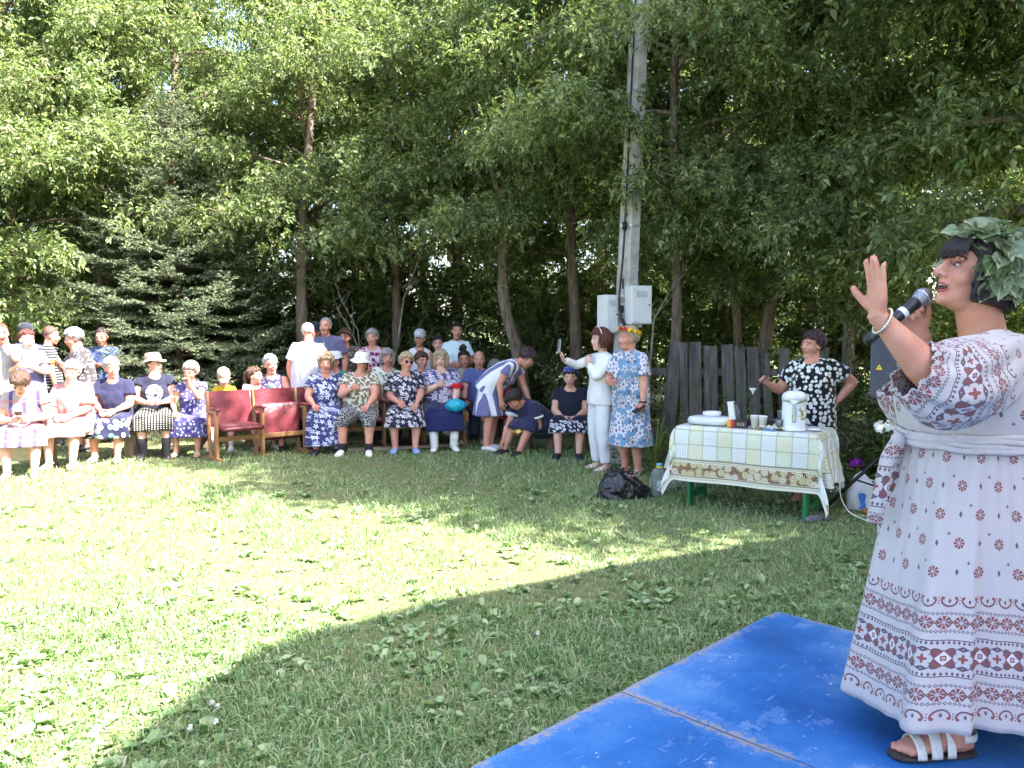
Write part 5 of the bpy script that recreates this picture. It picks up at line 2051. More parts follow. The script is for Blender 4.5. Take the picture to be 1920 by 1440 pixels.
# the middle, seated
person('woman in a white sun hat and teal tee in the second row', 628, 11.55, 'sit', .1, 1.6, .6, hair=('bob', 'dark'), top=cloth('tee_teal', S(44, 146, 142)), sleeve=.6, seat=.42, skin_='c', neck=.05,
       bottom=('trousers', cloth('trousers_black', S(32, 32, 36)), 1.0), shoes=('slip', shoe_k), extras=[sunhat(cloth('sunhat_white_blue', S(206, 212, 220)), .035, .0, .075)])
person('woman with curly ginger hair in a long blue dress with white flowers', 610, 10.85, 'sit', .22, 1.6, .85, lean=4, hy=6, hp=4, hair=('curly', 'ginger'), seat=.43, skin_='c',
       dress=cloth('dress_blue_flowers', S(54, 58, 104), 'flowers', S(204, 206, 220), S(120, 124, 176), 15, amount=.66), sleeve=.55, hem=.10, shoes=('slip', shoe_k),
       left='down', right='knee', neck=.03)
person('woman in a white bucket hat and leopard print top with a raised fist', 676, 10.75, 'sit', .0, 1.62, .95, lean=3, hy=14, hair=('bob', 'dark'), seat=.43, skin_='c',
       top=cloth('top_leopard', S(204, 198, 178), 'leopard', S(40, 36, 36), S(120, 112, 96), 24), sleeve=.5, bottom=('trousers', cloth('leggings_speckled', S(44, 44, 50), 'blots', S(164, 164, 164), None, 52, amount=.62), .25),
       shoes=('sneaker', shoe_w), socks=(sock_k, .2), left='knee', right='chest', neck=.09, knees=.17,
       extras=[sunhat(cloth('bucket_hat_white', S(222, 220, 216)), .05, .04, .08)])
person('woman with loose grey hair in a white and green print shirt, second row', 726, 11.6, 'sit', .1, 1.64, .5, hair=('bob', 'grey'), top=cloth('shirt_white_green', S(206, 208, 196), 'blots', S(112, 122, 100), None, 18, amount=.5), sleeve=.6, seat=.44, skin_='c', neck=.06,
       bottom=('trousers', cloth('trousers_black', S(32, 32, 36)), 1.0), shoes=('slip', shoe_k), hy=8)
person('woman in dark sunglasses in a navy dress with white flowers and light blue slip-ons', 760, 10.95, 'sit', .1, 1.62, .9, lean=3, hy=24, hair=('short', 'blond'), seat=.43, skin_='c',
       dress=cloth('dress_navy_flowers', S(36, 36, 54), 'flowers', S(214, 208, 214), S(120, 108, 120), 15.5, amount=.6), sleeve=.8, hem=.33, shoes=('slip', shoe_b), left='knee', right='lap', neck=.05, extras=[glasses(True)])
person('woman with short dark hair in blue looking out behind the sunglasses woman', 789, 11.75, 'sit', .2, 1.58, .5, hair=('short', 'brown'), top=cloth('blouse_blue_print', S(72, 76, 120), 'blots', S(150, 150, 180), None, 22), sleeve=.6, seat=.42, hy=14, skin_='c', neck=.04,
       bottom=('trousers', cloth('trousers_black', S(32, 32, 36)), 1.0), shoes=('slip', shoe_k))
big = person('large blond woman with glasses, floral blouse with red cuffs, long navy skirt, white socks', 826, 11.15, 'sit', .18, 1.66, 1.15, lean=2, hy=-6, hair=('bob', 'blond'), seat=.44, skin_='d',
       top=cloth('blouse_floral_blue', S(78, 82, 128), 'flowers', S(214, 210, 222), S(168, 84, 92), 17, amount=.8), sleeve=.86, bottom=('skirt', cloth('skirt_navy', S(36, 40, 84)), .26),
       shoes=None, socks=(sock_w, .45), left='knee', right='chest', neck=.05, extras=[glasses(), trim(cloth('trim_red', S(200, 44, 48)), 'sleeve')])
person('woman with a dark topknot in a beige hoodie', 873, 12.15, 'sit', .0, 1.6, .35, hair=('bun', 'dark'), top=cloth('hoodie_beige', S(154, 146, 132)), sleeve=1.8, seat=.42, skin_='b', hy=-10,
       bottom=('trousers', cloth('jeans_dark', S(52, 58, 82)), 1.0), shoes=('slip', shoe_k))
person('bald man in a blue polo, dark shorts and grey socks', 900, 11.85, 'sit', -.15, 1.68, .6, lean=8, hair=('none', 'grey'), top=cloth('polo_blue', S(90, 98, 150)), sleeve=.7, seat=.40, female=False, skin_='c', hy=12,
       bottom=('trousers', cloth('shorts_navy', S(38, 40, 56)), .05), shoes=('slip', shoe_t), socks=(sock_g, .6), left='knee', right='knee')
person('grey haired person half hidden behind the stooping woman in stripes', 928, 12.2, 'sit', .1, 1.45, .4, lean=16, hp=10, hair=('bob', 'grey'), top=cloth('cardigan_red', S(150, 40, 48)), sleeve=1.8, seat=.36,
       bottom=('skirt', cloth('skirt_stripe_red', S(150, 40, 52), 'bands', S(40, 36, 40), None, 9, amount=.4), .3), shoes=('sandal', shoe_k), skin_='c')

# the right
bend = person('stooping woman with plum hair in a lilac and white striped dress', 918, 10.75, 'stand', 1.25, 1.60, .55, lean=50, hy=4, hp=42, hair=('short', 'plum'), skin_='c',
       dress=cloth('dress_lilac_stripes', S(108, 106, 146), 'stripes', S(220, 218, 226), None, 9.5, amount=.42), sleeve=.5, hem=.47, shoes=('slip', shoe_w),
       left=dict(w=(.17, -.52, .60), a=(0, -.2, -1), b=(-1, 0, 0), pole=(.4, .6, 0)), right=dict(w=(-.17, -.22, .68), a=(0, -.1, -1), b=(0, -1, 0), pole=(-.3, .8, .2)))
tie = person('dark haired woman in a navy dress bent down over her shoe on the low bench', 1016, 10.75, 'sit', -.75, 1.6, .75, lean=48, hp=42, hair=('short', 'dark'), seat=.24, skin_='b', shin=.16,
       dress=cloth('dress_navy_plain', S(44, 46, 76)), sleeve=.55, hem=.30, shoes=('slip', shoe_k), left=dict(w=(.02, -.42, .32), a=(0, -.8, -.3), b=(-.5, 0, .8), curl=(.8, .8, .9, .9)),
       right=dict(w=(-.16, -.60, .14), a=(.1, -.6, -.6), b=(.6, 0, .5)), extras=[trim(cloth('trim_white', S(220, 218, 216)), 'sleeve'), trim(cloth('trim_white', S(220, 218, 216)), 'neck')])
person('woman in a blue bandana and black dress with white lace print on the low bench', 1070, 10.55, 'sit', -.12, 1.56, .9, lean=3, hr=-5, hair=('short', 'dark'), seat=.27, skin_='a', shin=.06,
       dress=cloth('dress_black_lace', S(32, 32, 50), 'hem', S(200, 200, 206), S(170, 170, 180), 24, amount=.47), sleeve=.5, hem=.30, shoes=('slip', shoe_k), neck=.10,
       extras=[kerchief(cloth('bandana_blue', S(58, 62, 132), 'blots', S(120, 126, 190), S(40, 44, 90), 30)), beads(plain('coral_beads', S(150, 52, 52), .4))])
white = person('slim woman with auburn hair in a white suit holding up a phone', 1128, 9.25, 'stand', -1.15, 1.58, .12, hy=-6, hp=-2, hair=('bob', 'red'), skin_='d', top=cloth('jacket_white', S(226, 224, 226)), sleeve=1.85,
       bottom=('trousers', cloth('trousers_white', S(222, 220, 224)), .93), shoes=('sandal', plain('shoe_beige', S(216, 208, 196))), right=dict(w=(-.10, -.44, 1.27), a=(.05, -.35, .9), b=(.9, -.1, .1), curl=(.7, .8, .9, 1.0), pole=(-.5, .1, -1)),
       left=dict(w=(.0, -.17, 1.23), a=(-.5, .1, .85), b=(-.5, -.2, -.3), curl=(.6, .7, .8, .8), pole=(.7, -.2, -1)), extras=[lambda c: head_shades(c)])
blue = person('woman in light blue floral dress wearing a wreath of red and yellow flowers', 1184, 8.95, 'stand', -.85, 1.62, .75, hy=-28, hp=-2, hair=('short', 'blond'), skin_='c',
       dress=cloth('dress_sky_flowers', S(112, 144, 176), 'flowers', S(212, 204, 210), S(88, 80, 100), 9.5, amount=.78), sleeve=.8, hem=.33, shoes=('sandal', shoe_w), left=dict(w=(.27, -.12, .80), a=(-.1, -.35, -.9), b=(-.3, -1, 0), curl=(.7, .7, .8, .8)),
       right='belly', extras=[lambda c: flower_wreath(c)])
dots = person('woman with short plum hair in a black polka dot dress behind the tea table', 1524, 7.55, 'stand', -.5, 1.57, .8, hy=-32, hair=('short', 'plum'), skin_='c', vox=.0095,
       dress=cloth('dress_polka', S(26, 26, 28), 'dots', S(206, 206, 202), None, 25, amount=1.0), sleeve=.62, hem=.40, shoes=('sandal', shoe_t), right=dict(w=(-.36, -.20, 1.11), a=(-.5, -.4, .55), b=(.3, -.3, .8), curl=(1.1, 1.1, 1.2, 1.2), pole=(-.5, .2, -1)),
       left='hip', neck=.03)

# ------------------------------------------------------------------ seats and benches
M_WOODO = plain('varnished_wood', S(152, 112, 74), 0.45, bump=.2, bscale=20)
M_PLANK = plain('weathered_plank', S(168, 150, 126), 0.85, bump=.4, bscale=30)
M_PALE = plain('pale_new_plank', S(212, 200, 176), 0.8, bump=.3, bscale=30)


def mat_vinyl():
    g = G('red_vinyl')
    co = g.coord()
    n = g.noise(co, 5, 4)
    g.color(g.ramp(n, [(0.3, S(88, 32, 40)), (0.7, S(124, 52, 60))]))
    g.set(0.38, spec=0.5)
    g.bump(g.noise(co, 9, 2), .5, .02)
    return g.mat


M_VINYL = mat_vinyl()


def seat_row(label, p0, p1, n, folded, group=None):
    p0, p1 = np.asarray(p0), np.asarray(p1)
    ang = math.atan2(p1[1] - p0[1], p1[0] - p0[0])
    L = np.linalg.norm((p1 - p0)[:2])
    root = thing('theatre_seat_row', label, 'seats', (p0[0], p0[1], 0), ang, group)
    w = L / n
    for i in range(n):
        x = (i + .5) * w
        mb = MB()                                      # backrest: padded board, slightly reclined
        P = []
        for t in np.linspace(0, 1, 7):
            z = .40 + .43 * t
            P.append([(x + a * (w * .46 - .012 * t), .19 + .07 * t - .018 * math.cos(a * 1.3) + .02 * a * a, z + (.012 * (1 - a * a) if t == 1 else 0)) for a in np.linspace(-1, 1, 9)])
        P = np.array(P)
        mb.grid(P - V(0, .016, 0))
        mb.grid((P + V(0, .018, 0))[:, ::-1])
        edge = lambda q: [tuple(v) for v in q]
        for row in (P[0], P[-1]):
            mb.grid(np.array([row - V(0, .016, 0), row + V(0, .018, 0)]))
        for c_ in (0, -1):
            mb.grid(np.array([P[:, c_] - V(0, .016, 0), P[:, c_] + V(0, .018, 0)]))
        mb.build('backrest', M_VINYL, root)
        mb = MB()
        if i in folded:
            mb.loft([(x, .03, .20), (x, .05, .24), (x, .085, .45), (x, .10, .64), (x, .105, .66)], [w * .40, w * .445, w * .45, w * .45, w * .42], [.02, .032, .034, .03, .015], (1, 0, 0), 20, sup=6)
        else:
            mb.loft([(x, .19, .415), (x, .17, .415), (x, -.02, .41), (x, -.19, .40), (x, -.215, .395)], [w * .42, w * .445, w * .45, w * .44, w * .40], [.018, .03, .032, .03, .015], (1, 0, 0), 20, sup=5)
        mb.build('seat', M_VINYL, root)
    for i in range(n + 1):
        x = i * w
        mb = MB()
        mb.box((x, -.04, .31), (.034, .075, .62))
        mb.box((x, .20, .42), (.030, .06, .84), np.array(Matrix.Rotation(-.12, 3, 'X')))
        mb.box((x, .08, .60), (.032, .34, .045))
        mb.box((x, .06, .022), (.045, .42, .044))
        bevel(mb.build('leg', M_WOODO, root, False))
        mb = MB()
        mb.loft([(x, -.13, .632), (x, -.115, .636), (x, .1, .636), (x, .16, .63)], [.022, .03, .03, .02], [.012, .018, .018, .01], (1, 0, 0), 12, sup=3)
        mb.build('armrest', M_VINYL, root)
    mb = MB()
    mb.box((L / 2, -.02, .265), (L - .04, .022, .055))
    bevel(mb.build('stretcher', M_WOODO, root, False))
    return root


a0, a1 = on_ground(388, 870), on_ground(556, 852)
u = (a1 - a0)
seat_row('row of red folding theatre seats, nearest seat down and empty', a0 + V(.03, .12, 0), a0 + V(.03, .12, 0) + u * 1.52, 3, {1})
seat_row('row of red theatre seats under the leopard print woman and her neighbours', at(640, 700, 10.85) * [1, 1, 0], at(868, 700, 11.35) * [1, 1, 0], 3, set())


def bench(label, p0, p1, h, w=.26, mat=None, legs=3, front=False):
    p0, p1 = np.asarray(p0), np.asarray(p1)
    ang = math.atan2(p1[1] - p0[1], p1[0] - p0[0])
    L = np.linalg.norm((p1 - p0)[:2])
    root = thing('bench', label, 'bench', (p0[0], p0[1], 0), ang)
    mb = MB()
    mb.box((L / 2, 0, h - .022), (L, w, .044))
    bevel(mb.build('seat', mat or M_PLANK, root, False))
    for i in range(legs):
        mb = MB()
        x = .15 + (L - .3) * i / (legs - 1)
        mb.lathe([(.105, 0), (.1, .05), (.092, h * .5), (.095, h - .046)], (x, 0, 0), 14)
        mb.build('leg', M_BARK, root)
    if front:
        mb = MB()
        mb.box((L * .13, -w / 2 - .02, h * .58), (L * .3, .03, .22))
        bevel(mb.build('board', M_PALE, root, False))


bench('low plank bench under the seated women in the sun on the left', (-6.25, 8.75), (-3.98, 10.95), .39, mat=M_PALE, legs=4, front=True)
bench('plank bench behind the red seats under the children', at(398, 700, 11.0)[:2], at(540, 700, 11.25)[:2], .36)
bench('plank bench of the second row behind the red seats', at(606, 700, 11.7)[:2], at(806, 700, 11.85)[:2], .42)
bench('plank bench under the bald man and his neighbours', at(850, 700, 12.25)[:2], at(950, 700, 12.1)[:2], .38)
bench('low wooden bench under the woman in the blue bandana', at(966, 700, 11.0)[:2], at(1112, 700, 10.65)[:2], .27, .24, plain('bench_wood_brown', S(150, 112, 76), .7, bump=.3))
mb = MB()
q0, q1 = on_ground(650, 848), on_ground(860, 838)
mb.box((0, 0, .02), (np.linalg.norm(q1 - q0), .09, .04))
tag(mb.build('plank', M_PLANK, None, False, (q0 + q1) / 2, math.atan2(*(q1 - q0)[[1, 0]])), 'grey plank lying in the grass in front of the red seats', 'plank')


# ------------------------------------------------------------------ plank fence
def make_fence():
    root = thing('plank_fence', 'weathered grey fence of uneven leaning planks behind the tea table', 'fence', (1.72, 9.35, 0), math.radians(-8))
    g = G('weathered_grey_wood')
    x, y, z = g.xyz(g.coord())
    n = g.noise(g.vec(x * 14.0, y * 14.0, z * 1.3), 2.0, 6, .65)
    n2 = g.noise(g.coord(), 3, 3)
    c = g.ramp(n, [(0.3, S(56, 53, 52)), (0.55, S(92, 87, 84)), (0.75, S(126, 119, 113))])
    g.color(g.mix(n2.gt(.56) * .4, c, S(92, 98, 78)))
    g.set(.9, spec=.15)
    g.bump(n, .7, .02)
    m = g.mat
    r = np.random.default_rng(9)
    # photo columns of plank tops, widths, tops
    pl = [(1258, 26, 640, .10), (1284, 15, 642, -.02), (1306, 24, 641, -.03), (1336, 26, 648, -.04), (1368, 22, 646, -.05), (1392, 20, 650, -.05), (1416, 22, 650, -.04),
          (1444, 16, 662, -.09), (1472, 20, 653, -.02), (1496, 17, 668, .07), (1540, 20, 650, .03)]
    ca, sa = math.cos(math.radians(-8)), math.sin(math.radians(-8))
    for k, (px, w, py, tilt) in enumerate(pl):
        # meet the fence line: root + t*(ca, sa)
        t = 0
        for _ in range(6):
            d = 9.35 + t * sa
            X = (px - 960) / FPX * d
            t = (X - 1.72) / ca
        d = 9.35 + t * sa
        h = CAM_H - (py - HORIZON) / FPX * d
        wd = w / FPX * d * 1.0
        mb = MB()
        c = np.array([t, r.uniform(-.012, .012), h / 2])
        R = np.array(Matrix.Rotation(tilt, 3, 'Y') @ Matrix.Rotation(r.normal(0, .015), 3, 'X'))
        zt = np.linspace(0, 1, 5)
        pts = [R @ V(.004 * math.sin(q * 5 + k), 0, (q - .5) * h) + c for q in zt]
        mb.loft(pts, wd / 2 * np.array([1, 1.02, 1, .99, .97]), .013, (1, 0, 0), 8, sup=8)
        top = mb.v[-8:]
        mb.build('plank', m, root, False)
    mb = MB()
    mb.box((.95, .035, .42), (2.3, .04, .09))
    mb.build('rail', m, root, False)
    mb = MB()
    mb.box((.95, .035, 1.12), (2.3, .04, .08))
    mb.build('rail', m, root, False)


make_fence()


# ------------------------------------------------------------------ concrete pole with meter boxes
def make_pole():
    d = 9.75
    base = at(1163, 700, d) * [1, 1, 0]
    root = thing('utility_pole', 'tall tapered concrete utility pole with number 1 and clamp bands', 'pole', base)
    g = G('old_concrete')
    co = g.coord()
    n = g.noise(co, 6, 6, .6)
    n2 = g.noise(co, 60, 3)
    g.color(g.ramp(n * .7 + n2 * .3, [(.32, S(134, 130, 128)), (.6, S(182, 178, 174)), (.8, S(200, 196, 190))]))
    g.set(.9, spec=.2)
    g.bump(n2 * .7 + n * .3, .5, .012)
    top = at(1202, -200, d) - base
    mb = MB()
    zs = np.linspace(0, 1, 12)
    pts = [V(0, 0, -.1) * (1 - t) + top * t for t in zs]
    # trapezoid section, broad face to the front left
    sec = [(-.135, -.06), (.0, -.125), (.125, -.06), (.125, .09), (.0, .12), (-.135, .09)]
    for i, p in enumerate(pts):
        k = 1.0 - .28 * zs[i]
        mb.v += [tuple(p + V(a * k, b * k, 0)) for a, b in sec]
    mb.nv = len(mb.v)
    for i in range(len(pts) - 1):
        for j in range(6):
            a, b = i * 6 + j, i * 6 + (j + 1) % 6
            mb.f.append((a, b, b + 6, a + 6)); mb.m.append(0)
    bevel(mb.build('shaft', g.mat, root, False), .008)
    pos = lambda z, x=0.0, y=0.0: V(0, 0, -.1) + (top + V(0, 0, .1)) * ((z + .1) / (top[2] + .1)) + V(x, y, 0)
    steel = plain('clamp_steel', S(196, 196, 196), .4, .6)
    for z in (2.82, 1.98, 1.90, 1.75, 1.66):
        mb = MB()
        k = (1.0 - .28 * z / top[2])
        ring = [pos(z, a * k * 1.03, b * k * 1.03) for a, b in sec]
        ring.append(ring[0])
        lo, hi = np.array(ring) - V(0, 0, .012), np.array(ring) + V(0, 0, .012)
        mb.grid(np.array([lo, hi]))
        mb.build('band', steel, root, False)
    mb = MB()
    pts = [pos(6.5, -.07, -.085), pos(5.2, -.068, -.09), pos(4.4, -.075, -.09), pos(3.4, -.075, -.1), pos(2.8, -.078, -.105), pos(2.45, -.085, -.115), pos(2.2, -.10, -.13), pos(2.0, -.115, -.14), pos(1.82, -.10, -.15), pos(1.70, -.07, -.17), pos(1.62, -.01, -.17), pos(1.60, .05, -.16)]
    tt = np.linspace(0, 1, len(pts)); t2 = np.linspace(0, 1, 44)
    P = np.stack([np.interp(t2, tt, np.array(pts)[:, k]) for k in range(3)], 1)
    for _ in range(3):
        P[1:-1] = (P[:-2] + 2 * P[1:-1] + P[2:]) / 4
    rad = np.interp(t2, [0, .4, .75, .8, 1], [.009, .011, .013, .020, .024])
    mb.loft(P, rad, rad, (1, 0, 0), 8)
    for z in (2.81, 1.84):
        mb.box(pos(z, -.082, -.115), (.05, .05, .09))
    mb.build('cable', plain('black_cable', S(22, 22, 24), .5), root)
    # the painted figure 1, lying on the front left face
    fd = unit(V(.135, -.065, 0))
    fn = unit(V(-.065, -.135, 0))
    c = pos(2.14, -.0675, -.0925) * V(1, 1, 1) + fn * .003
    mb = MB()
    fig = [(-.012, -.06), (.012, -.06), (.012, .06), (-.006, .06), (-.035, .035), (-.028, .022), (-.012, .034)]
    mb.add([c + fd * a + V(0, 0, b) for a, b in fig], [tuple(range(len(fig)))])
    mb.build('number', plain('number_paint', S(56, 54, 54)), root, False)
    return pos, base


pole_pos, pole_base = make_pole()
M_BOX = plain('box_enamel', S(206, 206, 208), .4, var=.04)


def meter_box(label, px0, px1, py0, py1, d, side):
    p0, p1 = at(px0, py1, d), at(px1, py0, d)
    w, h = (p1 - p0)[0], (p1 - p0)[2]
    root = thing('meter_box', label, 'meter box', ((p0[0] + p1[0]) / 2, d + .11, p0[2]), side, 'meter boxes on the concrete pole')
    mb = MB()
    mb.box((0, 0, h / 2), (w, .2, h))
    bevel(mb.build('case', M_BOX, root, False), .008)
    mb = MB()
    mb.box((0, -.108, h / 2), (w - .03, .012, h - .03))
    dr = bevel(mb.build('door', M_BOX, root, False), .004)
    mb = MB()
    mb.box((0, -.1155, h * .78), (w * .5, .004, h * .16))
    mb.build('nameplate', plain('plate_grey', S(176, 176, 180), .4), dr, False)
    for z in (.12, .88):
        mb = MB()
        mb.capsule((-w / 2 + .03, -.118, h * z - .02), (-w / 2 + .03, -.118, h * z + .02), .007, .007, 8)
        mb.build('hinge', plain('clamp_steel', S(196, 196, 196), .4, .6), dr)
    mb = MB()
    mb.ball((w / 2 - .04, -.118, h * .5), .01)
    mb.build('lock', plain('number_paint', S(56, 54, 54)), dr)
    mb = MB()
    mb.lathe([(.028, -.035), (.028, -.006), (.02, 0)], (w * .1, 0, 0), 14)
    mb.build('gland', M_BOX, root)
    mb = MB()
    for z in (.3, .75):
        mb.box((-.10 if side < 0.3 and px0 > 1165 else .12, .12, h * z), (.2, .03, .03))
    mb.build('bracket', plain('clamp_steel', S(196, 196, 196), .4, .6), root, False)


meter_box('white meter box hanging on the right face of the concrete pole', 1177, 1219, 536, 608, 9.45, .28)
meter_box('slim white meter box on the left face of the concrete pole', 1127, 1155, 553, 625, 9.6, .45)

# ------------------------------------------------------------------ tea table
TA = V(1.48, 7.31, 0)
TD = unit(V(.84, -.54, 0))
TN = V(-TD[1], TD[0], 0)
TANG = math.atan2(TD[1], TD[0])
TL, TW, TH = 1.22, .60, .74
tbl = lambda u, v, z=TH + .012: TA + TD * u + TN * v + V(0, 0, z)


def mat_tablecloth():
    g = G('oilcloth_patchwork')
    uv = g.coord('UV')
    u, v, _ = g.xyz(uv)             # metres on the cloth: u along the table, v across; front hem at v = 0
    cs = .128
    cu, cv = (u / cs).fract() - .5, ((v - .20) / cs).fract() - .5
    iu, iv = (u / cs).floor(), ((v - .20) / cs).floor()
    k = (iu + iv * 2.0).mod(4.0)
    n = g.noise(uv, 60, 3)
    line = (cu.abs().max(cv.abs())).gt(.485)
    col = g.mix(n * .3, S(206, 202, 188), S(192, 188, 172))
    yel = S(202, 196, 170)
    plaid = ((cu * 11.0).fract().lt(.28)).max((cv * 11.0).fract().lt(.28))
    even = iv.mod(2.0).lt(.5)
    # row types
    col = g.mix(k.band(.5, 1.5), col, g.mix(plaid * .5, yel, S(214, 216, 190)))
    col = g.mix(k.band(1.5, 2.5), col, g.mix(plaid * .45, S(216, 218, 214), S(160, 166, 160)))
    du, dv = (cu * 8.0).fract() - .5, (cv * 8.0).fract() - .5
    dots = (du * du + dv * dv).lt(.07)
    col = g.mix(k.lt(.5), col, g.mix(dots, S(222, 222, 218), S(112, 116, 134)))
    r = (cu * cu + cv * cv).sqrt()
    th = cv.atan2(cu)
    lace = ((r * 40.0 + (th * 8.0).cos() * 1.6).sin()).gt(.25) * r.lt(.47)
    col = g.mix(k.gt(2.5), col, g.mix(lace * .8, S(190, 194, 168), S(224, 224, 216)))
    col = g.mix(line, col, S(126, 124, 110))
    # border band with roses
    vb = v
    inb = vb.lt(.20)
    vo = g.n('ShaderNodeTexVoronoi', voronoi_dimensions='2D')
    vo.inputs['Scale'].default_value = 15
    vo.inputs['Randomness'].default_value = .75
    g.link(uv, vo.inputs['Vector'])
    d = E(g.nt, vo.outputs['Distance'])
    cr, cg, cb = g.xyz(vo.outputs['Color'])
    swirl = ((d * 26.0) + n * 5.0).sin().gt(-.2)
    rose = g.mix(swirl, S(150, 128, 104), g.mix(cr.gt(.5), S(222, 214, 192), S(206, 200, 150)))
    band = g.mix(d.lt(.46), S(112, 70, 58), rose)
    small = g.noise(uv, 120, 2)
    band = g.mix(small.gt(.6) * d.gt(.46), band, S(206, 190, 164))
    stripe = g.mix(((u * 60.0).fract().lt(.5)) * vb.band(.172, .182), S(214, 210, 192), S(120, 110, 92))
    stripe = g.mix(vb.band(.188, .200) + vb.band(.040, .052), stripe, S(134, 124, 104))
    stripe = g.mix(((u * 60.0).fract().lt(.5)) * vb.band(.022, .030), stripe, S(120, 110, 92))
    band = g.mix(vb.band(.055, .165), stripe, band)
    col = g.mix(inb, col, band)
    back = g.n('ShaderNodeNewGeometry')
    col = g.mix(E(g.nt, back.outputs['Backfacing']), col, S(222, 222, 220))
    g.color(col)
    g.set(.42, spec=.4)
    g.bump(g.noise(uv, 7, 2), .25, .02)
    return g.mat


def make_table():
    root = thing('tea_table', 'long wooden table on green board legs under the patchwork oilcloth', 'table', TA, TANG)
    green = plain('green_paint', S(22, 112, 66), .45)
    mb = MB()
    mb.box((TL / 2, TW / 2, TH - .012), (TL - .01, TW - .01, .024))
    mb.build('tabletop', plain('chipboard', S(150, 126, 98)), root, False)
    for u_, v_ in ((.09, .14), (1.13, .05), (.09, .50), (1.13, .50)):
        mb = MB()
        mb.box((u_, v_, (TH - .026) / 2), (.034, .10, TH - .026))
        bevel(mb.build('leg', green, root, False))
    for u_ in (.09, 1.13):
        mb = MB()
        mb.box((u_, .30, .10), (.03, .34, .06))
        mb.build('brace', green, root, False)
    # oilcloth
    dr = .49
    nu, nv = 86, 60
    us = np.linspace(-.40, TL + .44, nu)
    vs = np.linspace(-dr, TW + .34, nv)
    P = np.zeros((nv, nu, 3)); UV = np.zeros((nv, nu, 2))
    for j, v_ in enumerate(vs):
        for i, u_ in enumerate(us):
            a = max(0, -u_) + max(0, u_ - TL)
            b = max(0, -v_) + max(0, v_ - TW)
            su = -1 if u_ < 0 else 1
            sv = -1 if v_ < 0 else 1
            x, y = min(max(u_, 0), TL), min(max(v_, 0), TW)
            drop = math.hypot(a, b) if (a > 0 and b > 0) else a + b
            z = TH + .006 - drop
            out = .012 * min(1, drop * 12)
            if a > 0 and b > 0:                       # hanging corner gathers into a fold
                m = min(a, b)
                x += su * (out + m * .22 + .02 * math.sin(b * 20)); y += sv * (out + m * .16)
            elif a > 0:
                x += su * (out + .22 * a + .018 * math.sin(v_ * 15 + 1) * a * 3); 
            elif b > 0:
                y += sv * (out + .04 * b + .016 * math.sin(u_ * 9.5) * min(1, b * 3))
            P[j, i] = (x, y, z)
            UV[j, i] = (u_, v_ + dr)
    mb = MB()
    mb.grid(P, UV)
    o = mb.build('tablecloth', mat_tablecloth(), None, True, TA, TANG)
    tag(o, 'patchwork oilcloth with rose border hanging over the tea table', 'tablecloth')


make_table()

M_WHITEP = plain('white_plastic', S(222, 222, 226), .3, var=.03)


def put(name, mb, mats, label, cat, p, rz=0.0, smooth=True, group=None):
    o = mb.build(name, mats, None, smooth, p, rz)
    return tag(o, label, cat, group)


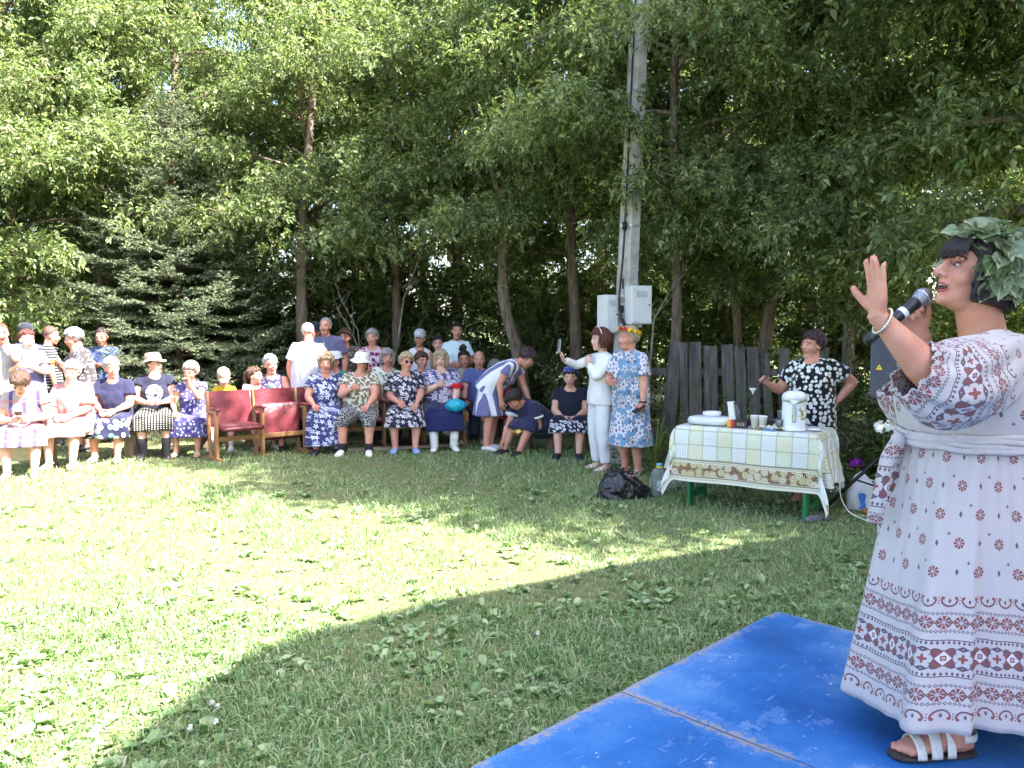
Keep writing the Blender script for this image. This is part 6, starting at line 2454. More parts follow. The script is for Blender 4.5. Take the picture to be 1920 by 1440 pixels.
# thermopot
def thermopot():
    p = tbl(.99, .16)
    root = thing('thermopot', 'white electric thermopot with flower print and water gauge on the table', 'kettle', p, TANG + .25)
    g = G('thermopot_enamel')
    x, y, z = g.xyz(g.coord())
    vo = g.n('ShaderNodeTexVoronoi')
    vo.inputs['Scale'].default_value = 60
    g.link(g.coord(), vo.inputs['Vector'])
    cr, _, _ = g.xyz(vo.outputs['Color'])
    n = g.noise(g.coord(), 30, 3)
    spot = ((x - .07) * (x - .07) * 1.6 + (z - .15) * (z - .15)).sqrt().lt(.055)
    c = g.mix(spot * n.gt(.5), S(224, 226, 232), g.mix(cr.gt(.5), S(176, 170, 96), S(120, 116, 78)))
    g.color(c)
    g.set(.25)
    mb = MB()
    mb.lathe([(.0, 0), (.098, 0), (.1, .006), (.1, .02), (.097, .026), (.099, .05), (.1, .15), (.097, .235), (.1, .25)], (0, 0, 0), 40)
    mb.build('body', g.mat, root)
    mb = MB()
    mb.loft([(0, .0, .252), (0, .0, .262), (0, -.008, .29), (0, -.004, .315), (0, 0, .330), (0, 0, .335)], [.098, .103, .101, .09, .06, .02], [.098, .110, .115, .098, .06, .02], (1, 0, 0), 36)
    lid = mb.build('lid', M_WHITEP, root)
    mb = MB()
    mb.box((0, -.045, .3285), (.07, .02, .008), np.array(Matrix.Rotation(.45, 3, 'X')))
    mb.build('button', plain('button_grey_green', S(150, 158, 120)), lid, False)
    mb = MB()
    mb.loft([(0, -.088, .262), (0, -.098, .245), (0, -.103, .228), (0, -.104, .215)], [.06, .035, .016, .012], [.025, .025, .016, .012], (1, 0, 0), 18)
    mb.build('spout', M_WHITEP, root)
    mb = MB()
    mb.loft([(0, -.100, .205), (0, -.102, .195), (0, -.102, .085), (0, -.100, .075)], [.010, .018, .018, .010], .006, (1, 0, 0), 14)
    ga = mb.build('gauge', plain('gauge_frame', S(170, 178, 164), .3), root)
    mb = MB()
    mb.box((0, -.109, .14), (.014, .004, .1))
    mb.build('glass', plain('gauge_glass', S(196, 204, 190), .1), ga, False)
    # lead
    mb = MB()
    pts = np.array([tbl(1.1, .2), tbl(1.17, .22), tbl(1.235, .24), tbl(1.27, .26, .70), tbl(1.30, .28, .55), tbl(1.33, .25, .38), tbl(1.325, .20, .32), tbl(1.31, .18, .42), tbl(1.27, .2, .6), tbl(1.262, .22, .72), tbl(1.30, .3, .62), tbl(1.34, .38, .45), tbl(1.33, .36, .2), tbl(1.42, .3, .06), tbl(1.6, .25, .02)])
    tt = np.linspace(0, 1, len(pts)); t2 = np.linspace(0, 1, 70)
    P = np.stack([np.interp(t2, tt, pts[:, k]) for k in range(3)], 1)
    for _ in range(4):
        P[1:-1] = (P[:-2] + 2 * P[1:-1] + P[2:]) / 4
    P[:, 2] = np.maximum(P[:, 2], .012)
    mb.loft(P - p, .0045, .0045, (0, 0, 1), 6)
    put('power_cord', mb, M_WHITEP, 'white power cord looping down over the right end of the tablecloth', 'cord', p)


thermopot()

mb = MB()
mb.loft([(0, 0, 0), (0, 0, .008), (0, 0, .035), (0, 0, .062), (0, 0, .07)], [.17, .19, .20, .185, .15], [.12, .135, .145, .13, .1], (1, 0, 0), 32, sup=3)
cont = put('food_container', mb, plain('frosted_plastic', S(206, 208, 214), .35, var=.05), 'frosted plastic food container at the left end of the tea table', 'container', tbl(.24, .22), TANG)
mb = MB()
mb.lathe([(.0, 0), (.075, 0), (.082, .01), (.084, .034), (.08, .036), (.076, .012), (.0, .008)], seg=30, cap=False)
put('bowl', mb, M_WHITEP, 'white bowl standing on the food container', 'bowl', tbl(.24, .26, TH + .084))
mb = MB()
mb.lathe([(.0, 0), (.034, 0), (.036, .01), (.036, .10), (.03, .13), (.013, .16), (.013, .175), (0, .175)], seg=20)
gb = G('clear_plastic'); gb.color(S(222, 230, 236)); gb.set(.08); gb.p.inputs['Transmission Weight'].default_value = .85; gb.p.inputs['IOR'].default_value = 1.15
M_CLEAR = gb.mat
put('small_bottle', mb, M_CLEAR, 'small clear bottle behind the upright carton on the table', 'bottle', tbl(.42, .40))
mb = MB()
Rm = np.array(Matrix.Rotation(-.13, 3, 'Y'))
mb.box(Rm @ V(0, 0, .10), (.052, .03, .20), Rm)
mb.box(Rm @ V(.003, 0, .204), (.064, .034, .008), Rm)
put('carton', mb, plain('carton_white', S(222, 218, 214), .6, var=.04), 'tall narrow white carton leaning left of the tea box', 'carton', tbl(.43, .28), TANG, False)


def mat_teabox():
    g = G('tea_box_print')
    x, y, z = g.xyz(g.coord())
    c = g.ramp((x + .085) / .17, [(0, S(236, 196, 40)), (.14, S(226, 120, 60)), (.26, S(176, 36, 60)), (.40, S(52, 30, 34)), (1, S(44, 36, 38))])
    stamp = ((x * 42.0).fract().lt(.6)) * z.band(.018, .045) * x.band(-.01, .07) * ((z * 120.0).fract().lt(.6))
    g.color(g.mix(stamp * .8, c, S(190, 180, 164)))
    g.set(.35)
    return g.mat


mb = MB()
mb.box((0, 0, .032), (.17, .07, .064))
bevel(put('tea_box', mb, mat_teabox(), 'dark tea box with red and yellow end on the table edge', 'box', tbl(.53, .10), TANG + .06, False), .002)
for q, (du, lab) in enumerate(((.67, 'left stack of white paper cups beside the tea box'), (.735, 'right stack of white paper cups leaning on its neighbour'))):
    mb = MB()
    prof = [(0, 0), (.026, 0), (.034, .085)]
    for k in range(4):
        prof += [(.036 + .0006 * k, .086 + .007 * k), (.0345 + .0006 * k, .091 + .007 * k)]
    prof += [(.033, .112), (.028, .02), (0, .018)]
    mb.lathe(prof, seg=26, cap=False, rot=np.array(Matrix.Rotation(-.03 + .09 * q, 3, 'Y')))
    put('paper_cups', mb, plain('cup_paper', S(224, 220, 218), .6, var=.03), lab, 'cups', tbl(du, .12), TANG, group='stacks of paper cups')
# crumpled paper
mb = MB()
n = 13
X, Y = np.meshgrid(np.linspace(-.13, .1, n), np.linspace(-.055, .055, n))
r_ = np.random.default_rng(4)
Z = .006 + .07 * np.exp(-((X - .045) ** 2 / .0012 + (Y - .01) ** 2 / .002)) + .022 * np.abs(r_.normal(0, .6, X.shape)) * (X > -.11)
mb.grid(np.stack([X + r_.normal(0, .004, X.shape), Y + r_.normal(0, .004, X.shape), Z], -1))
put('crumpled_paper', mb, plain('paper_cream', S(216, 206, 184), .8, var=.15, scale=30), 'crumpled cream paper in the middle of the tea table', 'paper', tbl(.83, .11), TANG, False)
mb = MB()
mb.loft([(-.05, 0, .006), (-.03, 0, .008), (0, 0, .01), (.03, 0, .006), (.05, 0, .004)], [.006, .012, .018, .012, .004], [.004, .007, .008, .006, .003], (0, 1, 0), 12)
put('blue_spoon', mb, plain('blue_plastic', S(60, 150, 214), .3), 'blue plastic spoon in front of the crumpled paper', 'spoon', tbl(.815, .035), TANG)
mb = MB()
mb.lathe([(0, 0), (.026, 0), (.034, .09), (.0325, .09), (.025, .004), (0, .004)], seg=24, cap=False)
put('plastic_cup', mb, M_CLEAR, 'clear plastic cup left of the thermopot', 'cup', tbl(.885, .09), TANG)
mb = MB()
mb.lathe([(0, 0), (.075, 0), (.08, .008), (.08, .125), (.084, .13), (.078, .132), (.074, .012), (0, .01)], seg=30, cap=False)
pot = put('cooking_pot', mb, plain('aluminium', S(196, 196, 200), .3, .8, var=.04), 'aluminium cooking pot behind the thermopot', 'pot', tbl(.86, .44), TANG)
mb = MB()
a = np.linspace(0, math.pi, 9)
mb.loft([(math.cos(t) * .022, -.082 - .016 * math.sin(t), .095 + .012 * math.sin(t)) for t in a], .006, .006, (0, 0, 1), 8)
mb.build('handle', plain('pot_handle', S(196, 176, 120), .5), pot)
mb = MB()
mb.box((0, 0, .028), (.36, .16, .056))
mb.box((0, 0, .058), (.33, .13, .01), mat=1)
bevel(put('tray', mb, [plain('tray_black', S(34, 34, 40), .4), plain('tray_inner', S(54, 54, 62), .6)], 'black tray at the back of the tea table behind the cups', 'tray', tbl(.72, .36), TANG, False))
mb = MB()
mb.lathe([(0, 0), (.03, 0), (.034, .05), (.032, .05), (.028, .005), (0, .005)], seg=20, cap=False)
put('mug', mb, plain('mug_blue_band', S(92, 98, 128), .3, var=.4, scale=40), 'small blue patterned mug between plastic cup and thermopot', 'mug', tbl(.915, .20), TANG)
mb = MB()
mb.loft([(-.05, 0, .008), (-.03, 0, .012), (.03, 0, .014), (.06, 0, .01)], [.015, .03, .032, .02], [.006, .01, .012, .008], (0, 1, 0), 14)
put('plug_block', mb, M_WHITEP, 'white plug block at the right end of the tea table', 'plug', tbl(1.14, .2), TANG)

# ------------------------------------------------------------------ on the ground by the table
gk = G('black_bin_bag'); gk.color(S(24, 22, 28)); gk.set(.28, spec=.6); gk.bump(gk.noise(gk.coord(), 10, 3, .6), .9, .06)
mb = MB()
nl, na = 22, 40
P = np.zeros((nl, na, 3))
for i in range(nl):
    el = math.pi / 2 - (math.pi * .55) * i / (nl - 1)
    for j in range(na):
        az = 2 * math.pi * j / na
        fold = 1 + .07 * math.sin(az * 7 + 3 * math.sin(el * 4)) + .05 * math.sin(az * 13 + el * 9) + .08 * math.sin(az * 2 + 1)
        P[i, j] = (.24 * math.cos(el) * math.cos(az) * fold, .17 * math.cos(el) * math.sin(az) * fold, max(.0, .02 + .21 * math.sin(el) * (1 + .07 * math.sin(az * 5 + el * 6)) - .04 * math.cos(az) * (math.sin(el) > .2)))
    if i < 3:
        P[i, :, :2] *= 1 + .1 * np.sin(np.arange(na) * .9)[:, None]
mb.grid(P, closed=True)
for k in range(8):
    a = k * .8
    mb.add([(.08 + .03 * math.cos(a), .03 * math.sin(a), .2), (.08 + .07 * math.cos(a), .07 * math.sin(a), .235), (.08 + .07 * math.cos(a + .7), .07 * math.sin(a + .7), .228)], [(0, 1, 2)])
put('bin_bag', mb, gk.mat, 'shiny black bin bag lying on the grass left of the table', 'bag', on_ground(1176, 938) + V(0, .12, 0), .2)


def jug(label, p, lying=False):
    root = thing('water_bottle', label, 'bottle', p, .3, 'big water bottles by the table leg')
    mb = MB()
    prof = [(0, 0), (.07, .0), (.078, .012)]
    for k in range(6):
        prof += [(.080, .03 + k * .03), (.076, .04 + k * .03)]
    prof += [(.078, .215), (.07, .245), (.04, .275), (.024, .285), (.024, .30)]
    R = np.array(Matrix.Rotation(math.pi / 2, 3, 'Y')) if lying else None
    off = (0, 0, .08) if lying else (0, 0, 0)
    mb.lathe(prof, off, 28, rot=R)
    mb.build('body', M_CLEAR, root)
    mb = MB()
    mb.lathe([(0, .296), (.028, .296), (.028, .318), (.024, .322), (0, .322)], off, 20, rot=R)
    mb.build('cap', plain('bottle_cap_blue', S(120, 186, 214), .4), root)
    if not lying:
        mb = MB()
        mb.lathe([(.027, .283), (.034, .287), (.034, .294), (.027, .296)], off, 20)
        a = np.linspace(0, math.pi, 9)
        mb.loft([(math.cos(t) * .034, -.03 - math.sin(t) * .02, .289) for t in a], .004, .004, (0, 0, 1), 6)
        mb.build('handle', plain('bottle_handle_yellow', S(222, 190, 40), .4), root)
        mb = MB()
        a = np.linspace(-2.3, -.7, 9)
        mb.grid(np.array([[(math.cos(t) * .0815, math.sin(t) * .0815, z) for t in a] for z in (.07, .17)]))
        mb.build('paper_label', plain('label_pale', S(176, 188, 204), .5, var=.3, scale=40), root)
    return root


jug('large clear water bottle with yellow handle right of the bin bag', on_ground(1239, 934))
jug('clear water bottle lying in the shade under the left table end', on_ground(1268, 928) + V(-.02, .1, 0), True)
mb = MB()
mb.loft([(-.12, 0, .03), (-.08, 0, .035), (0, .0, .04), (.1, .02, .03), (.16, .03, .02)], [.02, .04, .045, .04, .01], [.02, .03, .035, .03, .01], (0, 1, 0), 12, wave=lambda u, ph: 1 + .2 * np.sin(3 * ph + 9 * u))
put('plastic_wrap', mb, M_CLEAR, 'crumpled clear plastic wrap at the foot of the right table leg', 'wrapper', on_ground(1540, 985), .3)

# ------------------------------------------------------------------ loudspeaker on its tripod
sp_base = V(3.25, 6.95, 0)


def speaker():
    root = thing('speaker_stand', 'black tripod stand under the loudspeaker behind the singer', 'stand', sp_base)
    blk = plain('black_metal', S(26, 26, 28), .4, .3)
    mb = MB()
    mb.tube([(0, 0, .1), (0, 0, 1.05)], .018, 10)
    mb.build('pole', blk, root)
    mb = MB()
    mb.tube([(0, 0, .55), (0, 0, .64)], .03, 12)
    mb.build('collar', blk, root)
    for a in (2.95, .9, 5.0):
        mb = MB()
        e = V(math.cos(a) * .56, math.sin(a) * .56, .012)
        mb.tube([(0, 0, .60), tuple(e)], .0155, 8)
        leg = mb.build('leg', blk, root)
        mb = MB()
        m = V(math.cos(a) * .28, math.sin(a) * .28, .31)
        mb.tube([(0, 0, .22), tuple(m)], .009, 6)
        mb.build('brace', blk, leg)
        mb = MB()
        mb.ball(e, .02)
        mb.build('rubber_foot', plain('rubber', S(30, 30, 30), .8), leg)
    r2 = thing('loudspeaker', 'dark grey loudspeaker with a yellow warning triangle behind the singer', 'loudspeaker', sp_base + V(.0, 0, 1.02), -.35)
    gs = plain('speaker_grey', S(70, 72, 84), .6, bump=.15)
    mb = MB()
    prof = [(-.19, -.15), (.19, -.15), (.15, .17), (-.15, .17)]
    for z, k in ((0, .92), (.02, 1), (.5, 1), (.6, .97), (.635, .8)):
        mb.v += [(x * k, y * k, z) for x, y in prof]
    mb.nv = len(mb.v)
    for i in range(4):
        for j in range(4):
            a, b = i * 4 + j, i * 4 + (j + 1) % 4
            mb.f.append((a, b, b + 4, a + 4)); mb.m.append(0)
    mb.f += [(3, 2, 1, 0), (16, 17, 18, 19)]; mb.m += [0, 0]
    bevel(mb.build('cabinet', gs, r2, False), .015, 3)
    mb = MB()
    c = V(-.12, -.152, .27)
    s = .026
    mb.add([c + V(-s, 0, -s * .8), c + V(s, 0, -s * .8), c + V(0, 0, s), c + V(-s, .01, -s * .8), c + V(s, .01, -s * .8), c + V(0, .01, s)], [(0, 1, 2), (5, 4, 3), (0, 3, 4, 1), (1, 4, 5, 2), (2, 5, 3, 0)])
    t = mb.build('warning_triangle', plain('sign_yellow', S(232, 200, 30), .5, var=.03), r2, False)
    mb = MB()
    mb.add([c + V(.003, -.002, .014), c + V(-.006, -.002, -.002), c + V(0, -.002, 0), c + V(-.003, -.002, -.014), c + V(.006, -.002, .002), c + V(0, -.002, .001)], [(0, 1, 2), (3, 4, 5)])
    mb.build('bolt_mark', plain('sign_black', S(24, 22, 20), .5), t, False)
    return root


speaker()

# white carrier bag with a blue print
def carrier():
    p = on_ground(1634, 966) + V(.02, .12, 0)
    root = thing('carrier_bag', 'white carrier bag with a blue print standing behind the tripod', 'bag', p, -.25)
    mb = MB()
    mb.loft([(0, 0, 0), (0, 0, .02), (0, .0, .12), (.01, 0, .22), (.02, 0, .29), (.03, 0, .30)], [.12, .135, .14, .13, .10, .07], [.06, .075, .07, .05, .02, .006], (1, 0, 0), 30, wave=lambda u, ph: 1 + .06 * np.sin(6 * ph + 7 * u))
    mb.build('body', plain('bag_white', S(214, 212, 216), .5, bump=.5, bscale=8), root)
    mb = MB()
    pts = [(-.055, 0), (-.03, .03), (-.05, .09), (-.06, .13), (-.02, .14), (.01, .125), (.0, .07), (.01, .0)]
    mb.add([(x + .0, -.088 + .1 * z, .03 + z) for x, z in pts], [tuple(range(len(pts)))])
    mb.build('print', plain('print_blue', S(30, 110, 200), .5, var=.3, scale=50), root, False)
    mb = MB()
    mb.lathe([(0, 0), (.08, 0), (.085, .02), (.07, .035), (0, .035)], (.02, -.12, 0), 16)
    put('bread_roll', mb, plain('bread_crust', S(176, 124, 70), .7), 'brown loaf in front of the carrier bag', 'bread', p)


carrier()


# garden flowers
def phlox(label, p, mat, h, n=22, r=.05, cat='flower'):
    root = thing('phlox', label, cat, p * [1, 1, 0])
    mb = MB()
    c = V(0, 0, h)
    for k in range(n):
        d = unit(rng.normal(0, 1, 3) * [1, 1, .7] + V(0, 0, .25))
        blossom(mb, c + d * r * V(1.25, 1, .8), d, .026, 5, k)
    mb.build('bloom', mat, root, False)
    mb = MB()
    mb.tube([(0, .02, 0), (.01, .01, h * .5), (0, 0, h)], .005, 6)
    LV, LF = broad_leaves(np.array([(.005, .01, h * q) for q in np.linspace(.2, .9, 12)]), np.arange(12) * 1.7, np.full(12, .4), np.full(12, .11), np.full(12, .02))
    mb.add(LV, [tuple(f) for f in LF], 0)
    mb.build('stem', M_UNDER, root)


phlox('purple phlox bloom between the tablecloth and the tripod', at(1610, 870, 7.45), plain('petal_purple', S(160, 40, 176), .6, var=.15), at(1610, 871, 7.45)[2])
phlox('white phlox bloom beside the singer at waist height', at(1662, 801, 6.3), plain('petal_white', S(230, 228, 224), .6, var=.03), at(1662, 801, 6.3)[2], 26, .055)
mb = MB()
for k in range(13):
    p = on_ground(*(rng.uniform(1545, 1600), rng.uniform(930, 975))) * [1, 1, 0] + V(.05, .25, rng.uniform(.06, .2))
    blossom(mb, p, (0, -.6, .8), .016, 8, k)
    mb.tube([p, p * [1, 1, 0]], .002, 4, 1)
tag(mb.build('daisies', [plain('petal_white', S(230, 228, 224), .6, var=.03), M_UNDER], None, False), 'scattered small white daisies right of the tea table', 'daisies', kind='stuff')


def lily(label, p, n=16, L=.55, seed=0):
    r = np.random.default_rng(seed)
    mb = MB()
    for k in range(n):
        a = r.random() * 6.28
        l = L * (.7 + .5 * r.random())
        out = .12 + .3 * r.random()
        t = np.linspace(0, 1, 8)
        bend = .2 + .6 * r.random()
        c = np.stack([np.cos(a) * out * t ** 1.5, np.sin(a) * out * t ** 1.5, l * (t - bend * .5 * t ** 3)], 1)
        s = V(-math.sin(a), math.cos(a), 0)
        w = .013 * np.sin(np.pi * (t * .85 + .15)) + .001
        mb.grid(np.stack([c - s * w[:, None] + V(0, 0, .004), c, c + s * w[:, None] + V(0, 0, .004)], 1))
    put('day_lily', mb, leafy_lily, label, 'plant', p, 0, True, 'day lilies left of the table')


leafy_lily = leafy('lily_leaves', [(0, S(98, 128, 56)), (1, S(150, 166, 90))], .3, .45)
lily('tall strappy day lily clump between the blue dress and the table', on_ground(1236, 893) + V(0, .15, 0), 18, .62, 1)
lily('lower strappy day lily clump beside the table end', on_ground(1262, 885) + V(.02, .2, 0), 14, .5, 2)

# ------------------------------------------------------------------ things people hold
def held_box(name, label, cat, p, size, rot, mats, bev=.004):
    mb = MB()
    mb.box((0, 0, 0), size)
    o = put(name, mb, mats, label, cat, p, 0, False)
    o.rotation_euler = rot
    return bevel(o, bev)


M_PHONE = plain('phone_black', S(28, 28, 32), .25)
hp_ = wpos(white, white['arms'][-1][2])
held_box('phone', 'silver phone held up by the woman in white', 'phone', hp_ + V(-.045, -.02, .15), (.012, .075, .155), (0, .08, .3), plain('phone_silver', S(150, 152, 160), .25, .4))
hb = wpos(blue, blue['arms'][1][2])
held_box('phone', 'dark phone in the hand of the woman in the light blue dress', 'phone', hb + V(-.05, -.03, -.06), (.014, .075, .15), (.3, 1.0, .6), M_PHONE)
mb = MB()
a = np.linspace(0, 2 * math.pi, 15)
mb.loft([wpos(blue, blue['arms'][1][2]) + V(math.cos(t) * .037, math.sin(t) * .037, .012) for t in a], .008, .004, (0, 0, 1), 8, False)
put('watch', mb, M_PHONE, 'black watch band on the wrist of the woman in light blue', 'watch', (0, 0, 0))
# turquoise bag on the lap of the large blond woman
lap = wpos(big, big['arms'][1][2])
mb = MB()
P = np.zeros((12, 26, 3))
for i in range(12):
    el = math.pi / 2 - math.pi * i / 11
    for j in range(26):
        az = 2 * math.pi * j / 26
        f = 1 + .1 * math.sin(az * 5 + el * 3) + .07 * math.sin(az * 9 - el * 4)
        P[i, j] = (.135 * math.cos(el) * math.cos(az) * f, .075 * math.cos(el) * math.sin(az) * f, .085 * math.sin(el) * (1 + .1 * math.sin(3 * az)))
mb.grid(P, closed=True)
put('lap_bag', mb, plain('turquoise_plastic', S(30, 160, 186), .35, bump=.6, bscale=12), 'turquoise plastic bag on the navy skirt of the large blond woman', 'bag', lap + V(.02, -.10, -.045))
# cup, orange, cloth, phone at left, ladle
P8 = PEOPLE[7]


def near_person(i, dx, dy, dz):
    o = PEOPLE[i]
    c, s = math.cos(o.rotation_euler[2]), math.sin(o.rotation_euler[2])
    return V(o.location[0] + c * dx - s * dy, o.location[1] + s * dx + c * dy, dz)


mb = MB()
mb.lathe([(0, 0), (.03, 0), (.038, .085), (.036, .085), (.028, .005), (0, .005)], seg=18, cap=False)
put('cup', mb, plain('cup_blue', S(124, 170, 212), .4), 'light blue cup held by the old woman with glasses and kerchief', 'cup', near_person(7, 0, -.33, .80))
mb = MB()
mb.ball((0, 0, 0), (.036, .036, .033), seg=14, rings=10)
put('orange', mb, plain('orange_peel', S(236, 126, 30), .5, bump=.2), 'orange being peeled by the grey bobbed woman by the spruce', 'fruit', near_person(12, 0, -.36, 1.18))
held_box('phone', 'phone in the hands of the woman bending over in pale stripes', 'phone', near_person(0, 0, -.42, .70), (.075, .15, .012), (-.3, 0, .5), M_PHONE)
mb = MB()
n = 9
X, Y = np.meshgrid(np.linspace(-.07, .07, n), np.linspace(-.06, .06, n))
mb.grid(np.stack([X, Y, .02 * np.sin(X * 60 + Y * 30) - .25 * np.abs(X) - .2 * np.abs(Y)], -1))
tw = wpos(tie, tie['arms'][1][2])
put('yellow_cloth', mb, plain('cloth_yellow', S(214, 196, 90), .8, bump=.3), 'crumpled yellow cloth in the hand of the woman bent over her shoe', 'cloth', tw + V(-.05, -.10, .0))
mb = MB()
b0 = on_ground(957, 852)
mb.tube([V(0, 0, 0), at(946, 800, b0[1] + .02) - b0], .008, 7)
put('walking_stick', mb, plain('stick_pale', S(206, 190, 160), .6), 'pale walking stick between the stooping woman and her neighbour', 'stick', b0)
dw = wpos(dots, dots['arms'][-1][2])
mb = MB()
h0 = np.array([0, 0, .0])
mb.tube([(.05, .0, .09), (-.02, -.03, .02), (-.12, -.06, -.07)], .0075, 8)
mb.lathe([(0, -.055), (.006, -.055), (.012, -.03), (.036, .0), (.034, .002), (.0, -.03)], (-.14, -.065, -.07), 20, 1, cap=False)
put('funnel_ladle', mb, [plain('ladle_dark', S(70, 64, 60), .4), M_WHITEP], 'white funnel shaped ladle in the hand of the polka dot woman', 'ladle', dw + V(-.03, -.05, .03))

# ------------------------------------------------------------------ the singer on the stage
def mat_embroidery():
    """Linen with a printed folk border; uv in metres, v counted from the hem."""
    g = G('embroidered_linen')
    uv = g.coord('UV')
    u, v, _ = g.xyz(uv)
    weave = g.noise(g.vec(u * 1.0, v * 6.0), 120, 2)
    weave2 = g.noise(g.vec(u * 6.0, v * 1.0), 120, 2)
    n = g.noise(uv, 5, 3)
    col = g.mix(((weave + weave2) * .5 - .25).clamp() * .9, S(192, 182, 182), S(144, 133, 138))
    red, dark = S(126, 62, 60), S(72, 54, 66)
    grain = (g.noise(uv, 260, 1) * .5).clamp()
    red_c = g.mix(grain, red, S(158, 108, 108))
    dark_c = g.mix(grain, dark, S(140, 120, 132))

    def cell(p, v0, shift=0.0):
        a = ((u / p + shift).fract() - .5) * p
        b = v - v0
        return a, b, (a * a + b * b).sqrt(), b.atan2(a)

    def paint(mask, c):
        nonlocal col
        col = g.mix(mask.min(1.0), col, c)

    def rosette(a, b, r, th, R):
        pet = ((th * 4.0).cos().abs()).gt(.40) * r.band(R * .30, R)
        tip = ((th * 4.0 + .4).cos().abs()).gt(.85) * r.band(R * .15, R * .55)
        return pet, tip

    def diamonds(v0, p=.0125, s=.0052):
        a, b, r, th = cell(p, v0)
        q = a.abs() + b.abs()
        paint(q.band(s * .55, s * 1.15), dark_c)

    def treeline(v0, sg):
        paint((v - v0).abs().lt(.0016), dark_c)
        a, b, r, th = cell(.0145, v0 + sg * .008)
        paint((a.abs() * 1.3 + b.abs()).lt(.0062), dark_c)
        paint(a.abs().lt(.0012) * (v - v0 - sg * .005).abs().lt(.006), dark_c)

    def scroll(v0, sg, R=.026):
        p = R * 2.35
        a, b, r, th = cell(p, v0)
        bb = b * sg
        paint(r.band(R * .78, R * 1.0) * bb.gt(-.002), g.mix((a.abs() / R).clamp(), dark_c, red_c))
        for s in (1, -1):
            a2, b2 = a - s * R * .74, bb + R * .12
            paint((a2 * a2 + b2 * b2).sqrt().lt(R * .20), red_c)
        paint((a.abs() * 1.8 + (bb - R * .25).abs()).lt(R * .32), dark_c)
        a3, b3, r3, t3 = cell(p, v0, .5)
        for k in (-.2, .15, .5):
            paint((a3 * a3 + (b3 * sg - R * k) * (b3 * sg - R * k)).sqrt().lt(R * .085), dark_c)

    def rosettes(v0):
        a, b, r, th = cell(.050, v0)
        pet, tip = rosette(a, b, r, th, .021)
        paint(pet, red_c)
        paint(tip, dark_c)
        a, b, r, th = cell(.050, v0, .5)
        paint(((a.abs() - b.abs()).abs()).lt(.0022) * r.lt(.016), dark_c)

    def big(v0):
        a, b, r, th = cell(.106, v0)
        R = .040
        lobe = r.lt((((th * 4.0 + 3.1416).cos() * .22) + .78) * R) * r.gt(R * .0)
        notch = ((th * 2.0).sin().abs()).lt(.10) * r.gt(R * .62)
        paint(lobe * (1.0 - notch), red_c)
        paint(r.band(((((th * 4.0 + 3.1416).cos() * .22) + .78) * R) * .93, ((((th * 4.0 + 3.1416).cos() * .22) + .78) * R) * 1.06), dark_c)
        q = a.abs() + b.abs()
        paint(q.lt(R * .62), S(206, 198, 200))
        paint(q.band(R * .56, R * .66), dark_c)
        paint((a.abs().max(b.abs())).lt(R * .20), red_c)
        paint((a.abs().max(b.abs())).band(R * .05, R * .09), S(206, 198, 200))
        a, b, r, th = cell(.106, v0, .5)
        R = .015
        paint(r.lt((((th * 4.0).cos() * .28) + .72) * R), red_c)
        for s in (1, -1):
            b2 = b - s * .030
            rr = (a * a + b2 * b2).sqrt()
            paint((a.abs() * .6 + b2.abs() * 1.3).lt(.012) * rr.gt(.002), dark_c)
            for t in (1, -1):
                a4, b4 = a - t * .026, b - s * .020
                paint(((a4.abs() - b4.abs()).abs()).lt(.0018) * (a4.abs().max(b4.abs())).lt(.009), dark_c)

    scroll(.048, 1)
    diamonds(.092); rosettes(.120); diamonds(.148)
    treeline(.176, 1)
    big(.233)
    treeline(.290, -1)
    diamonds(.318); rosettes(.346); diamonds(.374)
    scroll(.420, -1)
    # sprigs over the plain cloth
    up = v.gt(.46)
    P = .145
    row = ((v - .46) / .092).floor()
    vv = (((v - .46) / .092).fract() - .5) * .092
    odd = row.mod(2.0)
    a = ((u / P + odd * .5).fract() - .5) * P
    r = (a * a + vv * vv).sqrt()
    th = vv.atan2(a)
    pet, tip = rosette(a, vv, r, th, .0185)
    paint(pet * up, red_c)
    paint(tip * up, dark_c)
    a = ((u / P + odd * .5 + .5).fract() - .5) * P
    paint((a.abs() * 1.9 + vv.abs()).lt(.0115) * up, dark_c)
    a = ((u / P + odd * .5 + .25).fract() - .5) * P
    v2 = vv - .03
    paint((a.abs().min(v2.abs())).lt(.0016) * (a.abs().max(v2.abs())).lt(.006) * up, dark_c)
    g.color(col)
    g.set(.85, spec=.2)
    g.p.inputs['Sheen Weight'].default_value = .2
    g.bump(n * .7 + (weave + weave2) * .12, .35, .02)
    return g.mat


def mat_wreath_leaf():
    g = G('wreath_leaf')
    oi = g.n('ShaderNodeObjectInfo')
    x, y, z = g.xyz(g.coord())
    vein = ((y.abs() * 1.0 - x * .5) * 190.0).sin().gt(.86)
    c = g.ramp(E(g.nt, oi.outputs['Random']), [(0, S(80, 98, 56)), (.35, S(108, 122, 88)), (.7, S(136, 146, 118)), (1, S(104, 122, 60))])
    c = g.mix(vein * .3, c, S(160, 174, 140))
    c = g.mix(y.abs().lt(.0012), c, S(170, 180, 140))
    g.color(c)
    g.set(.45, spec=.5)
    t = g.n('ShaderNodeBsdfTranslucent')
    g.link(c, t.inputs[0])
    m = g.n('ShaderNodeMixShader')
    m.inputs[0].default_value = .25
    g.link(g.p.outputs[0], m.inputs[1]); g.link(t.outputs[0], m.inputs[2]); g.link(m.outputs[0], g.out.inputs[0])
    return g.mat


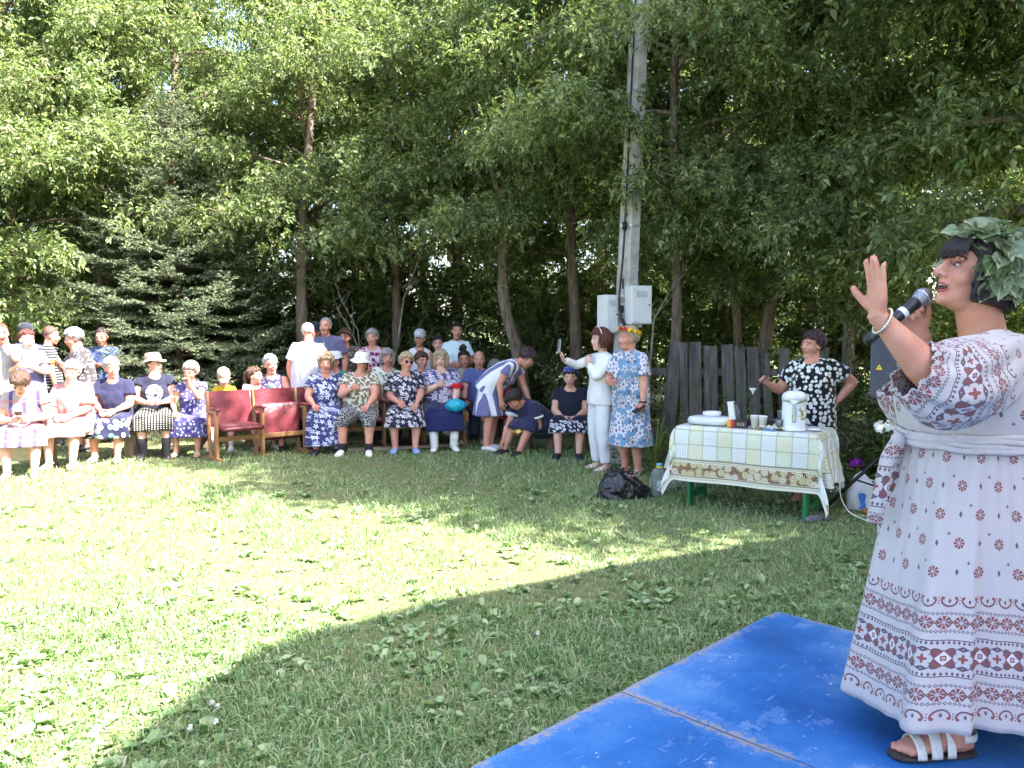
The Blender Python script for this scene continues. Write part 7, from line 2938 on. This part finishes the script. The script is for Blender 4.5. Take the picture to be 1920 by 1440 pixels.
def make_singer():
    D0 = 2.72
    X0 = (1830 - 960) / FPX * D0
    base = V(X0, D0, STAGE_Z)
    root = thing('person', 'singing woman in a long embroidered linen dress and leaf wreath on the blue stage', 'person', base, 0, 'people at the village gathering')
    P = lambda px, py, d: at(px, py, d) - base
    g_sk = skin('skin_singer', S(196, 140, 118))
    M_EMB = mat_embroidery()
    linen = plain('linen_plain', S(184, 174, 175), .85, var=.06, scale=40, bump=.2, bscale=220)
    # ---------------- body
    mb = MB()
    hk = 1.10
    hc = P(1824, 514, 2.72)
    R = rot3(math.radians(-88), math.radians(-15), math.radians(0))
    head_shape(mb, hc, R, hk, True, 1.12)
    hp = lambda x, y, z: hc + R @ (V(x, y, z) * hk)
    # fuller profile: forehead, cheeks, jaw, chin
    zz = [-.112, -.100, -.080, -.055, -.03, 0, .03, .06, .09, .112]
    ff = [-.066, -.086, -.080, -.082, -.084, -.083, -.090, -.086, -.064, -.030]
    bk = [-.020, .000, .020, .045, .07, .09, .10, .104, .092, .06]
    ww = [.020, .036, .048, .057, .063, .067, .072, .073, .064, .044]
    mb.loft([hp(0, (f + b) / 2, z) for z, f, b in zip(zz, ff, bk)], np.array(ww) * hk, np.array([(b - f) / 2 for f, b in zip(ff, bk)]) * hk, R @ V(1, 0, 0), 22)
    mb.capsule(hp(0, -.088, .018), hp(0, -.116, -.024), .0085 * hk, .0125 * hk, 10)
    mb.ball(hp(0, -.110, -.028), np.array([.015, .014, .0115]) * hk, R)
    mb.ball(hp(0, -.090, -.050), np.array([.019, .013, .008]) * hk, R)
    mb.ball(hp(0, -.085, -.080), np.array([.018, .012, .008]) * hk, R)
    mb.ball(hp(0, -.078, -.102), np.array([.022, .020, .016]) * hk, R)
    mb.ball(hp(0, -.02, -.098), np.array([.042, .05, .026]) * hk, R)
    mb.capsule(hp(0, .015, -.06), P(1846, 650, 2.72), .066, .075, 18)
    # torso core (under the dress)
    mb.loft([P(1832, 900, D0), P(1834, 815, D0), P(1826, 740, D0), P(1840, 685, D0), P(1850, 645, D0)], [.20, .20, .21, .12, .06], [.17, .17, .18, .18, .06], (1, 0, 0), 20)
    mb.ball(P(1800, 668, 2.71), (.06, .085, .05))
    # left arm (near the camera), raised
    sL, eL, wL = P(1868, 684, 2.52), P(1756, 712, 2.36), P(1643, 592, 2.36)
    mb.loft([sL, (sL + eL) / 2, eL], [.07, .066, .056], [.07, .066, .058], (0, 0, 1), 16)
    fwd = wL - eL
    mb.loft([eL - fwd * .15, eL, eL + fwd * .25, eL + fwd * .55, eL + fwd * .85, wL, wL + fwd * .06], [.04, .052, .053, .044, .033, .030, .029], [.04, .052, .053, .042, .031, .026, .025], (0, 1, 0), 18)
    # right arm, holding the microphone
    sR, eR, wR = P(1855, 692, 2.94), P(1708, 775, 2.95), P(1726, 626, 2.85)
    mb.loft([sR, (sR + eR) / 2, eR], [.07, .066, .055], [.07, .066, .055], (0, 0, 1), 16)
    fr = wR - eR
    mb.loft([eR - fr * .12, eR, eR + fr * .3, eR + fr * .6, eR + fr * .9, wR], [.04, .054, .056, .047, .037, .034], [.04, .054, .056, .046, .034, .030], (0, 1, 0), 18)
    # legs and feet
    feet = []
    for px, py, d, fd in ((1812, 1440, 2.55, V(-1, -.06, 0)), (1925, 1340, 2.92, V(-1, .05, 0))):
        fd = unit(fd)
        an = at(px, py, d); an[2] = STAGE_Z + .085
        an = an - base
        hip = V(.0 + (an[0] * .3), an[1] * .6, 1.02 - STAGE_Z + .1)
        kn = V((hip[0] + an[0]) / 2 - .03, (hip[1] + an[1]) / 2, .50)
        mb.loft([hip, kn, kn + (an - kn) * .3, kn + (an - kn) * .65, an, an - V(0, 0, .04)], [.09, .064, .064, .05, .043, .042], [.09, .064, .066, .052, .046, .046], (1, 0, 0), 16)
        gz = an * [1, 1, 0]
        fs = V(-fd[1], fd[0], 0)
        mb.loft([gz - fd * .065 + V(0, 0, .045), gz - fd * .035 + V(0, 0, .05), gz + fd * .03 + V(0, 0, .056), gz + fd * .10 + V(0, 0, .042), gz + fd * .155 + V(0, 0, .032), gz + fd * .172 + V(0, 0, .03)],
                [.022, .034, .037, .045, .042, .02], [.022, .034, .040, .026, .016, .01], fs, 16)
        for k in range(5):
            o = (k - 2) * .0165
            tip = gz + fd * (.185 - .010 * abs(k - 1)) + fs * o + V(0, 0, .026)
            mb.capsule(tip - fd * .03, tip, .0105 - .0008 * k, .0095 - .0008 * k, 8)
        feet.append((gz, fd, fs))
    tips = hand(mb, wL, V(-.05, .0, 1), V(-.98, -.15, 0), V(-.16, .98, .0), 1.07, (.10, .04, .12, .02), .7, 0, 10, .075, .97)
    tips += hand(mb, wR, V(-.60, -.05, .80), V(-.1, -1, -.05), V(.72, -.1, .60), 1.08, (1.0, 1.1, 1.15, 1.15), .75, 0, 10, .02, 1.12)
    o = union_later(mb, .0042, 2, .45)
    hairm = hairmat('hair_singer', S(20, 14, 18), S(58, 40, 46))
    mats = [g_sk, plain('eye_white_shaded', S(186, 176, 170), .3, var=.02), M_IRIS, plain('lips_singer', S(172, 78, 76), .35), hairm, plain('mouth_dark', S(70, 24, 26), .5), plain('teeth', S(224, 218, 208), .3, var=.02), plain('nail_pink', S(226, 120, 142), .25, var=.03)]

    def done(co, fs):
        m = MB()
        m.add(co, fs, 0)
        for tp, dd, bk_ in tips:
            zax = bk_; xax = dd; yax = np.cross(zax, xax)
            m.ball(tp - dd * .005 + bk_ * .0055, (.0085, .0058, .0022), np.stack([xax, yax, zax], 1), 10, 6, 7)
        for s in (1, -1):
            m.ball(hp(s * .031, -.0795, .002), np.array([.0135, .0090, .0050]) * hk, R, 16, 10, 1)
            m.ball(hp(s * .0305, -.0862, .002), np.array([.0062, .0034, .0047]) * hk, R, 12, 8, 2)
            m.loft([hp(s * .013, -.0855, .003), hp(s * .022, -.0915, .0085), hp(s * .033, -.0915, .0092), hp(s * .047, -.0795, .004)], np.array([.002, .0034, .0038, .002]) * hk, np.array([.002, .0034, .0038, .002]) * hk, R @ V(0, 1, 0), 8, True, 0)
            m.loft([hp(s * .016, -.0885, .0045), hp(s * .025, -.0965, .0075), hp(s * .036, -.0940, .0078), hp(s * .052, -.0800, .006)], np.array([.001, .0018, .0020, .001]) * hk, np.array([.001, .0014, .0016, .001]) * hk, R @ V(0, 1, 0), 6, True, 4)
            m.loft([hp(s * .014, -.0945, .024), hp(s * .030, -.0945, .0300), hp(s * .044, -.0880, .0285), hp(s * .058, -.0700, .021)], np.array([.0030, .0040, .0034, .0016]) * hk, np.array([.003, .003, .003, .002]) * hk, R @ V(0, 1, 0), 8, True, 4)
            m.ball(hp(s * .0095, -.1130, -.0335), np.array([.0038, .0042, .0024]) * hk, R, 8, 6, 5)
        # open, smiling mouth
        m.ball(hp(0, -.088, -.0670), np.array([.0215, .0125, .0115]) * hk, R, 16, 10, 5)
        m.loft([hp(x, -.0965 + abs(x) ** 1.5 * 3.2, -.0612 + abs(x) * .12) for x in np.linspace(-.018, .018, 9)], .0030 * hk, .0048 * hk, R @ V(0, 1, 0), 6, True, 6)
        for zs, off, th in ((1, -.0555, .0038), (-1, -.0795, .0046)):
            m.loft([hp(x, -.1000 + abs(x) ** 1.5 * 3.6 + (0.004 if zs < 0 else 0), off + zs * (-1) * abs(x) ** 2 * 12 + abs(x) * .10) for x in np.linspace(-.025, .025, 11)],
                   np.array([.3, .7, .95, 1, 1, .95, 1, 1, .95, .7, .3]) * th * hk, np.array([.3, .7, .95, 1, 1, .95, 1, 1, .95, .7, .3]) * th * hk, R @ V(0, 1, 0), 8, True, 3)
        m.build('body', mats, root)
    UNION.append((o, done))
    # ---------------- hair
    hs = hair_shell(hc, R, hk * 1.02, 'bob', 3)
    for k in range(54):                           # fringe and side strands
        x = -.075 + .15 * k / 53
        y0 = -.096 + 3.6 * x * x
        e = .028 + .010 * math.sin(k * 2.1) + .006 * math.sin(k * 5.3)
        pts = [hp(x * .7, y0 * .55, .118), hp(x * .95, y0 * .93, .088), hp(x, y0 - .012, .055), hp(x * 1.02, y0 - .010, e)]
        hs.loft(pts, [.004, .0052, .0046, .0016], [.003, .004, .0035, .0012], R @ V(1, 0, 0), 6)
    hs.build('hair', hairm, root)
    # ---------------- skirt
    seg, rows = 150, 46
    zt, zb = 1.255 - STAGE_Z, .365 - STAGE_Z
    Pm = np.zeros((rows, seg + 1, 3)); UV = np.zeros((rows, seg + 1, 2))
    ph = np.linspace(0, 2 * math.pi, seg + 1)
    folds = sum(a * np.sin(k * ph + p) for k, a, p in ((5, .42, .4), (8, .36, 1.9), (13, .30, .7), (19, .16, 2.5)))
    folds = folds / np.abs(folds).max()
    seamf = np.where(ph < 4.34, np.exp(-((4.34 - ph) / .55) ** 2), -.25 * np.exp(-((ph - 4.34) / .3) ** 2))
    folds = np.sign(folds) * np.abs(folds) ** .8
    for i in range(rows):
        t = i / (rows - 1)
        rx = np.interp(t, [0, .1, .35, 1], [.225, .240, .272, .362])
        ry = np.interp(t, [0, .1, .35, 1], [.195, .21, .245, .315])
        amp = .020 + .062 * t ** 1.1
        rr = 1 + .020 * (1 - t) ** 2 * np.sin(34 * ph + 2 * np.sin(4 * ph)) + amp * folds / .3 * .55 + .15 * t ** .8 * seamf
        x = np.cos(ph) * rx * rr + np.interp(t, [0, .5, 1], [.005, .0, .0])
        y = np.sin(ph) * ry * rr
        z = zt + (zb - zt) * t + .018 * t * np.sin(3 * ph + 1)
        Pm[i] = np.stack([x, y, z], 1)
        UV[i, :, 0] = ph / (2 * math.pi) * 2.20
        UV[i, :, 1] = (1 - t) * (zt - zb) * 1.03
    m = MB()
    m.grid(Pm[:, ::-1], UV[:, ::-1])
    sk = m.build('skirt', M_EMB, root)
    so = sk.modifiers.new('thick', 'SOLIDIFY'); so.thickness = .003
    # ---------------- bodice
    zs = [(1838, 826, .236, .198), (1837, 800, .243, .205), (1832, 765, .252, .215), (1828, 735, .250, .218), (1834, 705, .222, .215), (1842, 680, .180, .205), (1850, 658, .135, .165), (1855, 640, .098, .110), (1856, 630, .082, .088)]
    rows = 40
    key = np.linspace(0, 1, len(zs)); tt = np.linspace(0, 1, rows)
    ctr = np.array([P(a, b, D0) for a, b, c, d in zs])
    C = np.stack([np.interp(tt, key, ctr[:, k]) for k in range(3)], 1)
    RX = np.interp(tt, key, [q[2] for q in zs]); RY = np.interp(tt, key, [q[3] for q in zs])
    for _ in range(2):
        for A in (RX, RY):
            A[1:-1] = (A[:-2] + 2 * A[1:-1] + A[2:]) / 4
        C[1:-1] = (C[:-2] + 2 * C[1:-1] + C[2:]) / 4
    Pm = np.zeros((rows, seg + 1, 3)); UV = np.zeros((rows, seg + 1, 2))
    L = np.r_[0, np.cumsum(np.hypot(np.diff(C[:, 2]), np.diff((RX + RY) / 2)))]
    for i in range(rows):
        gather = .016 * (1 - tt[i]) ** 2 * np.sin(26 * ph + 2 * np.sin(3 * ph)) + .012 * np.sin(5 * ph + 6 * tt[i]) * (1 - tt[i])
        rr = 1 + gather
        Pm[i] = np.stack([C[i, 0] + np.cos(ph) * RX[i] * rr, C[i, 1] + np.sin(ph) * RY[i] * rr, np.full(seg + 1, C[i, 2]) + .012 * np.sin(ph * 2 + 1) * tt[i]], 1)
        UV[i, :, 0] = ph / (2 * math.pi) * 1.5
        UV[i, :, 1] = .30 + (L[-1] - L[i])
    m = MB()
    m.grid(Pm, UV)
    bo = m.build('bodice', M_EMB, root)
    so = bo.modifiers.new('thick', 'SOLIDIFY'); so.thickness = .003
    # ---------------- sleeves
    def sleeve(pts, rad, flip, seed):
        pts = np.array(pts)
        k = np.linspace(0, 1, len(pts)); n = 34; t = np.linspace(0, 1, n)
        Cc = np.stack([np.interp(t, k, pts[:, q]) for q in range(3)], 1)
        Rr = np.interp(t, k, rad)
        for _ in range(3):
            Cc[1:-1] = (Cc[:-2] + 2 * Cc[1:-1] + Cc[2:]) / 4
            Rr[1:-1] = (Rr[:-2] + 2 * Rr[1:-1] + Rr[2:]) / 4
        seg = 90
        ph = np.linspace(0, 2 * math.pi, seg + 1)
        tan = np.gradient(Cc, axis=0)
        Pm = np.zeros((n, seg + 1, 3)); UV = np.zeros((n, seg + 1, 2))
        Ls = np.r_[0, np.cumsum(np.linalg.norm(np.diff(Cc, axis=0), axis=1) * 1.25)]
        for i in range(n):
            tg = unit(tan[i])
            a = unit(V(0, 1, 0) - tg * tg[1])
            b = np.cross(tg, a)
            if b[2] < 0:
                b = -b
            w = 1 + .05 * np.sin(5 * ph + 5 * t[i] + seed) + .045 * np.sin(9 * ph - 8 * t[i]) + (.09 * np.sin(12 * ph + seed) + .05 * np.sin(17 * ph)) * max(0, t[i] - .72) / .28
            droop = np.where(np.sin(ph) < 0, 1 + .22 * math.sin(math.pi * t[i]), 1.0)
            Pm[i] = Cc[i] + (np.cos(ph) * Rr[i] * w)[:, None] * a + (np.sin(ph) * Rr[i] * w * droop)[:, None] * b
            UV[i, :, 0] = ph / (2 * math.pi) * .80
            UV[i, :, 1] = .095 + (Ls[-1] - Ls[i])
        m = MB()
        m.grid(Pm if flip else Pm[:, ::-1], UV if flip else UV[:, ::-1])
        s_ = m.build('sleeve', M_EMB, root)
        so = s_.modifiers.new('thick', 'SOLIDIFY'); so.thickness = .003
    sleeve([P(1895, 660, 2.60), P(1868, 680, 2.50), P(1820, 706, 2.42), P(1770, 716, 2.37), P(1732, 704, 2.355), P(1711, 692, 2.35)], [.068, .100, .116, .112, .092, .082], False, 0)
    sleeve([P(1880, 668, 2.84), P(1840, 700, 2.93), P(1778, 742, 2.95), P(1722, 765, 2.955), P(1700, 742, 2.94), P(1696, 726, 2.93)], [.070, .092, .096, .092, .080, .074], False, 2)
    # ---------------- belt with hanging ends
    m = MB()
    n = 60
    a = np.linspace(0, 2 * math.pi, n)
    for q_, (dz, r_) in enumerate(((.018, .992), (.006, 1.006), (-.007, 1.0), (-.019, 1.008))):
        m.loft([V(.005, 0, zt + .002 + dz) + V(math.cos(t) * .246 * r_, math.sin(t) * .212 * r_, .004 * math.sin(3 * t + q_ * 1.3) + .002 * math.sin(11 * t + q_)) for t in a], .0095, .0045, (0, 0, 1), 8, False)
    kx = P(1689, 826, 2.70)
    m.ball(kx, (.022, .03, .026))
    m.build('belt', linen, root)
    for pts, w_ in (([kx, P(1672, 860, 2.68), P(1660, 910, 2.68), P(1652, 960, 2.69), P(1650, 985, 2.70)], .024), ([kx, P(1682, 870, 2.74), P(1674, 930, 2.75), P(1668, 1010, 2.76)], .022)):
        pts = np.array(pts)
        k = np.linspace(0, 1, len(pts)); t = np.linspace(0, 1, 20)
        c = np.stack([np.interp(t, k, pts[:, q]) for q in range(3)], 1)
        s = unit(V(.75, -.66, 0))
        gr = np.stack([c - s * w_ * (1 + .1 * np.sin(t * 9))[:, None], c + V(0, -.006, 0), c + s * w_ * (1 + .1 * np.cos(t * 8))[:, None]], 1)
        uv = np.zeros((20, 3, 2)); uv[:, :, 0] = np.array([0, w_, 2 * w_]); uv[:, :, 1] = (1 - t)[:, None] * .30 + .09
        m = MB()
        m.grid(gr, uv)
        e_ = m.build('belt_end', M_EMB, root)
        so = e_.modifiers.new('thick', 'SOLIDIFY'); so.thickness = .002
    # ---------------- sandals
    straps = plain('sandal_straps', S(214, 206, 196), .6, var=.08, scale=80, bump=.3, bscale=300)
    for gz, fd, fs in feet:
        m = MB()
        m.loft([gz - fd * .075 + V(0, 0, .012), gz - fd * .05 + V(0, 0, .012), gz + fd * .03 + V(0, 0, .012), gz + fd * .12 + V(0, 0, .011), gz + fd * .18 + V(0, 0, .011), gz + fd * .205 + V(0, 0, .012)], [.02, .036, .04, .05, .043, .02], [.010] * 6, fs, 20, True, 1, sup=2.6)
        for y, w_, h_, wd in ((.125, .052, .056, .016), (.075, .049, .078, .019), (.025, .046, .098, .015)):
            a = np.linspace(-.1, math.pi + .1, 14)
            m.loft([gz + fd * y + fs * (math.cos(t) * w_) + V(0, 0, .016 + max(0, math.sin(t)) * h_) for t in a], wd, .0028, fd, 10)
        a = np.linspace(-.25, math.pi + .25, 16)
        m.loft([gz - fd * (.028 + .048 * math.sin(t)) + fs * (math.cos(t) * .043) + V(0, 0, .075) for t in a], .013, .0028, (0, 0, 1), 10)
        m.build('sandal', [straps, plain('sandal_sole', S(52, 40, 36), .7)], root)
    # ---------------- bracelet
    m = MB()
    a = np.linspace(0, 2 * math.pi, 49)
    c = wL - unit(fwd) * .022
    s1 = unit(np.cross(unit(fwd), V(0, 1, 0)))
    for q, t in enumerate(a[:-1]):
        p = c + (V(0, 1, 0) * math.cos(t) * .040 + s1 * math.sin(t) * .036) - unit(fwd) * .012 * math.sin(t)
        m.ball(p, (.0045, .0045, .0045) if q % 2 else (.0055, .0055, .0055), seg=6, rings=5)
    m.build('bracelet', plain('bracelet_metal', S(206, 196, 172), .25, .7), root)
    # ---------------- wreath of aspen leaves
    a = np.linspace(0, 2 * math.pi, 40)
    ring = [hp(math.sin(t) * .100, .020 - math.cos(t) * .108, .075 - .055 * (1 - math.cos(t)) / 2 * 1.6) for t in a]
    m = MB()
    m.loft(ring, .006, .006, (0, 0, 1), 6, False)
    m.loft([p + V(.006 * math.sin(q), 0, .008 * math.cos(q * 1.7)) for q, p in enumerate(ring)], .004, .004, (0, 0, 1), 5, False)
    wr = m.build('leaf_wreath', plain('wreath_twig', S(96, 104, 66), .7), root)
    ML = mat_wreath_leaf()
    leaves = []
    for vnt in range(4):
        r = np.random.default_rng(vnt + 40)
        m = MB()
        n = 9
        tl = np.linspace(0, 1, n)
        wid = np.interp(tl, [0, .12, .3, .55, .8, 1], [.003, .40, .50, .38, .16, .0]) * .070
        wid = wid * (1 + .07 * np.sin(tl * 40 + vnt))
        L_ = .078
        curl = r.uniform(-.35, .1)
        cen = np.stack([tl * L_, .003 * np.sin(tl * 6 + vnt), curl * L_ * tl ** 2 + .004 * np.sin(tl * 9)], 1)
        lift = .30 + .25 * r.random()
        G_ = np.stack([cen + np.stack([np.zeros(n), -wid, lift * wid], 1), cen + np.stack([np.zeros(n), -wid * .5, lift * wid * .4], 1), cen,
                       cen + np.stack([np.zeros(n), wid * .5, lift * wid * .4], 1), cen + np.stack([np.zeros(n), wid, lift * wid], 1)], 1)
        m.grid(G_)
        m.loft([(-.03, 0, .006), (-.012, 0, .001), (0, 0, 0)], .0012, .0012, (0, 1, 0), 5)
        leaves.append(m.mesh('leaf', ML))
    r = np.random.default_rng(77)
    for q in range(300):
        near = q < 185
        az = math.radians(r.uniform(52, 178)) if near else math.radians(r.uniform(190, 330))
        if q < 34:
            az = math.radians(r.uniform(5, 70))
        el = math.radians(r.uniform(-42, 78) if q >= 34 else r.uniform(36, 75))
        if near and q >= 34 and az < 1.35:
            el = math.radians(r.uniform(-28, 78))
        if q >= 235:
            az = math.radians(r.uniform(70, 112)); el = math.radians(r.uniform(-25, 62))
        rad = 1.04 + .24 * r.random()
        dl = V(math.cos(el) * math.sin(az), -math.cos(el) * math.cos(az), math.sin(el))
        p = hp(*(V(0, .014, .034) + dl * V(.100, .118, .090) * rad))
        out = unit(R @ dl)
        ez = 0
        d = unit(V(0, 0, -1.0) * (.4 + .8 * r.random()) + out * .35 + r.normal(0, .45, 3))
        if el > .7:
            d = unit(r.normal(0, .7, 3) * V(1, 1, .35) + V(-.25, 0, -.1))
        nrm = unit(out + r.normal(0, .38, 3))
        hl = R.T @ (p - hc) / hk
        if hl[1] < -.035 and hl[2] < .085:
            continue
        yv = unit(np.cross(nrm, d))
        nz = np.cross(d, yv)
        Mx = Matrix(((d[0], yv[0], nz[0], 0), (d[1], yv[1], nz[1], 0), (d[2], yv[2], nz[2], 0), (0, 0, 0, 1)))
        lf = link('leaf', leaves[q % 4], wr)
        s = r.uniform(.5, 1.1)
        lf.matrix_local = Matrix.Translation(Vector(p)) @ Mx @ Matrix.Scale(s, 4)
    # ---------------- microphone
    mh, mt = at(1727, 557, 2.80), at(1622, 641, 2.76)
    ax = unit(mt - mh)
    mroot = thing('microphone', 'black wireless microphone with silver mesh head in the singer\'s hand', 'microphone', mh)
    Rq = np.array(Vector(ax).to_track_quat('Z', 'Y').to_matrix())
    Lm = np.linalg.norm(mt - mh)
    gm = G('mic_mesh')
    x, y, z = gm.xyz(gm.coord())
    th = y.atan2(x)
    gm.set(.35, .8)
    vo = gm.n('ShaderNodeTexVoronoi'); vo.inputs['Scale'].default_value = 330
    gm.link(gm.coord(), vo.inputs['Vector'])
    dd = E(gm.nt, vo.outputs['Distance'])
    gm.color(gm.ramp(dd, [(.15, S(60, 60, 66)), (.5, S(168, 168, 176))]))
    gm.bump(dd, .6, .003)
    m = MB()
    prof = [(.001, -.032), (.012, -.030), (.022, -.023), (.029, -.010), (.0305, .0), (.030, .008), (.027, .020), (.0225, .032)]
    m.lathe(prof, (0, 0, 0), 32, rot=Rq)
    m.build('grille', gm.mat, mroot)
    m = MB()
    m.lathe([(.0302, -.004), (.0318, -.003), (.0318, .004), (.0302, .005)], (0, 0, 0), 32, rot=Rq, cap=False)
    m.build('ring', plain('mic_ring', S(190, 190, 196), .25, .9), mroot)
    m = MB()
    m.lathe([(.0225, .032), (.0235, .036), (.022, .06), (.0195, .12), (.0185, .17), (.0185, Lm - .02), (.0165, Lm), (.001, Lm)], (0, 0, 0), 28, rot=Rq)
    m.build('handle', plain('mic_black', S(22, 22, 26), .35), mroot)
    m = MB()
    m.lathe([(.0206, .085), (.0210, .086), (.0203, .104), (.0199, .105)], (0, 0, 0), 28, rot=Rq, cap=False)
    m.build('window', plain('mic_window', S(206, 206, 212), .3), mroot)


make_singer()

run_unions()
